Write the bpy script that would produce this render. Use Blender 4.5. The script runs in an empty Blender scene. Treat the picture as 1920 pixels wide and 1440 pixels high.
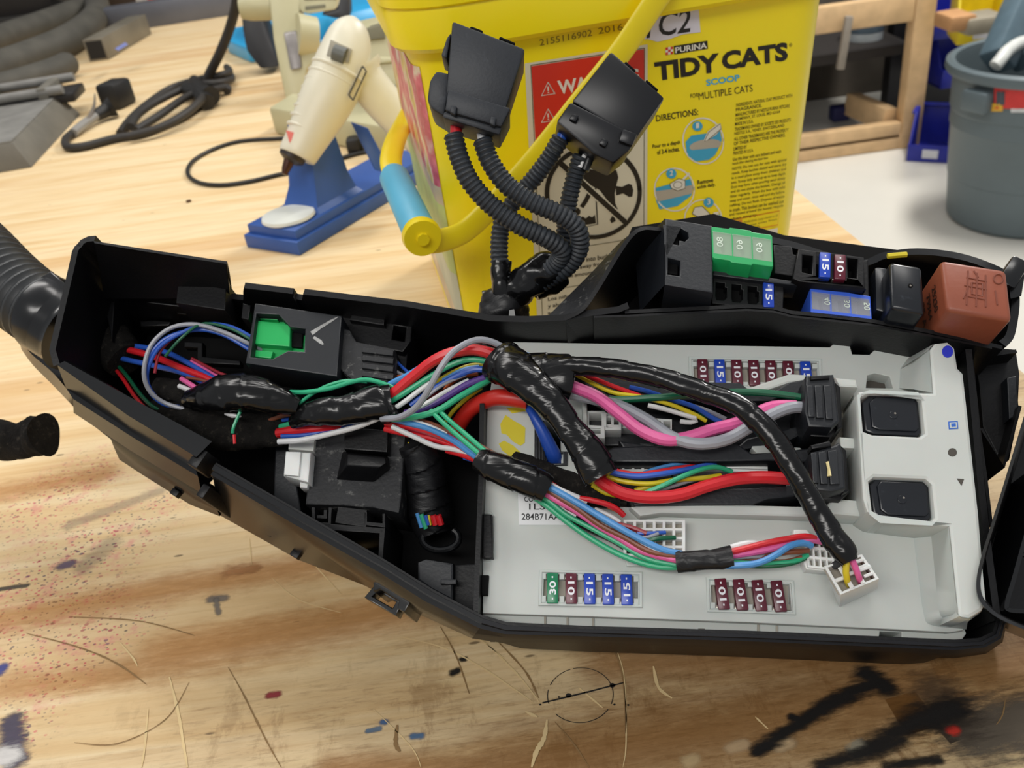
import bpy, bmesh, math, random
from mathutils import Vector, Matrix
random.seed(7)
SC = bpy.context.scene
COL = SC.collection
# ------------------------------------------------------------------ camera
FPX = 1663.0
CAM_H = 0.257
PITCH, ROLL = math.radians(32), math.radians(8)
FW = Vector((0, math.cos(PITCH), -math.sin(PITCH)))
R0 = Vector((1, 0, 0)); U0 = Vector((0, math.sin(PITCH), math.cos(PITCH)))
RT = math.cos(ROLL) * R0 - math.sin(ROLL) * U0
UP = math.sin(ROLL) * R0 + math.cos(ROLL) * U0
CP = Vector((0, 0, CAM_H))
cd = bpy.data.cameras.new('camera'); cam = bpy.data.objects.new('camera', cd); COL.objects.link(cam)
cd.sensor_fit = 'HORIZONTAL'; cd.sensor_width = 36.0; cd.lens = 36.0 * FPX / 1920.0
cd.clip_start = 0.01; cd.clip_end = 50
cam.matrix_world = Matrix(((RT.x, UP.x, -FW.x, CP.x), (RT.y, UP.y, -FW.y, CP.y), (RT.z, UP.z, -FW.z, CP.z), (0, 0, 0, 1)))
cd.dof.use_dof = True; cd.dof.focus_distance = 0.285; cd.dof.aperture_fstop = 25.0
SC.camera = cam
# ------------------------------------------------------------------ world, lamps, exposure
SC.view_settings.view_transform = 'Standard'; SC.view_settings.look = 'None'
SC.view_settings.gamma = 1.0; SC.view_settings.exposure = 0.0; SC.view_settings.use_curve_mapping = False
W = bpy.data.worlds.new('world'); SC.world = W; W.use_nodes = True
bg = W.node_tree.nodes['Background']; bg.inputs[0].default_value = (0.95, 0.97, 1.0, 1); bg.inputs[1].default_value = 0.43
def area(name, loc, target, sx, sy, power, col=(1, 0.972, 0.93)):
    l = bpy.data.lights.new(name, 'AREA'); l.shape = 'RECTANGLE'; l.size = sx; l.size_y = sy; l.energy = power; l.color = col
    o = bpy.data.objects.new(name, l); COL.objects.link(o); o.location = loc
    d = Vector(target) - Vector(loc); o.rotation_euler = d.to_track_quat('-Z', 'Y').to_euler(); return o
area('ceiling_lamp', (-0.75, 1.15, 1.5), (-0.3, 0.6, 0), 1.2, 0.25, 10.5)
area('ceiling_lamp', (0.35, 0.75, 1.6), (0.1, 0.4, 0), 1.2, 0.25, 9)
area('ceiling_lamp', (1.5, 2.2, 1.7), (1.3, 2.3, -0.8), 1.2, 0.3, 60)
area('ceiling_lamp', (-0.5, -0.7, 1.3), (-0.1, 0.3, 0), 1.2, 0.25, 12)  # unseen lamp behind the camera, turned up to brighten the bucket front
# ------------------------------------------------------------------ pixel -> place helpers
def ray(px, py): return FW + RT * ((px - 960) / FPX) - UP * ((py - 720) / FPX)
def G(px, py, z=0.0):                       # point of the horizontal plane at height z
    d = ray(px, py); return CP + d * ((z - CAM_H) / d.z)
def D(px, py, dep): return CP + ray(px, py) * dep
def PL(px, py, o, n):                        # point of the plane through o with normal n
    d = ray(px, py); return CP + d * ((o - CP).dot(n) / d.dot(n))
# frame of the fuse box (its white cover lies tilted towards the viewer), millimetres
_bb, _cc = .002, .0085
_n = Vector((_bb * FPX, _cc * FPX, 36 - _bb * 448 - _cc * 395)); KB = FPX * .006 / _n.length; _n.normalize()
NB = -(RT * _n.x - UP * _n.y + FW * _n.z)
def B(px, py, h=0.0):
    d = ray(px, py); return CP + d * ((KB - h * 1e-3) / -(NB.dot(d)))
OB = B(1400, 900)
XB = (B(1462, 1119) - B(1035, 1103)).normalized(); YB = NB.cross(XB)
FB = Matrix(((XB.x, YB.x, NB.x, OB.x), (XB.y, YB.y, NB.y, OB.y), (XB.z, YB.z, NB.z, OB.z), (0, 0, 0, 1)))
FM = FB @ Matrix.Scale(0.001, 4)             # box millimetres -> world
FMI = FM.inverted()
def bl(px, py, h=0.0): return FMI @ B(px, py, h)
# ------------------------------------------------------------------ materials
def lin(c):
    if isinstance(c, str):
        c = [int(c[i:i + 2], 16) / 255 for i in (0, 2, 4)]
    return [x / 12.92 if x <= .04045 else ((x + .055) / 1.055) ** 2.4 for x in c] + [1.0]
MATS = {}
def mat(name, col, rough=.45, metal=0.0, var=.10, vscale=40.0, bump=0.0, bscale=300.0, dust=None, dscale=90.0, dthr=.62, spec=.5, trans=0.0, alpha=1.0, coat=0.0, emit=0.0, aniso=None, sss=0.0):
    if name in MATS: return MATS[name]
    m = bpy.data.materials.new(name); m.use_nodes = True; nt = m.node_tree; p = nt.nodes['Principled BSDF']
    p.inputs['Roughness'].default_value = rough; p.inputs['Metallic'].default_value = metal
    p.inputs['Specular IOR Level'].default_value = spec; p.inputs['Transmission Weight'].default_value = trans
    p.inputs['Alpha'].default_value = alpha; p.inputs['Coat Weight'].default_value = coat
    if sss: p.inputs['Subsurface Weight'].default_value = sss; p.inputs['Subsurface Scale'].default_value = .004
    tc = nt.nodes.new('ShaderNodeTexCoord'); L = nt.links.new
    c = lin(col)
    nz = nt.nodes.new('ShaderNodeTexNoise'); nz.inputs['Scale'].default_value = vscale; nz.inputs['Detail'].default_value = 4
    L(tc.outputs['Object'], nz.inputs['Vector'])
    rp = nt.nodes.new('ShaderNodeValToRGB'); L(nz.outputs['Fac'], rp.inputs[0])
    rp.color_ramp.elements[0].position = .3; rp.color_ramp.elements[1].position = .7
    rp.color_ramp.elements[0].color = [x * (1 - var) for x in c[:3]] + [1]
    rp.color_ramp.elements[1].color = [min(1, x * (1 + var * .6)) for x in c[:3]] + [1]
    out = rp.outputs[0]
    if dust:
        n2 = nt.nodes.new('ShaderNodeTexNoise'); n2.inputs['Scale'].default_value = dscale; n2.inputs['Detail'].default_value = 8; n2.inputs['Roughness'].default_value = .7
        L(tc.outputs['Object'], n2.inputs['Vector'])
        r2 = nt.nodes.new('ShaderNodeValToRGB'); r2.color_ramp.elements[0].position = dthr; r2.color_ramp.elements[1].position = min(1, dthr + .12)
        r2.color_ramp.elements[1].color = (.5, .5, .5, 1); L(n2.outputs['Fac'], r2.inputs[0])
        mx = nt.nodes.new('ShaderNodeMixRGB'); L(r2.outputs[0], mx.inputs[0]); L(out, mx.inputs[1]); mx.inputs[2].default_value = lin(dust); out = mx.outputs[0]
    L(out, p.inputs['Base Color'])
    if bump:
        n3 = nt.nodes.new('ShaderNodeTexNoise'); n3.inputs['Scale'].default_value = bscale; n3.inputs['Detail'].default_value = 3
        L(tc.outputs['Object'], n3.inputs['Vector'])
        b = nt.nodes.new('ShaderNodeBump'); b.inputs['Strength'].default_value = bump; b.inputs['Distance'].default_value = .0006
        L(n3.outputs['Fac'], b.inputs['Height']); L(b.outputs[0], p.inputs['Normal'])
    MATS[name] = m; return m
# ------------------------------------------------------------------ geometry collector (world coordinates)
def ident(v): return v
class Geo:
    def __init__(s): s.v = []; s.f = []; s.fi = []; s.m = []; s.attr = {}
    def mi(s, m):
        if m not in s.m: s.m.append(m)
        return s.m.index(m)
    def add(s, vs, fs, m, M=None):
        o = len(s.v); i = s.mi(m)
        s.v += [(M @ Vector(v)) if M is not None else Vector(v) for v in vs]
        for f in fs: s.f.append([o + k for k in f]); s.fi.append(i)
        return s
    def bm(s, b, m, M=None):
        b.verts.index_update(); s.add([v.co.copy() for v in b.verts], [[v.index for v in f.verts] for f in b.faces], m, M); b.free(); return s
    def mesh(s, me, m, M=None):
        s.add([v.co.copy() for v in me.vertices], [list(p.vertices) for p in me.polygons], m, M); bpy.data.meshes.remove(me); return s
    def box(s, c, d, m, M=None, bev=0.0, rot=None, seg=2):
        b = bmesh.new(); bmesh.ops.create_cube(b, size=1.0)
        for v in b.verts: v.co = Vector((v.co.x * d[0], v.co.y * d[1], v.co.z * d[2]))
        if bev: bmesh.ops.bevel(b, geom=list(b.edges), offset=min(bev, min(d) * .45), segments=seg, affect='EDGES', profile=.5)
        for v in b.verts:
            if rot is not None: v.co = rot @ v.co
            v.co += Vector(c)
        return s.bm(b, m, M)
    def hull(s, lo, hi, m, M=None, bev=0.0, seg=2):          # solid between two loops of equal length
        n = len(lo); b = bmesh.new(); a = [b.verts.new(v) for v in lo]; c = [b.verts.new(v) for v in hi]
        b.faces.new(a[::-1]); b.faces.new(c)
        for i in range(n): b.faces.new((a[i], a[(i + 1) % n], c[(i + 1) % n], c[i]))
        bmesh.ops.recalc_face_normals(b, faces=b.faces)
        if bev: bmesh.ops.bevel(b, geom=list(b.edges), offset=bev, segments=seg, affect='EDGES', profile=.5, clamp_overlap=True)
        return s.bm(b, m, M)
    def prism(s, outer, holes, z0, z1, m, M=None, bev=0.0):  # flat outline with holes, extruded along z
        cu = bpy.data.curves.new('tmp', 'CURVE'); cu.dimensions = '2D'; cu.fill_mode = 'BOTH'
        for lp in [outer] + list(holes):
            sp = cu.splines.new('POLY'); sp.points.add(len(lp) - 1); sp.use_cyclic_u = True
            for q, pnt in zip(sp.points, lp): q.co = (pnt[0], pnt[1], 0, 1)
        bev = min(bev, abs(z1 - z0) * .45)
        cu.extrude = abs(z1 - z0) / 2 - bev; cu.bevel_depth = bev; cu.offset = -bev if bev else 0; cu.bevel_resolution = 1
        ob = bpy.data.objects.new('tmp', cu); me = bpy.data.meshes.new_from_object(ob)
        bpy.data.objects.remove(ob); bpy.data.curves.remove(cu)
        T = Matrix.Translation((0, 0, (z0 + z1) / 2)); return s.mesh(me, m, (M @ T) if M is not None else T)
    def text(s, txt, bl_, br_, tl_, z, m, M=None, bold=0.0, ext=0.02, spacing=1.0):   # lettering fitted to a parallelogram
        cu = bpy.data.curves.new('tmp', 'FONT'); cu.body = txt; cu.size = 1; cu.offset = bold; cu.space_character = spacing; cu.resolution_u = 3
        ob = bpy.data.objects.new('tmp', cu); me = bpy.data.meshes.new_from_object(ob)
        bpy.data.objects.remove(ob); bpy.data.curves.remove(cu)
        xs = [v.co.x for v in me.vertices]; ys = [v.co.y for v in me.vertices]
        x0, x1, y0, y1 = min(xs), max(xs), min(ys), max(ys)
        a = Vector((bl_[0], bl_[1], 0)); ux = Vector((br_[0], br_[1], 0)) - a; uy = Vector((tl_[0], tl_[1], 0)) - a
        for v in me.vertices:
            q = a + ux * ((v.co.x - x0) / (x1 - x0)) + uy * ((v.co.y - y0) / (y1 - y0)); v.co = (q.x, q.y, z)
        return s.mesh(me, m, M)
    def tube(s, pts, r, m, M=None, seg=10, caps=True, flat=1.0, fn=None, ref=None):
        n = len(pts); P = [Vector(p) for p in pts]; T = []
        for i in range(n):
            t = P[min(i + 1, n - 1)] - P[max(i - 1, 0)]; T.append(t.normalized() if t.length > 1e-12 else Vector((0, 0, 1)))
        u = Vector(ref) if ref is not None else T[0].orthogonal()
        vs = []; fs = []
        for i in range(n):
            u = (u - T[i] * u.dot(T[i]))
            if u.length < 1e-9: u = T[i].orthogonal()
            u.normalize(); w = T[i].cross(u); ri = r[i] if isinstance(r, (list, tuple)) else r
            for k in range(seg):
                a = 2 * math.pi * k / seg; rr = ri * (fn(i, a) if fn else 1)
                vs.append(P[i] + (u * math.cos(a) + w * math.sin(a) * flat) * rr)
        for i in range(n - 1):
            for k in range(seg):
                fs.append((i * seg + k, i * seg + (k + 1) % seg, (i + 1) * seg + (k + 1) % seg, (i + 1) * seg + k))
        if caps: fs.append(list(range(seg))[::-1]); fs.append([(n - 1) * seg + k for k in range(seg)])
        return s.add(vs, fs, m, M)
    def strip(s, pts, wid, nrm, m):                            # flat ribbon lying in a plane with normal nrm
        n = len(pts); P = [Vector(p) for p in pts]; vs = []; fs = []
        for i in range(n):
            t = (P[min(i + 1, n - 1)] - P[max(i - 1, 0)]).normalized(); sd = t.cross(nrm).normalized()
            wi = wid[i] if isinstance(wid, (list, tuple)) else wid
            vs += [P[i] + sd * wi / 2, P[i] - sd * wi / 2]
        for i in range(n - 1): fs.append((2 * i, 2 * i + 2, 2 * i + 3, 2 * i + 1))
        return s.add(vs, fs, m)
    def lathe(s, prof, m, M=None, seg=40):                     # (radius, z) profile round the z axis
        vs = []; fs = []; n = len(prof)
        for r, z in prof:
            for k in range(seg):
                a = 2 * math.pi * k / seg; vs.append((r * math.cos(a), r * math.sin(a), z))
        for i in range(n - 1):
            for k in range(seg): fs.append((i * seg + k, i * seg + (k + 1) % seg, (i + 1) * seg + (k + 1) % seg, (i + 1) * seg + k))
        return s.add(vs, fs, m, M)
    def wall(s, path, th, hb, m, side=1, taper=0.0, closed=False, M=None):   # path of (x,y,htop) in box mm
        n = len(path); vs = []; fs = []; ND = []
        for i in range(n):
            if closed: a, b = path[i - 1], path[(i + 1) % n]
            else: a, b = path[max(i - 1, 0)], path[min(i + 1, n - 1)]
            t = Vector((b[0] - a[0], b[1] - a[1])).normalized(); ND.append(Vector((-t.y, t.x)) * side)
        for i, p in enumerate(path):
            q = ND[i]; b = hb[i] if isinstance(hb, (list, tuple)) else hb; tp = taper * (p[2] - b)
            vs += [(p[0], p[1], p[2]), (p[0] + q.x * th, p[1] + q.y * th, p[2]), (p[0] + q.x * (th + tp), p[1] + q.y * (th + tp), b), (p[0] + q.x * tp, p[1] + q.y * tp, b)]
        for i in range(n if closed else n - 1):
            j = (i + 1) % n
            for k in range(4): fs.append((4 * i + k, 4 * i + (k + 1) % 4, 4 * j + (k + 1) % 4, 4 * j + k))
        if not closed: fs += [(0, 1, 2, 3), (4 * n - 1, 4 * n - 2, 4 * n - 3, 4 * n - 4)]
        return s.add(vs, fs, m, M if M is not None else FM)
def smooth(pts, k=6, closed=False):                            # Catmull-Rom through points (any number of coordinates)
    n = len(pts); P = [Vector(p) for p in pts]; out = []
    for i in range(n if closed else n - 1):
        if closed: a, b, c, d = P[i - 1], P[i], P[(i + 1) % n], P[(i + 2) % n]
        else: a, b, c, d = P[max(i - 1, 0)], P[i], P[i + 1], P[min(i + 2, n - 1)]
        for j in range(k):
            t = j / k; out.append(.5 * ((2 * b) + (c - a) * t + (2 * a - 5 * b + 4 * c - d) * t * t + (3 * b - a - 3 * c + d) * t ** 3))
    if not closed: out.append(P[-1])
    return out
def resample(pts, step):
    out = [pts[0].copy()]; acc = 0.0
    for a, b in zip(pts, pts[1:]):
        L = (b - a).length; t = step - acc
        while t <= L and L > 0: out.append(a.lerp(b, t / L)); t += step
        acc = L - (t - step)
    return out
# ------------------------------------------------------------------ objects
WM = {}
def finish(name, g, inv, smooth_angle=35):
    me = bpy.data.meshes.new(name); me.from_pydata([inv @ v for v in g.v], [], g.f)
    for m in g.m: me.materials.append(m)
    me.polygons.foreach_set('material_index', g.fi)
    b = bmesh.new(); b.from_mesh(me); bmesh.ops.recalc_face_normals(b, faces=b.faces); b.to_mesh(me); b.free()
    if g.attr:
        a = me.attributes.new('mark', 'FLOAT_VECTOR', 'POINT'); c = me.attributes.new('tint', 'FLOAT_VECTOR', 'POINT')
        for i, (q, t) in g.attr.items(): a.data[i].vector = q; c.data[i].vector = t
    me.polygons.foreach_set('use_smooth', [True] * len(me.polygons)); me.set_sharp_from_angle(angle=math.radians(smooth_angle)); me.update()
    return me
def thing(name, label, cat, loc, rot=None, group=None):
    o = bpy.data.objects.new(name, None); COL.objects.link(o); o.empty_display_size = .01
    M = Matrix.Translation(loc) @ (rot.to_4x4() if rot is not None else Matrix.Identity(4))
    o.matrix_world = M; WM[o] = M; o['label'] = label; o['category'] = cat
    if group: o['group'] = group
    return o
def part(name, g, par, label=None, kind=None, ang=35):
    o = bpy.data.objects.new(name, finish(name, g, WM[par].inverted(), ang)); COL.objects.link(o); o.parent = par; WM[o] = WM[par]
    if label: o['label'] = label
    if kind: o['kind'] = kind
    return o
def solo(name, g, label=None, cat=None, group=None, kind=None, ang=35):
    xs = [v.x for v in g.v]; ys = [v.y for v in g.v]; zs = [v.z for v in g.v]
    M = Matrix.Translation(((min(xs) + max(xs)) / 2, (min(ys) + max(ys)) / 2, min(zs)))
    o = bpy.data.objects.new(name, finish(name, g, M.inverted(), ang)); COL.objects.link(o); o.matrix_world = M; WM[o] = M
    if label: o['label'] = label
    if cat: o['category'] = cat
    if group: o['group'] = group
    if kind: o['kind'] = kind
    return o
def copy_thing(root, loc, label, rot=None):
    r = root.copy(); COL.objects.link(r); M = Matrix.Translation(loc) @ (rot.to_4x4() if rot is not None else WM[root].to_3x3().to_4x4())
    r.matrix_world = M; WM[r] = M; r['label'] = label
    for ch in list(root.children):
        c = ch.copy(); COL.objects.link(c); c.parent = r; WM[c] = M
    return r
# ================================================================== SETTING
FZ = -0.75
Y1 = Vector((0, 1, 0))
def V(px, py, y): return PL(px, py, Vector((0, y, 0)), Y1)
# ---- floor, walls
m = mat('floor_tile', 'd9d6cc', rough=.35, var=.06, vscale=3)
g = Geo(); g.box((1.0, 2.0, FZ - .02), (9, 8, .04), m); o = solo('floor', g, kind='structure')
m = mat('wall_dark', '3a3530', rough=.9, var=.3, vscale=5)
g = Geo(); g.box((0.6, 4.3, .6), (9, .08, 2.7), m); o = solo('wall_back', g, kind='structure')
# ---- plywood material
def ply_mat():
    m = bpy.data.materials.new('plywood'); m.use_nodes = True; nt = m.node_tree; p = nt.nodes['Principled BSDF']; L = nt.links.new
    ND = nt.nodes.new
    geo = ND('ShaderNodeNewGeometry'); pos = geo.outputs['Position']
    def math_(op, a, b=0.0, c=None, clamp=False):
        n = ND('ShaderNodeMath'); n.operation = op; n.use_clamp = clamp
        for i, x in enumerate([a, b] + ([c] if c is not None else [])):
            if isinstance(x, (int, float)): n.inputs[i].default_value = x
            else: L(x, n.inputs[i])
        return n.outputs[0]
    def noise(vec, sc, det=4, rough=.5, dist=0.0):
        n = ND('ShaderNodeTexNoise'); n.inputs['Scale'].default_value = sc; n.inputs['Detail'].default_value = det
        n.inputs['Roughness'].default_value = rough; n.inputs['Distortion'].default_value = dist; L(vec, n.inputs['Vector']); return n.outputs['Fac']
    def mapping(rz, scale):
        n = ND('ShaderNodeMapping'); n.vector_type = 'TEXTURE' if False else 'POINT'
        n.inputs['Rotation'].default_value = (0, 0, rz); n.inputs['Scale'].default_value = scale; L(pos, n.inputs['Vector']); return n.outputs[0]
    def ramp(x, stops):
        n = ND('ShaderNodeValToRGB'); e = n.color_ramp.elements
        while len(e) < len(stops): e.new(.5)
        for k, (q, c) in enumerate(stops): e[k].position = q; e[k].color = lin(c) if isinstance(c, str) else (c, c, c, 1)
        L(x, n.inputs[0]); return n.outputs[0]
    def mix(fac, a, b, mode='MIX'):
        n = ND('ShaderNodeMixRGB'); n.blend_type = mode
        for i, x in enumerate((fac, a, b)):
            if isinstance(x, str): n.inputs[i].default_value = lin(x)
            elif isinstance(x, (int, float)): n.inputs[i].default_value = x if i == 0 else (x, x, x, 1)
            else: L(x, n.inputs[i])
        return n.outputs[0]
    def smooth_(x, a, b):
        n = ND('ShaderNodeMapRange'); n.interpolation_type = 'SMOOTHSTEP'; L(x, n.inputs[0])
        n.inputs[1].default_value = a; n.inputs[2].default_value = b; return n.outputs[0]
    def seg(a, b, w, soft, jit):          # mask round the segment a-b of the table top
        v = ND('ShaderNodeVectorMath'); v.operation = 'SUBTRACT'; L(pos, v.inputs[0]); v.inputs[1].default_value = a
        ba = Vector(b) - Vector(a); d = ND('ShaderNodeVectorMath'); d.operation = 'DOT_PRODUCT'; L(v.outputs[0], d.inputs[0]); d.inputs[1].default_value = ba
        h = math_('DIVIDE', d.outputs['Value'], ba.length_squared, clamp=True)
        s = ND('ShaderNodeVectorMath'); s.operation = 'SCALE'; s.inputs[0].default_value = ba; L(h, s.inputs['Scale'])
        r = ND('ShaderNodeVectorMath'); r.operation = 'SUBTRACT'; L(v.outputs[0], r.inputs[0]); L(s.outputs[0], r.inputs[1])
        ln = ND('ShaderNodeVectorMath'); ln.operation = 'LENGTH'; L(r.outputs[0], ln.inputs[0])
        q = math_('ADD', ln.outputs['Value'], math_('MULTIPLY', math_('SUBTRACT', jit, .5), w * 2.6))
        return smooth_(q, w * (1 + soft), w * (1 - soft))
    GA = GRAIN
    fine = mapping(-GA, (18, 420, 1)); mid = mapping(-GA, (4.5, 58, 1)); big = mapping(-GA, (2.2, 17, 1)); patch = mapping(-GA, (9, 26, 1))
    nf = noise(fine, 1, 3); nm = noise(mid, 1, 5, .55, .6); nb = noise(big, 1, 3, .5, .8); npch = noise(patch, 1, 6, .65)
    base = ramp(nm, [(.25, 'cfab79'), (.42, 'dcbf90'), (.58, 'e4cda4'), (.8, 'd3b285')])
    heart = smooth_(nb, .52, .68)
    base = mix(math_('MULTIPLY', heart, .38), base, 'c08a4c')
    base = mix(math_('MULTIPLY', smooth_(nf, .5, .75), .28), base, 'a97d45')
    sx = ND('ShaderNodeSeparateXYZ'); L(pos, sx.inputs[0])
    # greasy worn front of the bench top, also painted darker to offset the lamp
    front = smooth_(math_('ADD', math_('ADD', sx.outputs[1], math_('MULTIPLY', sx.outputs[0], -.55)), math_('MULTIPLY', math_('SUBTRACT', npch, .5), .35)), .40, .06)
    grime_shade = ramp(npch, [(.32, '7d5d38'), (.44, '9a7b50'), (.54, 'ac9066'), (.68, 'bfa67c')])
    base = mix(math_('MULTIPLY', front, .72), base, grime_shade)
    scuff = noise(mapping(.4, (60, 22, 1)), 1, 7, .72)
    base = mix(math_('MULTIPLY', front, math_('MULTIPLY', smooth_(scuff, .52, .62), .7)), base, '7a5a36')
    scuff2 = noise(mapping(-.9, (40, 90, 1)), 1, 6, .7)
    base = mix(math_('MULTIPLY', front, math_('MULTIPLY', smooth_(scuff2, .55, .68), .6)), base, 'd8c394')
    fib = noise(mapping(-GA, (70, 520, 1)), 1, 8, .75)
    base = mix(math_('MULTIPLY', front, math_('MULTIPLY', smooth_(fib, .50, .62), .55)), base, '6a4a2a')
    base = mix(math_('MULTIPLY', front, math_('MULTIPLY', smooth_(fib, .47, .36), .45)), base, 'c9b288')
    jn = noise(mapping(0, (110, 110, 1)), 1, 6, .65); jc = noise(mapping(-GA, (35, 110, 1)), 1, 5, .65)
    # red-pink and grey crumbs and specks of paint at the left
    at = ND('ShaderNodeAttribute'); at.attribute_name = 'mark'; spx = ND('ShaderNodeSeparateXYZ'); L(at.outputs['Vector'], spx.inputs[0]); spk = spx.outputs[0]
    for sc, thr, colr in ((330, .30, 'c8405f'), (190, .24, '9a2c48'), (420, .28, '6b5a58'), (240, .20, '4a3f44'), (150, .17, '54475c')):
        vo = ND('ShaderNodeTexVoronoi'); vo.inputs['Scale'].default_value = sc; L(mapping(0.3 + sc, (1, 1.4, 1)), vo.inputs['Vector'])
        sp = ND('ShaderNodeSeparateXYZ'); L(vo.outputs['Color'], sp.inputs[0])
        k = math_('MULTIPLY', smooth_(vo.outputs['Distance'], thr, thr * .6), math_('GREATER_THAN', sp.outputs[0], .40))
        base = mix(math_('MULTIPLY', math_('MULTIPLY', k, spk), .8), base, colr)
    base = mix(math_('MULTIPLY', math_('MULTIPLY', spk, smooth_(jn, .50, .66)), .55), base, 'd67f80')
    # sparse dark pits everywhere
    vo = ND('ShaderNodeTexVoronoi'); vo.inputs['Scale'].default_value = 70; L(mapping(-GA, (.5, 1.6, 1)), vo.inputs['Vector'])
    sp = ND('ShaderNodeSeparateXYZ'); L(vo.outputs['Color'], sp.inputs[0])
    k = math_('MULTIPLY', smooth_(vo.outputs['Distance'], .10, .05), math_('GREATER_THAN', sp.outputs[1], .72))
    base = mix(math_('MULTIPLY', k, .75), base, '4d3a26')
    L(base, p.inputs['Base Color'])
    p.inputs['Roughness'].default_value = .55; p.inputs['Specular IOR Level'].default_value = .3
    b = ND('ShaderNodeBump'); b.inputs['Strength'].default_value = .25; b.inputs['Distance'].default_value = .0006
    L(math_('ADD', nf, math_('MULTIPLY', jn, front)), b.inputs['Height']); L(b.outputs[0], p.inputs['Normal'])
    return m
_a, _b = G(0, 1010), G(480, 905)
_c, _d = G(60, 470), G(440, 380)
GRAIN = math.atan2(_b.y - _a.y, _b.x - _a.x)
BURNS = [(G(1420, 1408), G(1540, 1330), .0030), (G(1540, 1330), G(1640, 1278), .0042), (G(1622, 1262), G(1660, 1288), .0050),
         (G(1484, 1345), G(1500, 1352), .002), (G(1640, 1400), G(1720, 1350), .0045), (G(1720, 1350), G(1790, 1330), .0060), (G(1540, 1438), G(1690, 1388), .0035),
         (G(1660, 1436), G(1760, 1425), .002), (G(848, 1262), G(858, 1258), .0018), (G(866, 1237), G(872, 1236), .0014)]
SMEARS = [(G(1830, 1375), G(1960, 1350), .010, '5e564c', .8), (G(1760, 1300), G(1790, 1345), .008, '4a4036', .5), (G(20, 1355), G(30, 1425), .0040, '4a4658', .85), (G(0, 1420), G(20, 1418), .004, 'd8d4d0', .85),
          (G(130, 985), G(300, 920), .0034, '9a8f82', .34), (G(0, 1105), G(50, 1098), .0012, '4f4a42', .8), (G(160, 1060), G(205, 1020), .005, '8c8478', .3),
          (G(120, 1060), G(130, 1058), .0028, '6d5c70', .8), (G(505, 1304), G(520, 1302), .0014, '8a3238', .9), (G(690, 1370), G(712, 1366), .0009, '5d7288', .8), (G(774, 1381), G(790, 1380), .0012, '4a6a8c', .8), (G(718, 1354), G(722, 1354), .0012, '41618a', .8),
          (G(1785, 1371), G(1790, 1369), .0016, 'c8392e', .9), (G(395, 1125), G(420, 1122), .002, '77706a', .7), (G(405, 1125), G(410, 1150), .0012, '77706a', .7), (G(430, 1072), G(475, 1066), .003, 'a8764a', .6), (G(0, 1258), G(4, 1252), .0025, '3f4a8c', .8),
          (G(1460, 1398), G(1476, 1392), .0024, 'bda27c', .9), (G(1604, 1408), G(1616, 1402), .0026, 'b0a892', .9), (G(1370, 1404), G(1395, 1396), .002, 'c8ab84', .7), (G(1290, 1430), G(1300, 1425), .0022, 'cbb084', .7)]
HEARTS = [(G(-60, 1175), G(330, 1100), .007, 'bd8448', .7), (G(330, 1100), G(700, 1040), .006, 'bd8448', .75), (G(300, 1235), G(560, 1185), .0085, 'b87b3e', .8), (G(560, 1185), G(880, 1120), .0075, 'b5783a', .8), (G(-60, 935), G(190, 890), .006, 'c08a50', .55), (G(0, 1290), G(250, 1260), .005, 'c18c52', .6),
          (G(940, 1450), G(1250, 1385), .011, '9a6d3c', .85), (G(1250, 1385), G(1560, 1320), .013, '94693a', .85), (G(1560, 1320), G(1950, 1225), .013, 'a06d38', .75), (G(1150, 1240), G(1700, 1235), .008, '8a6a40', .6), (G(620, 1440), G(900, 1436), .004, 'a56c36', .7)]
SPECKZONES = [(G(60, 960), G(150, 900), .020), (G(80, 1080), G(210, 1010), .022), (G(20, 1200), G(130, 1130), .020), (G(60, 1290), G(140, 1250), .012), (G(20, 1400), G(40, 1360), .008), (G(180, 990), G(330, 930), .010), (G(180, 1160), G(230, 1180), .010)]
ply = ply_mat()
m_edge = mat('plywood_edge', 'b58d5a', rough=.7, var=.3, vscale=60)
m_line = mat('table_pencil_line', '1d1b1a', rough=.7); m_scr = mat('table_scratch_light', 'd9bf8d', rough=.8); m_scd = mat('table_scratch_dark', '8a6c44', rough=.8)
wb = thing('workbench', 'plywood-topped wooden workbench with paint stains, burn marks and scratches', 'workbench', (-.4, .9, FZ))
g = Geo()
_e0, _e1 = G(1543, 397), G(1635, 471)
ex = lambda y: _e0.x + (_e1.x - _e0.x) / (_e1.y - _e0.y) * (y - _e0.y)
top = [(-1.6, -.25), (ex(-.25), -.25), (ex(2.35), 2.35), (-1.6, 2.35)]
NX, NY = 110, 130; vs = []
for j in range(NY + 1):
    y = -.25 + 2.6 * (j / NY) ** 1.8
    for i in range(NX + 1):
        u = i / NX; x = -1.6 + (ex(y) + 1.6) * (1 - (1 - u) ** 1.7); vs.append((x, y, 0))
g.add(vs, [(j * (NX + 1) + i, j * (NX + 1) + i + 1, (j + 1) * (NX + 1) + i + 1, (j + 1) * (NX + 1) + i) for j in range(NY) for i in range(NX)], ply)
def segd(p, a, b):
    ba = b - a; h = max(0, min(1, (p - a).dot(ba) / ba.length_squared)) if ba.length_squared > 1e-14 else 0; return (p - a - ba * h).length
for i, v in enumerate(vs):
    p = Vector(v); zz = max(max(0, min(1, 1.55 - segd(p, a, b) / w)) for a, b, w in SPECKZONES)
    if zz > 0: g.attr[i] = ((zz, 0, 0), (0, 0, 0))
g.add([(x, y, 0) for x, y in top] + [(x, y, -.018) for x, y in top], [(0, 4, 5, 1), (1, 5, 6, 2), (2, 6, 7, 3), (3, 7, 4, 0), (7, 6, 5, 4)], m_edge)
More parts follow.
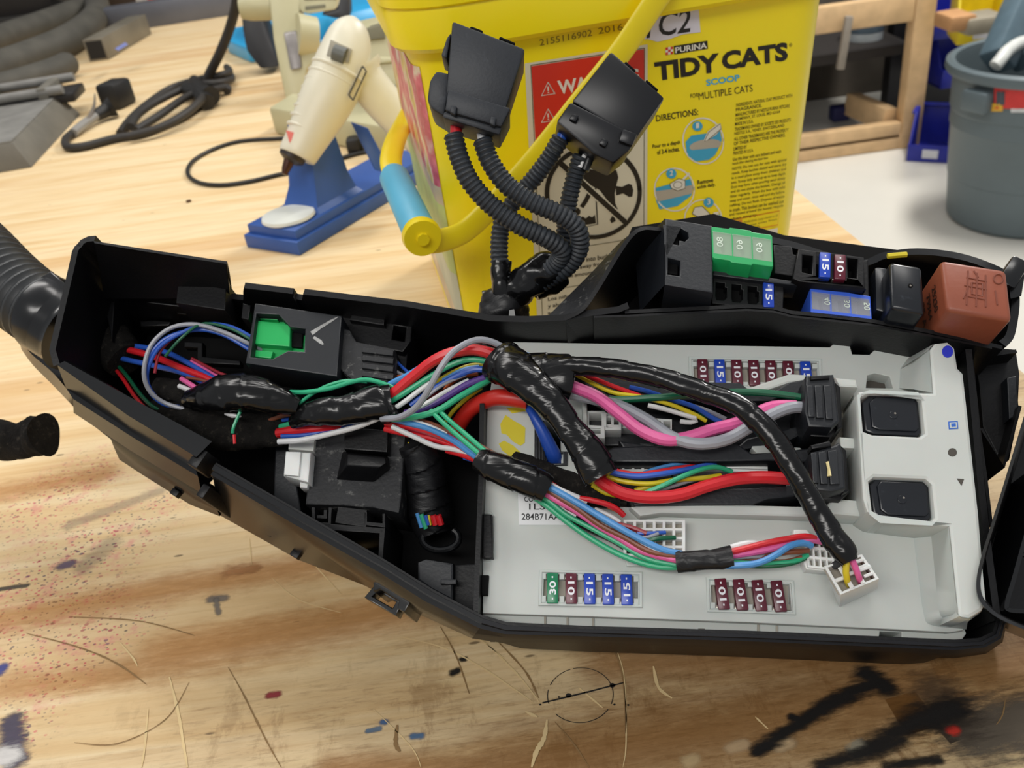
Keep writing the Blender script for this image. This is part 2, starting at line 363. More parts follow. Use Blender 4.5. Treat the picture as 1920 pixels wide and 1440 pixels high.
# stains: flat patches whose ragged outline comes from noise
def stain_mat():
    m = bpy.data.materials.new('table_stain'); m.use_nodes = True; nt = m.node_tree; p = nt.nodes['Principled BSDF']; L = nt.links.new; ND = nt.nodes.new
    a = ND('ShaderNodeAttribute'); a.attribute_name = 'mark'; c = ND('ShaderNodeAttribute'); c.attribute_name = 'tint'; sp = ND('ShaderNodeSeparateXYZ'); L(a.outputs['Vector'], sp.inputs[0])
    geo = ND('ShaderNodeNewGeometry'); mp = ND('ShaderNodeMapping'); L(geo.outputs['Position'], mp.inputs['Vector']); mp.inputs['Rotation'].default_value = (0, 0, -GRAIN); mp.inputs['Scale'].default_value = (95, 330, 1)
    n = ND('ShaderNodeTexNoise'); n.inputs['Scale'].default_value = 1; n.inputs['Detail'].default_value = 9; n.inputs['Roughness'].default_value = .72; L(mp.outputs[0], n.inputs['Vector'])
    ad = ND('ShaderNodeMath'); ad.operation = 'MULTIPLY_ADD'; L(n.outputs['Fac'], ad.inputs[0]); ad.inputs[1].default_value = 2.6; ad.inputs[2].default_value = -1.3
    s_ = ND('ShaderNodeMath'); s_.operation = 'ADD'; L(ad.outputs[0], s_.inputs[0]); L(sp.outputs[0], s_.inputs[1])
    lo = ND('ShaderNodeMath'); lo.operation = 'ADD'; L(sp.outputs[1], lo.inputs[0]); lo.inputs[1].default_value = 1.0
    hi = ND('ShaderNodeMath'); hi.operation = 'SUBTRACT'; hi.inputs[0].default_value = 1.0; L(sp.outputs[1], hi.inputs[1])
    r = ND('ShaderNodeMapRange'); r.interpolation_type = 'SMOOTHSTEP'; L(s_.outputs[0], r.inputs[0]); L(lo.outputs[0], r.inputs[1]); L(hi.outputs[0], r.inputs[2]); r.inputs[3].default_value = 0; r.inputs[4].default_value = 1
    k = ND('ShaderNodeMath'); k.operation = 'MULTIPLY'; L(r.outputs[0], k.inputs[0]); L(sp.outputs[2], k.inputs[1]); L(k.outputs[0], p.inputs['Alpha'])
    v = ND('ShaderNodeMixRGB'); v.blend_type = 'MULTIPLY'; v.inputs[0].default_value = .5; L(c.outputs['Vector'], v.inputs[1]); nr = ND('ShaderNodeMapRange'); L(n.outputs['Fac'], nr.inputs[0]); nr.inputs[1].default_value = .3; nr.inputs[2].default_value = .65; nr.inputs[3].default_value = .55; nr.inputs[4].default_value = 1.0; L(nr.outputs[0], v.inputs[2])
    mm = ND('ShaderNodeVectorMath'); mm.operation = 'SCALE'; L(v.outputs[0], mm.inputs[0]); mm.inputs['Scale'].default_value = 1.15; L(mm.outputs[0], p.inputs['Base Color']); p.inputs['Roughness'].default_value = .6; p.inputs['Specular IOR Level'].default_value = .25
    return m
STM = stain_mat(); zst = [.00001]
def stain(a, b, w, col, k, soft):
    t = (b - a); t = t.normalized() if t.length > 1e-6 else Vector((1, 0, 0)); n = Vector((-t.y, t.x, 0)); E = w * 2.2; Lg = (b - a).length; zst[0] += .0000025; base = len(g.v)
    nx = max(10, min(40, int((Lg + 2 * E) / w * 2))); ny = 10; vs = []
    for j in range(ny + 1):
        for i in range(nx + 1):
            p = a + t * (-E + (Lg + 2 * E) * i / nx) + n * (-E + 2 * E * j / ny); vs.append(p + Vector((0, 0, zst[0])))
            g.attr[base + len(vs) - 1] = ((segd(p, a, b) / w, soft, k), lin(col)[:3])
    g.add(vs, [(j * (nx + 1) + i, j * (nx + 1) + i + 1, (j + 1) * (nx + 1) + i + 1, (j + 1) * (nx + 1) + i) for j in range(ny) for i in range(nx)], STM)
def stains(segs, col, k, soft):           # several strokes of one colour in one patch
    t = Vector((math.cos(GRAIN), math.sin(GRAIN), 0)); n = Vector((-t.y, t.x, 0)); wm = min(s_[2] for s_ in segs); wx = max(s_[2] for s_ in segs) * 2.3
    us = [p.dot(t) for s_ in segs for p in s_[:2]]; vs_ = [p.dot(n) for s_ in segs for p in s_[:2]]; u0, u1, v0, v1 = min(us) - wx, max(us) + wx, min(vs_) - wx, max(vs_) + wx
    nx, ny = min(150, int((u1 - u0) / (wm * .6))), min(110, int((v1 - v0) / (wm * .6))); zst[0] += .000004; base = len(g.v); vv = []; cl = lin(col)[:3]
    for j in range(ny + 1):
        for i in range(nx + 1):
            p = t * (u0 + (u1 - u0) * i / nx) + n * (v0 + (v1 - v0) * j / ny); vv.append(p + Vector((0, 0, zst[0])))
            g.attr[base + len(vv) - 1] = ((min(min(segd(p, a, b) / w for a, b, w in segs), 9), soft, k), cl)
    g.add(vv, [(j * (nx + 1) + i, j * (nx + 1) + i + 1, (j + 1) * (nx + 1) + i + 1, (j + 1) * (nx + 1) + i) for j in range(ny) for i in range(nx)], STM)
stains([(a, b, w * 1.15) for a, b, w, c, k in HEARTS[:6]], 'bb8244', .5, 1.15)
stains([(a, b, w * 1.15) for a, b, w, c, k in HEARTS[6:]], '976a3a', .6, 1.15)
for a, b, w, c, k in SMEARS: stain(a, b, w, c, k, .6)
stains([(a, b, w * .70) for a, b, w in BURNS[:4]], '1f1d1c', .95, .75)
stains([(a, b, w * .70) for a, b, w in BURNS[4:8]], '211f1e', .92, .85)
for a, b, w in BURNS[8:]: stain(a, b, w * .72, '1f1d1c', .95, .6)
# compass circle with a line, scratches
ZN = Vector((0, 0, 1)); zup = Vector((0, 0, .0003))
pc = G(1088, 1303); rad = ((G(1149, 1303) - G(1026, 1303)).length) / 2
arcs = [(-30, 95), (100, 150), (160, 190), (215, 318)]
for a0, a1 in arcs:
    g.strip([pc + zup + Vector((math.cos(math.radians(a)), math.sin(math.radians(a)), 0)) * rad for a in [a0 + (a1 - a0) * i / 24 for i in range(25)]], .00028, ZN, m_line)
g.strip([G(1017, 1319) + zup, G(1100, 1299) + zup, G(1169, 1281) + zup], [.0006, .0007, .0005], ZN, m_line)
for q in ((1066, 1305), (1148, 1286), (1013, 1322), (1048, 1308), (1152, 1322), (1178, 1323)):
    c = G(*q) + zup; rr = .0010 if q[0] in (1066, 1148) else .0004
    g.add([c + Vector((math.cos(a), math.sin(a), 0)) * rr for a in [k * math.pi / 5 for k in range(10)]], [list(range(10))], m_line)
def scratch(pts, w, mm, z=.0003):
    P = smooth([G(*q) + Vector((0, 0, z)) for q in pts], 8); n = len(P)
    g.strip(P, [w * (.35 + .65 * math.sin(math.pi * (i + .5) / n)) * (.7 + .6 * random.random()) for i in range(n)], ZN, mm)
for pts, w, mm in [
    ([(50, 1188), (150, 1215), (220, 1245), (275, 1284)], .0007, m_scd), ([(130, 1157), (260, 1165), (365, 1192)], .0006, m_scd), ([(140, 1393), (220, 1395), (310, 1350), (355, 1280)], .0004, m_scd),
    ([(318, 1270), (335, 1340), (345, 1400), (352, 1440)], .0011, m_scr), ([(278, 1330), (272, 1400), (266, 1440)], .0008, m_scr), ([(225, 1205), (250, 1235), (258, 1250)], .0006, m_scr),
    ([(428, 1252), (455, 1300), (480, 1350), (500, 1390), (528, 1440)], .0006, m_scd), ([(826, 1176), (855, 1230), (880, 1302)], .0005, m_scd), ([(752, 1195), (830, 1215), (900, 1250), (960, 1290), (1000, 1318)], .0006, m_scr),
    ([(935, 1205), (985, 1260), (1010, 1310)], .0007, m_scd), ([(905, 1200), (970, 1265), (1012, 1318)], .0006, m_scr), ([(1148, 1208), (1166, 1260), (1173, 1340), (1172, 1378)], .0007, m_scd), ([(1152, 1208), (1170, 1270), (1174, 1390), (1168, 1440)], .0004, m_scr),
    ([(1026, 1350), (1020, 1385), (1006, 1410), (997, 1440)], .0016, m_scr), ([(1040, 1354), (1075, 1395), (1105, 1440)], .0005, m_scd), ([(1416, 1345), (1440, 1368)], .0006, m_scr), ([(1885, 1310), (1880, 1340), (1868, 1360)], .0004, m_scd),
    ([(1008, 1345), (1000, 1342), (985, 1335)], .0012, m_scr), ([(510, 1085), (560, 1125), (640, 1150)], .0004, m_scr), ([(560, 1020), (590, 1060), (640, 1115)], .0005, m_scr), ([(468, 1010), (472, 1060)], .0004, m_scr), ([(700, 1330), (770, 1400), (790, 1440)], .0004, m_scr),
    ([(745, 1360), (742, 1395), (750, 1410)], .0014, m_scd), ([(850, 1170), (900, 1200), (945, 1235)], .0005, m_scr), ([(0, 12), (1, 14)], .0001, m_scd), ([(1085, 1290), (1130, 1328)], .0007, m_scr), ([(1225, 1250), (1235, 1290), (1260, 1310)], .0012, m_scr)]:
    scratch(pts, w, mm)
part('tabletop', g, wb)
mleg = mat('bench_leg_wood', 'b48d5c', rough=.7, var=.2, vscale=30)
for x, y in ((-1.45, -.15), (.15, -.15), (-1.45, 2.2), (-.05, 2.2)):
    g = Geo(); g.box((x, y, (FZ - .018) / 2), (.07, .07, -FZ - .018), mleg); part('leg', g, wb)

# ---- pine shelf frame, black rack and bins behind the bench
mp = mat('pine', 'd3b184', rough=.6, var=.16, vscale=22); mblk = mat('rack_black', '17171a', rough=.5, var=.2)
def beam(g, a, b, w, d, m, up=Vector((0, 1, 0)), bev=.004):
    a, b = Vector(a), Vector(b); t = (b - a).normalized(); s_ = t.cross(up).normalized(); u = s_.cross(t)
    lo = [a + s_ * x * w / 2 + u * y * d / 2 for x, y in ((-1, -1), (1, -1), (1, 1), (-1, 1))]
    g.hull(lo, [v + (b - a) for v in lo], m, bev=bev)
YS = 2.70
sh = thing('shelf_frame', 'pine shelf frame with one upright post and rails standing on the floor', 'shelf', (1.2, YS + .2, FZ))
base_r = V(1704, 240, YS); pr = (V(1722, 0, YS).x + V(1755, 0, YS).x) / 2
xr = V(1712, 160, YS).x
g = Geo(); beam(g, (xr, YS, FZ), (xr, YS, .15), .062, .05, mp); part('post', g, sh)
g = Geo(); beam(g, (.70, YS + .5, FZ), (.70, YS + .5, .15), .062, .05, mp); part('post', g, sh)
zt = V(1640, 22, YS).z; zb = V(1620, 250, YS).z; zb2 = V(1620, 272, YS).z
for nm, z, h in (('upper_rail', zt, .075), ('lower_rail', zb, .05), ('bottom_rail', FZ + .026, .05)):
    g = Geo(); beam(g, (.55, YS - .002, z), (xr - .032 if nm != 'bottom_rail' else xr + .02, YS - .002, z), h, .04, mp, up=Vector((0, 1, 0))); part(nm, g, sh)
g = Geo(); q = V(1655, 215, YS + .02); beam(g, (q.x - .01, YS + .24, FZ + .085), (q.x + .03, YS + .03, FZ + .08), .07, .05, mp); part('cross_rail', g, sh, 'rail running back from the post')
mbx = mat('shelf_back', '5b544b', rough=.9, var=.25, vscale=8)
g = Geo(); g.box((1.08, YS + .62, -.3), (1.3, .03, .9), mbx); part('back_panel', g, sh)
mdk = mat('shelf_board_dark', '241f1c', rough=.8)
z = V(1600, 85, YS + .2).z
g = Geo(); g.box((.95, YS + .32, z), (.82, .5, .03), mdk); part('shelf_board', g, sh)
z2 = V(1610, 105, YS + .35).z; mrb = mat('red_brown_board', '6d4a38', rough=.8, var=.2)
g = Geo(); g.box((.95, YS + .55, z2 - .03), (.8, .06, .06), mrb); part('rear_board', g, sh)
# things on the shelf
mjar = mat('plastic_jar', 'a9b0b2', rough=.3, var=.1); mjarl = mat('jar_label', '51616d', rough=.5)
g = Geo(); c = Vector((V(1622, 55, YS + .2).x, YS + .2, z + .016)); g.lathe([(.0001, 0), (.055, 0), (.055, .10), (.045, .115), (.045, .125), (.0001, .125)], mjar, Matrix.Translation(c)); j = thing('jar', 'clear plastic jar with a blue-grey label on the pine shelf', 'jar', c)
part('body', g, j); g = Geo(); g.lathe([(.0555, .025), (.0558, .03), (.0558, .08), (.0555, .085)], mjarl, Matrix.Translation(c)); part('label_band', g, j)
g = Geo(); mst = mat('grey_pipe', '8d8478', rough=.5); beam(g, V(1592, 30, YS - .06), V(1575, 130, YS - .06) , .022, .02, mst); 
solo('metal_strip', g, 'grey strip hanging from the upper rail of the pine shelf', 'strip')
mbl = mat('bin_blue', '1d2796', rough=.4, var=.1); mye = mat('bin_yellow', 'd9c21a', rough=.4); mlab = mat('bin_label', 'd6d6dc', rough=.6)
g = Geo(); c = V(1588, 180, YS + .2); g.box((c.x, YS + .25, FZ + .055), (.06, .05, .05), mat('navy_box', '15184a', rough=.6), bev=.008); solo('storage_box', g, 'small dark blue box low inside the pine shelf', 'box')
def bin_(name, c, w, d, h, m, label, yaw=0.0, grp='plastic bins on the black rack'):
    t = thing(name, label, 'storage bin', c, Matrix.Rotation(yaw, 3, 'Z'), grp); M = WM[t]
    g = Geo(); th = .006
    side = lambda x: [(x, -d / 2, 0), (x, d / 2, 0), (x, d / 2, h), (x, -d * .12, h), (x, -d * .42, h * .42), (x, -d / 2 - .01, h * .40)]
    for s_ in (-1, 1):
        a = [Vector(v) for v in side(s_ * w / 2)]; b = [Vector(v) + Vector((-s_ * th, 0, 0)) for v in a]
        g.hull(a, b, m, M, bev=.002)
    g.box((0, 0, th / 2), (w, d, th), m, M); g.box((0, d / 2 - th / 2, h / 2), (w, th, h), m, M)
    g.box((0, -d / 2 - .003, h * .2), (w, th, h * .4), m, M, bev=.002); g.box((0, d / 2 - .01, h - .004), (w + .012, .012, .01), m, M, bev=.003)
    for s_ in (-1, 1): g.box((s_ * (w / 2 + .003), d * .2, h - .004), (.012, d * .6, .01), m, M, bev=.003)
    part('tub', g, t)
    g = Geo(); g.box((0, -d / 2 - .0075, h * .2), (w * .34, .003, h * .2), mlab, M, bev=.001); part('label_card', g, t, 'white paper card')
    return t
YR = 2.78
rk = thing('bin_rack', 'black rack carrying blue and yellow plastic bins behind the grey trash can', 'rack', (1.55, YR + .1, FZ))
g = Geo(); g.box((1.72, YR + .20, -.28), (.66, .05, .95), mblk); part('back_panel', g, rk)
def binpx(px, py, y, w, h, m, label, name='storage_bin', yaw=0.0, d=.16):
    q = V(px, py, y); return bin_(name, Vector((q.x, y + d / 2, q.z)), w, d, h, m, label, yaw)
p0 = G(1775, 292, FZ)
bin_('storage_bin', Vector((p0.x - .02, p0.y + .04, FZ)), .13, .17, .13, mbl, 'blue plastic bin standing on the floor beside the trash can', -.6)
binpx(1800, 68, YR - .06, .17, .16, mbl, 'blue plastic bin with a white card, on the rack beside the yellow bin')
binpx(1852, 80, YR - .27, .12, .14, mye, 'yellow plastic bin holding brown and grey packets', yaw=-.3, d=.15)
binpx(1812, 160, YR - .05, .17, .14, mbl, 'blue plastic bin on the rack just above the trash can rim')
binpx(1905, 75, YR - .02, .12, .13, mbl, 'blue plastic bin to the right of the yellow bin')
mcard = mat('tan_packet', 'b98a5c', rough=.7); mgp = mat('grey_packet', '8e8674', rough=.6)
q = V(1790, 38, YR - .33); g = Geo(); g.box(q, (.07, .10, .04), mcard, bev=.008); solo('packet', g, 'tan packet sticking out of the blue bin', 'packet')
q = V(1835, 42, YR - .34); g = Geo(); g.box(q, (.11, .10, .045), mgp, bev=.012); solo('packet', g, 'grey-brown packet lying across the yellow bin', 'packet')
# ---- grey trash can
mcan = mat('can_grey', '5c686c', rough=.5, var=.08, vscale=10, bump=.15, bscale=60)
cc = Vector((1.365, 2.09, FZ)); RB, RTp, HC = .172, .205, .40
can = thing('trash_can', 'round grey plastic trash can standing on the white floor', 'trash can', cc); M = WM[can]
g = Geo(); rr = lambda z: RB + (RTp - RB) * z / HC
g.lathe([(.0001, .004), (RB - .012, 0), (RB, .012), (rr(.12), .12), (rr(.12) + .002, .122), (rr(.245), .245), (rr(.245) + .003, .249), (rr(.285), .285), (rr(.285) + .004, .29), (rr(.37), .37), (rr(.37) + .001, .374),
         (RTp + .014, .376), (RTp + .018, .384), (RTp + .016, .398), (RTp + .006, .404), (RTp - .004, .400), (RTp - .008, .38), (rr(.05) - .008, .03), (.0001, .03)], mcan, M, 64); part('body', g, can)
for a in (200, 330):
    g = Geo(); A = math.radians(a); g.box((0, 0, 0), (.03, .07, .05), mcan, M @ Matrix.Translation((math.cos(A) * (RTp + .01), math.sin(A) * (RTp + .01), .338)) @ Matrix.Rotation(A, 4, 'Z'), bev=.008); part('handle', g, can)
def can_patch(g, px0, py0, px1, py1, m, off=.0015, n=10):      # printed patch following the can wall
    def hit(px, py):
        d = ray(px, py); lo = None
        for it in range(400):
            t = 1.4 + it * .0025; q = CP + d * t - cc
            if math.hypot(q.x, q.y) < rr(max(0, q.z)) + .005 + off: return CP + d * t
        return CP + d * 1.9
    vs = []; fs = []
    for i in range(n + 1):
        for j in (0, 1): vs.append(hit(px0 + (px1 - px0) * i / n, py0 if j == 0 else py1))
    for i in range(n): fs.append((2 * i, 2 * i + 1, 2 * i + 3, 2 * i + 2))
    g.add(vs, fs, m)
g = Geo(); mr = mat('sticker_red', 'c8302e', rough=.5); my = mat('sticker_yellow', 'd8a62a', rough=.5); mgr = mat('sticker_grey', '4d5158', rough=.5); mor = mat('sticker_orange', 'b8763a', rough=.5); mwh = mat('sticker_white', 'c9c9c9', rough=.5)
can_patch(g, 1864, 158, 1935, 204, mr); can_patch(g, 1866, 147, 1935, 158, mor); can_patch(g, 1855, 194, 1880, 209, my, .002); can_patch(g, 1868, 172, 1884, 197, mgr, .003); can_patch(g, 1895, 204, 1935, 211, mwh); can_patch(g, 1890, 152, 1935, 156, mgr, .003)
part('sticker', g, can, 'red and yellow sticker')
# rubbish sticking out of the can
mbt = mat('slate_blue_plastic', '4f626c', rough=.4, var=.1)
g = Geo(); a = D(1868, 118, 2.08); b = D(1938, -40, 2.15); beam(g, a, b, .075, .06, mbt, bev=.012); beam(g, D(1912, 120, 2.12), D(1965, 20, 2.18), .05, .05, mbt, bev=.01)
solo('plastic_chute', g, 'slate blue plastic chute sticking up out of the trash can', 'scrap plastic')
mwp = mat('white_pipe', 'c9cbc6', rough=.35); g = Geo()
P = [D(*q) for q in ((1866, 124, 2.02), (1876, 112, 2.02), (1890, 95, 2.03), (1915, 80, 2.05), (1950, 74, 2.08))]
g.tube(smooth(P, 6), .0145, mwp, seg=14); solo('white_tube', g, 'white bent plastic tube leaning in the trash can', 'tube')
# ================================================================== FUSE BOX HOUSING
def q2(px, h): 
    out = []
    for p in px:
        v = bl(p[0], p[1], h); out.append((v.x, v.y))
    return out
def q3(pts): return [bl(*p) for p in pts]
def ppr(g, px, h, hb, m, holes=(), bev=.4): return g.prism(q2(px, h), [q2(k, h) for k in holes], hb, h, m, FM, bev)
def loft(g, levels, m, sm=0, M=None):
    R = [smooth([B(*p) for p in l], sm) if sm else [B(*p) for p in l] for l in levels]; n = len(R[0]); vs = [v for r in R for v in r]; fs = []
    for a in range(len(R) - 1):
        for i in range(n - 1): fs.append((a * n + i, a * n + i + 1, (a + 1) * n + i + 1, (a + 1) * n + i))
    return g.add(vs, fs, m)
def rrect(x0, y0, x1, y1, r, n=4):
    out = []
    for cx, cy, a0 in ((x1 - r, y1 - r, 0), (x0 + r, y1 - r, 90), (x0 + r, y0 + r, 180), (x1 - r, y0 + r, 270)):
        for i in range(n + 1):
            a = math.radians(a0 + 90 * i / n); out.append((cx + r * math.cos(a), cy + r * math.sin(a)))
    return out
K = mat('black_plastic', '0e0e10', rough=.42, var=.25, vscale=60, bump=.12, bscale=900, dust='6a6660', dscale=160, dthr=.69, spec=.3)
KG = mat('black_plastic_gloss', '0f1012', rough=.22, var=.2, vscale=40, dust='5a554c', dscale=90, dthr=.72, spec=.5)
KF = mat('black_plastic_front', '121318', rough=.5, var=.2, vscale=60, spec=.25)
KD = mat('black_plastic_dusty', '1b1c1f', rough=.6, var=.3, vscale=120, bump=.3, bscale=700, dust='8b8a86', dscale=210, dthr=.57)
KI = mat('black_interior', '060607', rough=.7, var=.3, spec=.15)  # black plastic coloured darker still for the shade inside the tray and openings
KN = mat('charcoal_plastic', '171a1f', rough=.42, var=.15, vscale=80, bump=.12, bscale=800, dust='565a60', dscale=120, dthr=.68)
hb = thing('fuse_box_housing', 'black plastic fuse box tray propped tilted on the bench, full of wiring', 'fuse box', B(1400, 1200, -44), FB.to_3x3())
# --- main tray
g = Geo()
loft(g, [[(176, 452, 21), (300, 471, 22.5), (426, 490, 24)], [(177, 456, 21), (300, 476, 22.5), (425, 495, 24)], [(178, 459, 19), (300, 480, 20), (424, 500, 21)], [(196, 560, -4), (310, 560, -3), (431, 556, -1)]], K)
loft(g, [[(176, 452, 21), (300, 471, 22.5), (426, 490, 24)], [(190, 540, -12), (310, 545, -12), (436, 552, -12)]], K)
loft(g, [[(426, 490, 24), (431, 512, 10), (436, 552, -12)], [(425, 495, 24), (428, 520, 8), (431, 556, -1)]], K)
g.wall(q3([(153, 463, 20), (157, 457, 20), (164, 453, 20.5), (176, 452, 21)]), 2.4, -40, K, side=1)
far = q3([(176, 556, -4), (300, 556, -3), (430, 560, -2), (456, 563, -1), (456.5, 556, 2), (457, 540, 7), (548, 551, 7), (549, 556, 5), (550, 560, 4), (566, 563, 4), (567, 558, 6), (568, 552, 9), (760, 575, 10), (920, 602, 12), (985, 604, 14), (1060, 601, 16), (1110, 592, 17), (1160, 586, 17), (1180, 578, 18)])
g.wall(far, 2.4, -40, K, side=1)
ridge = q3([(1172, 588, 17), (1300, 582, 16.5), (1400, 577, 16), (1450, 580, 16), (1484, 589, 16), (1560, 596, 16), (1634, 605, 16), (1732, 623, 16), (1800, 637, 15), (1880, 655, 12)])
g.wall(ridge, 1.4, -40, K, side=1)
g.wall(q3([(1113, 592, 17), (1180, 590, 17.2), (1300, 584, 16.7), (1400, 579, 16.2), (1450, 582, 16.2), (1484, 591, 16.2), (1634, 607, 16.2), (1732, 625, 16.2), (1860, 650, 13)]), .8, -2, K, side=-1)
lend = q3([(153, 463, 20), (149, 466, 20), (146, 472, 20), (140, 500, 19), (104, 655, 15), (112, 682, 14)])
g.wall(lend, 2.4, -40, K, side=-1)
# front left wall (high piece), stepped bands
loft(g, [[(128, 676, 8), (262, 756, 6), (397, 826, 4)], [(121, 677, 14), (260, 754, 12), (397, 828, 10)], [(107, 684, 14), (240, 779, 12), (368, 857, 10)], [(124, 728, 4), (245, 808, 2), (367, 880, 0)], [(137, 748, 4), (252, 822, 2), (371, 893, 0)], [(138, 774, -8), (245, 845, -10), (378, 925, -12)], [(165, 788, -10), (250, 842, -12), (380, 918, -14)], [(300, 800, -40), (330, 830, -40), (420, 880, -40)]], KG)
loft(g, [[(165, 790, -12), (255, 846, -13), (380, 920, -15), (412, 935, -16)], [(208, 824, -14), (262, 862, -15), (372, 930, -17), (408, 950, -18)], [(212, 835, -20), (262, 874, -21), (365, 938, -24), (408, 958, -24)], [(224, 862, -26), (270, 892, -28), (356, 946, -30), (412, 968, -30)], [(330, 860, -40), (350, 880, -40), (400, 910, -40), (440, 940, -40)]], KG)
for a in ((300, 840, -13), (395, 925, -13)):
    c = bl(*a)
g.box(bl(383, 868, 3), (4.5, 7, 12), K, FM, bev=.8, rot=Matrix.Rotation(-.45, 3, 'Z'))
g.box(bl(408, 940, -14), (3.2, 5, 26), K, FM, bev=.6, rot=Matrix.Rotation(-.45, 3, 'Z'))
for px, py in ((458, 968), (508, 1000), (330, 925), (555, 1040)):
    g.box(bl(px, py, -24), (3.4, 2.4, 3), K, FM, bev=.3, rot=Matrix.Rotation(-.5, 3, 'Z'))
# front left wall (lower piece)
lv = [[(415, 872, -4), (568, 962, -2), (726, 1053, 0), (815, 1108, 2), (912, 1158, 4)], [(402, 871, 6), (560, 962, 7), (720, 1054, 8), (810, 1110, 9), (905, 1160, 10)], [(397, 880, 6), (556, 971, 7), (716, 1061, 8), (806, 1117, 9), (903, 1168, 10)], [(399, 884, 4), (557, 975, 5), (717, 1065, 6), (807, 1121, 7), (903, 1171, 8)],
      [(395, 890, 4), (550, 982, 5), (709, 1072, 6), (798, 1128, 7), (899, 1178, 8)], [(400, 900, 0), (545, 993, 1), (700, 1083, 2), (790, 1140, 3), (892, 1188, 4)], [(412, 966, -30), (560, 1050, -30), (684, 1098, -28), (786, 1152, -26), (885, 1197, -26)], [(470, 950, -42), (600, 1030, -42), (730, 1090, -42), (820, 1140, -42), (905, 1180, -42)]]
loft(g, lv, KG)
# front right wall
fr = [[(912, 1158, 4), (955, 1170, 2), (1100, 1177, 2), (1400, 1186, 2), (1790, 1202, 2), (1836, 1199, 2), (1860, 1187, 2), (1868, 1162, 2)],
      [(905, 1160, 10), (950, 1173, 10), (1100, 1180, 10), (1400, 1189, 10), (1790, 1206, 10), (1840, 1203, 10), (1868, 1189, 10), (1876, 1162, 10)], [(903, 1168, 10), (948, 1181, 10), (1100, 1186, 10), (1400, 1195, 10), (1790, 1212, 10), (1843, 1209, 10), (1872, 1193, 10), (1881, 1162, 10)],
      [(903, 1171, 8), (948, 1183, 8), (1100, 1188, 8), (1400, 1197, 8), (1790, 1214, 8), (1843, 1210, 8), (1873, 1194, 8), (1882, 1162, 8)], [(899, 1178, 8), (946, 1189, 8), (1100, 1193, 8), (1400, 1202, 8), (1790, 1219, 8), (1846, 1214, 8), (1877, 1197, 8), (1886, 1162, 8)],
      [(892, 1188, 4), (946, 1195, 2), (1100, 1199, 2), (1400, 1208, 2), (1790, 1225, 2), (1847, 1219, 2), (1879, 1200, 2), (1888, 1162, 2)], [(885, 1197, -26), (945, 1206, -36), (1100, 1210, -38), (1400, 1221, -38), (1790, 1234, -38), (1848, 1226, -38), (1880, 1204, -38), (1889, 1162, -38)],
      [(905, 1180, -42), (950, 1190, -43), (1100, 1195, -44), (1400, 1205, -44), (1790, 1215, -44), (1836, 1210, -44), (1860, 1195, -44), (1870, 1162, -44)]]
loft(g, fr, KF)
g.wall(q3([(905, 1161, 9), (950, 1174, 9), (1100, 1181, 9), (1400, 1190, 9), (1790, 1207, 9), (1840, 1204, 9), (1868, 1190, 9), (1876, 1164, 9)]), 1.2, -42, K, side=1)
g.wall(q3([(402, 872, 5), (560, 963, 6), (720, 1055, 7), (810, 1111, 8), (905, 1161, 9)]), 1.0, -42, K, side=1)
g.wall(q3([(1878, 1165, 9), (1862, 1050, 8), (1845, 900, 8), (1822, 655, 12)]), 2, -40, K, side=1)
# floor of the tray
fl = [(v.x * 1.012, v.y + (1.5 if v.y > 0 else 3.5)) for v in [bl(153, 463, 20), bl(425, 491, 24), bl(760, 575, 10), bl(1060, 600, 16), bl(1500, 562, 18), bl(1880, 640, 14), bl(1876, 1165, 9), bl(1800, 1205, 9), bl(950, 1175, 9), bl(720, 1050, 8), bl(400, 870, 6), bl(112, 680, 14)]]
g.prism(fl, [], -42, -38, KI, FM)
part('tray', g, hb)
# --- inner fittings of the left compartment
g = Geo()
g.wall(q3([(908, 756, 7), (906, 900, 7), (900, 1050, 7), (896, 1164, 7)]), 1.6, -40, K, side=-1)
ppr(g, [(905, 964), (922, 964), (924, 1046), (905, 1046)], 3, -6, K); ppr(g, [(902, 1078), (916, 1078), (914, 1116), (902, 1116)], 2, -6, KI)
g.box(bl(913, 668, 4), (1, 3, 20), K, FM)
part('divider_wall', g, hb)
g = Geo()
for px, h, b in ([[(210, 640), (196, 575), (212, 535), (232, 532), (236, 560), (330, 570), (330, 556), (345, 560), (338, 575), (215, 560)], -8, -30], [[(258, 530), (302, 536), (302, 548), (258, 542)], -2, -8], [[(335, 515), (425, 528), (422, 582), (330, 568)], 4, -16],
                 [[(332, 583), (425, 590), (425, 596), (332, 588)], -14, -18], [[(262, 602), (290, 600), (320, 603), (316, 610), (264, 612)], -22, -26], [[(345, 640), (380, 642), (380, 668), (450, 676), (450, 684), (370, 680), (370, 652), (345, 650)], -18, -22], [[(455, 568), (470, 572), (466, 600), (452, 596)], 2, -12]):
    ppr(g, px, h, b, K)
part('clip_rib', g, hb)
g = Geo()     # keyed guide walls at the lower left
for px in ([(584, 951), (584, 985), (620, 987), (622, 952), (616, 951), (615, 980), (590, 979), (590, 951)], [(594, 966), (607, 966), (607, 956), (613, 956), (613, 972), (594, 972)], [(682, 960), (682, 984), (722, 989), (722, 963), (717, 963), (717, 981), (688, 978), (688, 960)], [(592, 980), (718, 990), (718, 1000), (590, 992)], [(712, 990), (722, 990), (716, 1068), (708, 1062)], [(634, 950), (688, 956), (686, 988), (628, 980)]):
    ppr(g, px, -8, -40, K, bev=.2)
ppr(g, [(783, 1054), (798, 1048), (850, 1056), (850, 1128), (808, 1106), (783, 1088)], -14, -40, KN, bev=.8)
ppr(g, [(845, 1060), (893, 1056), (893, 1150), (850, 1128)], -18, -40, K, bev=.5); ppr(g, [(826, 1086), (856, 1086), (856, 1095), (826, 1095)], -12, -16, KN)
part('guide_rib', g, hb)
g = Geo()     # latch loop at the front
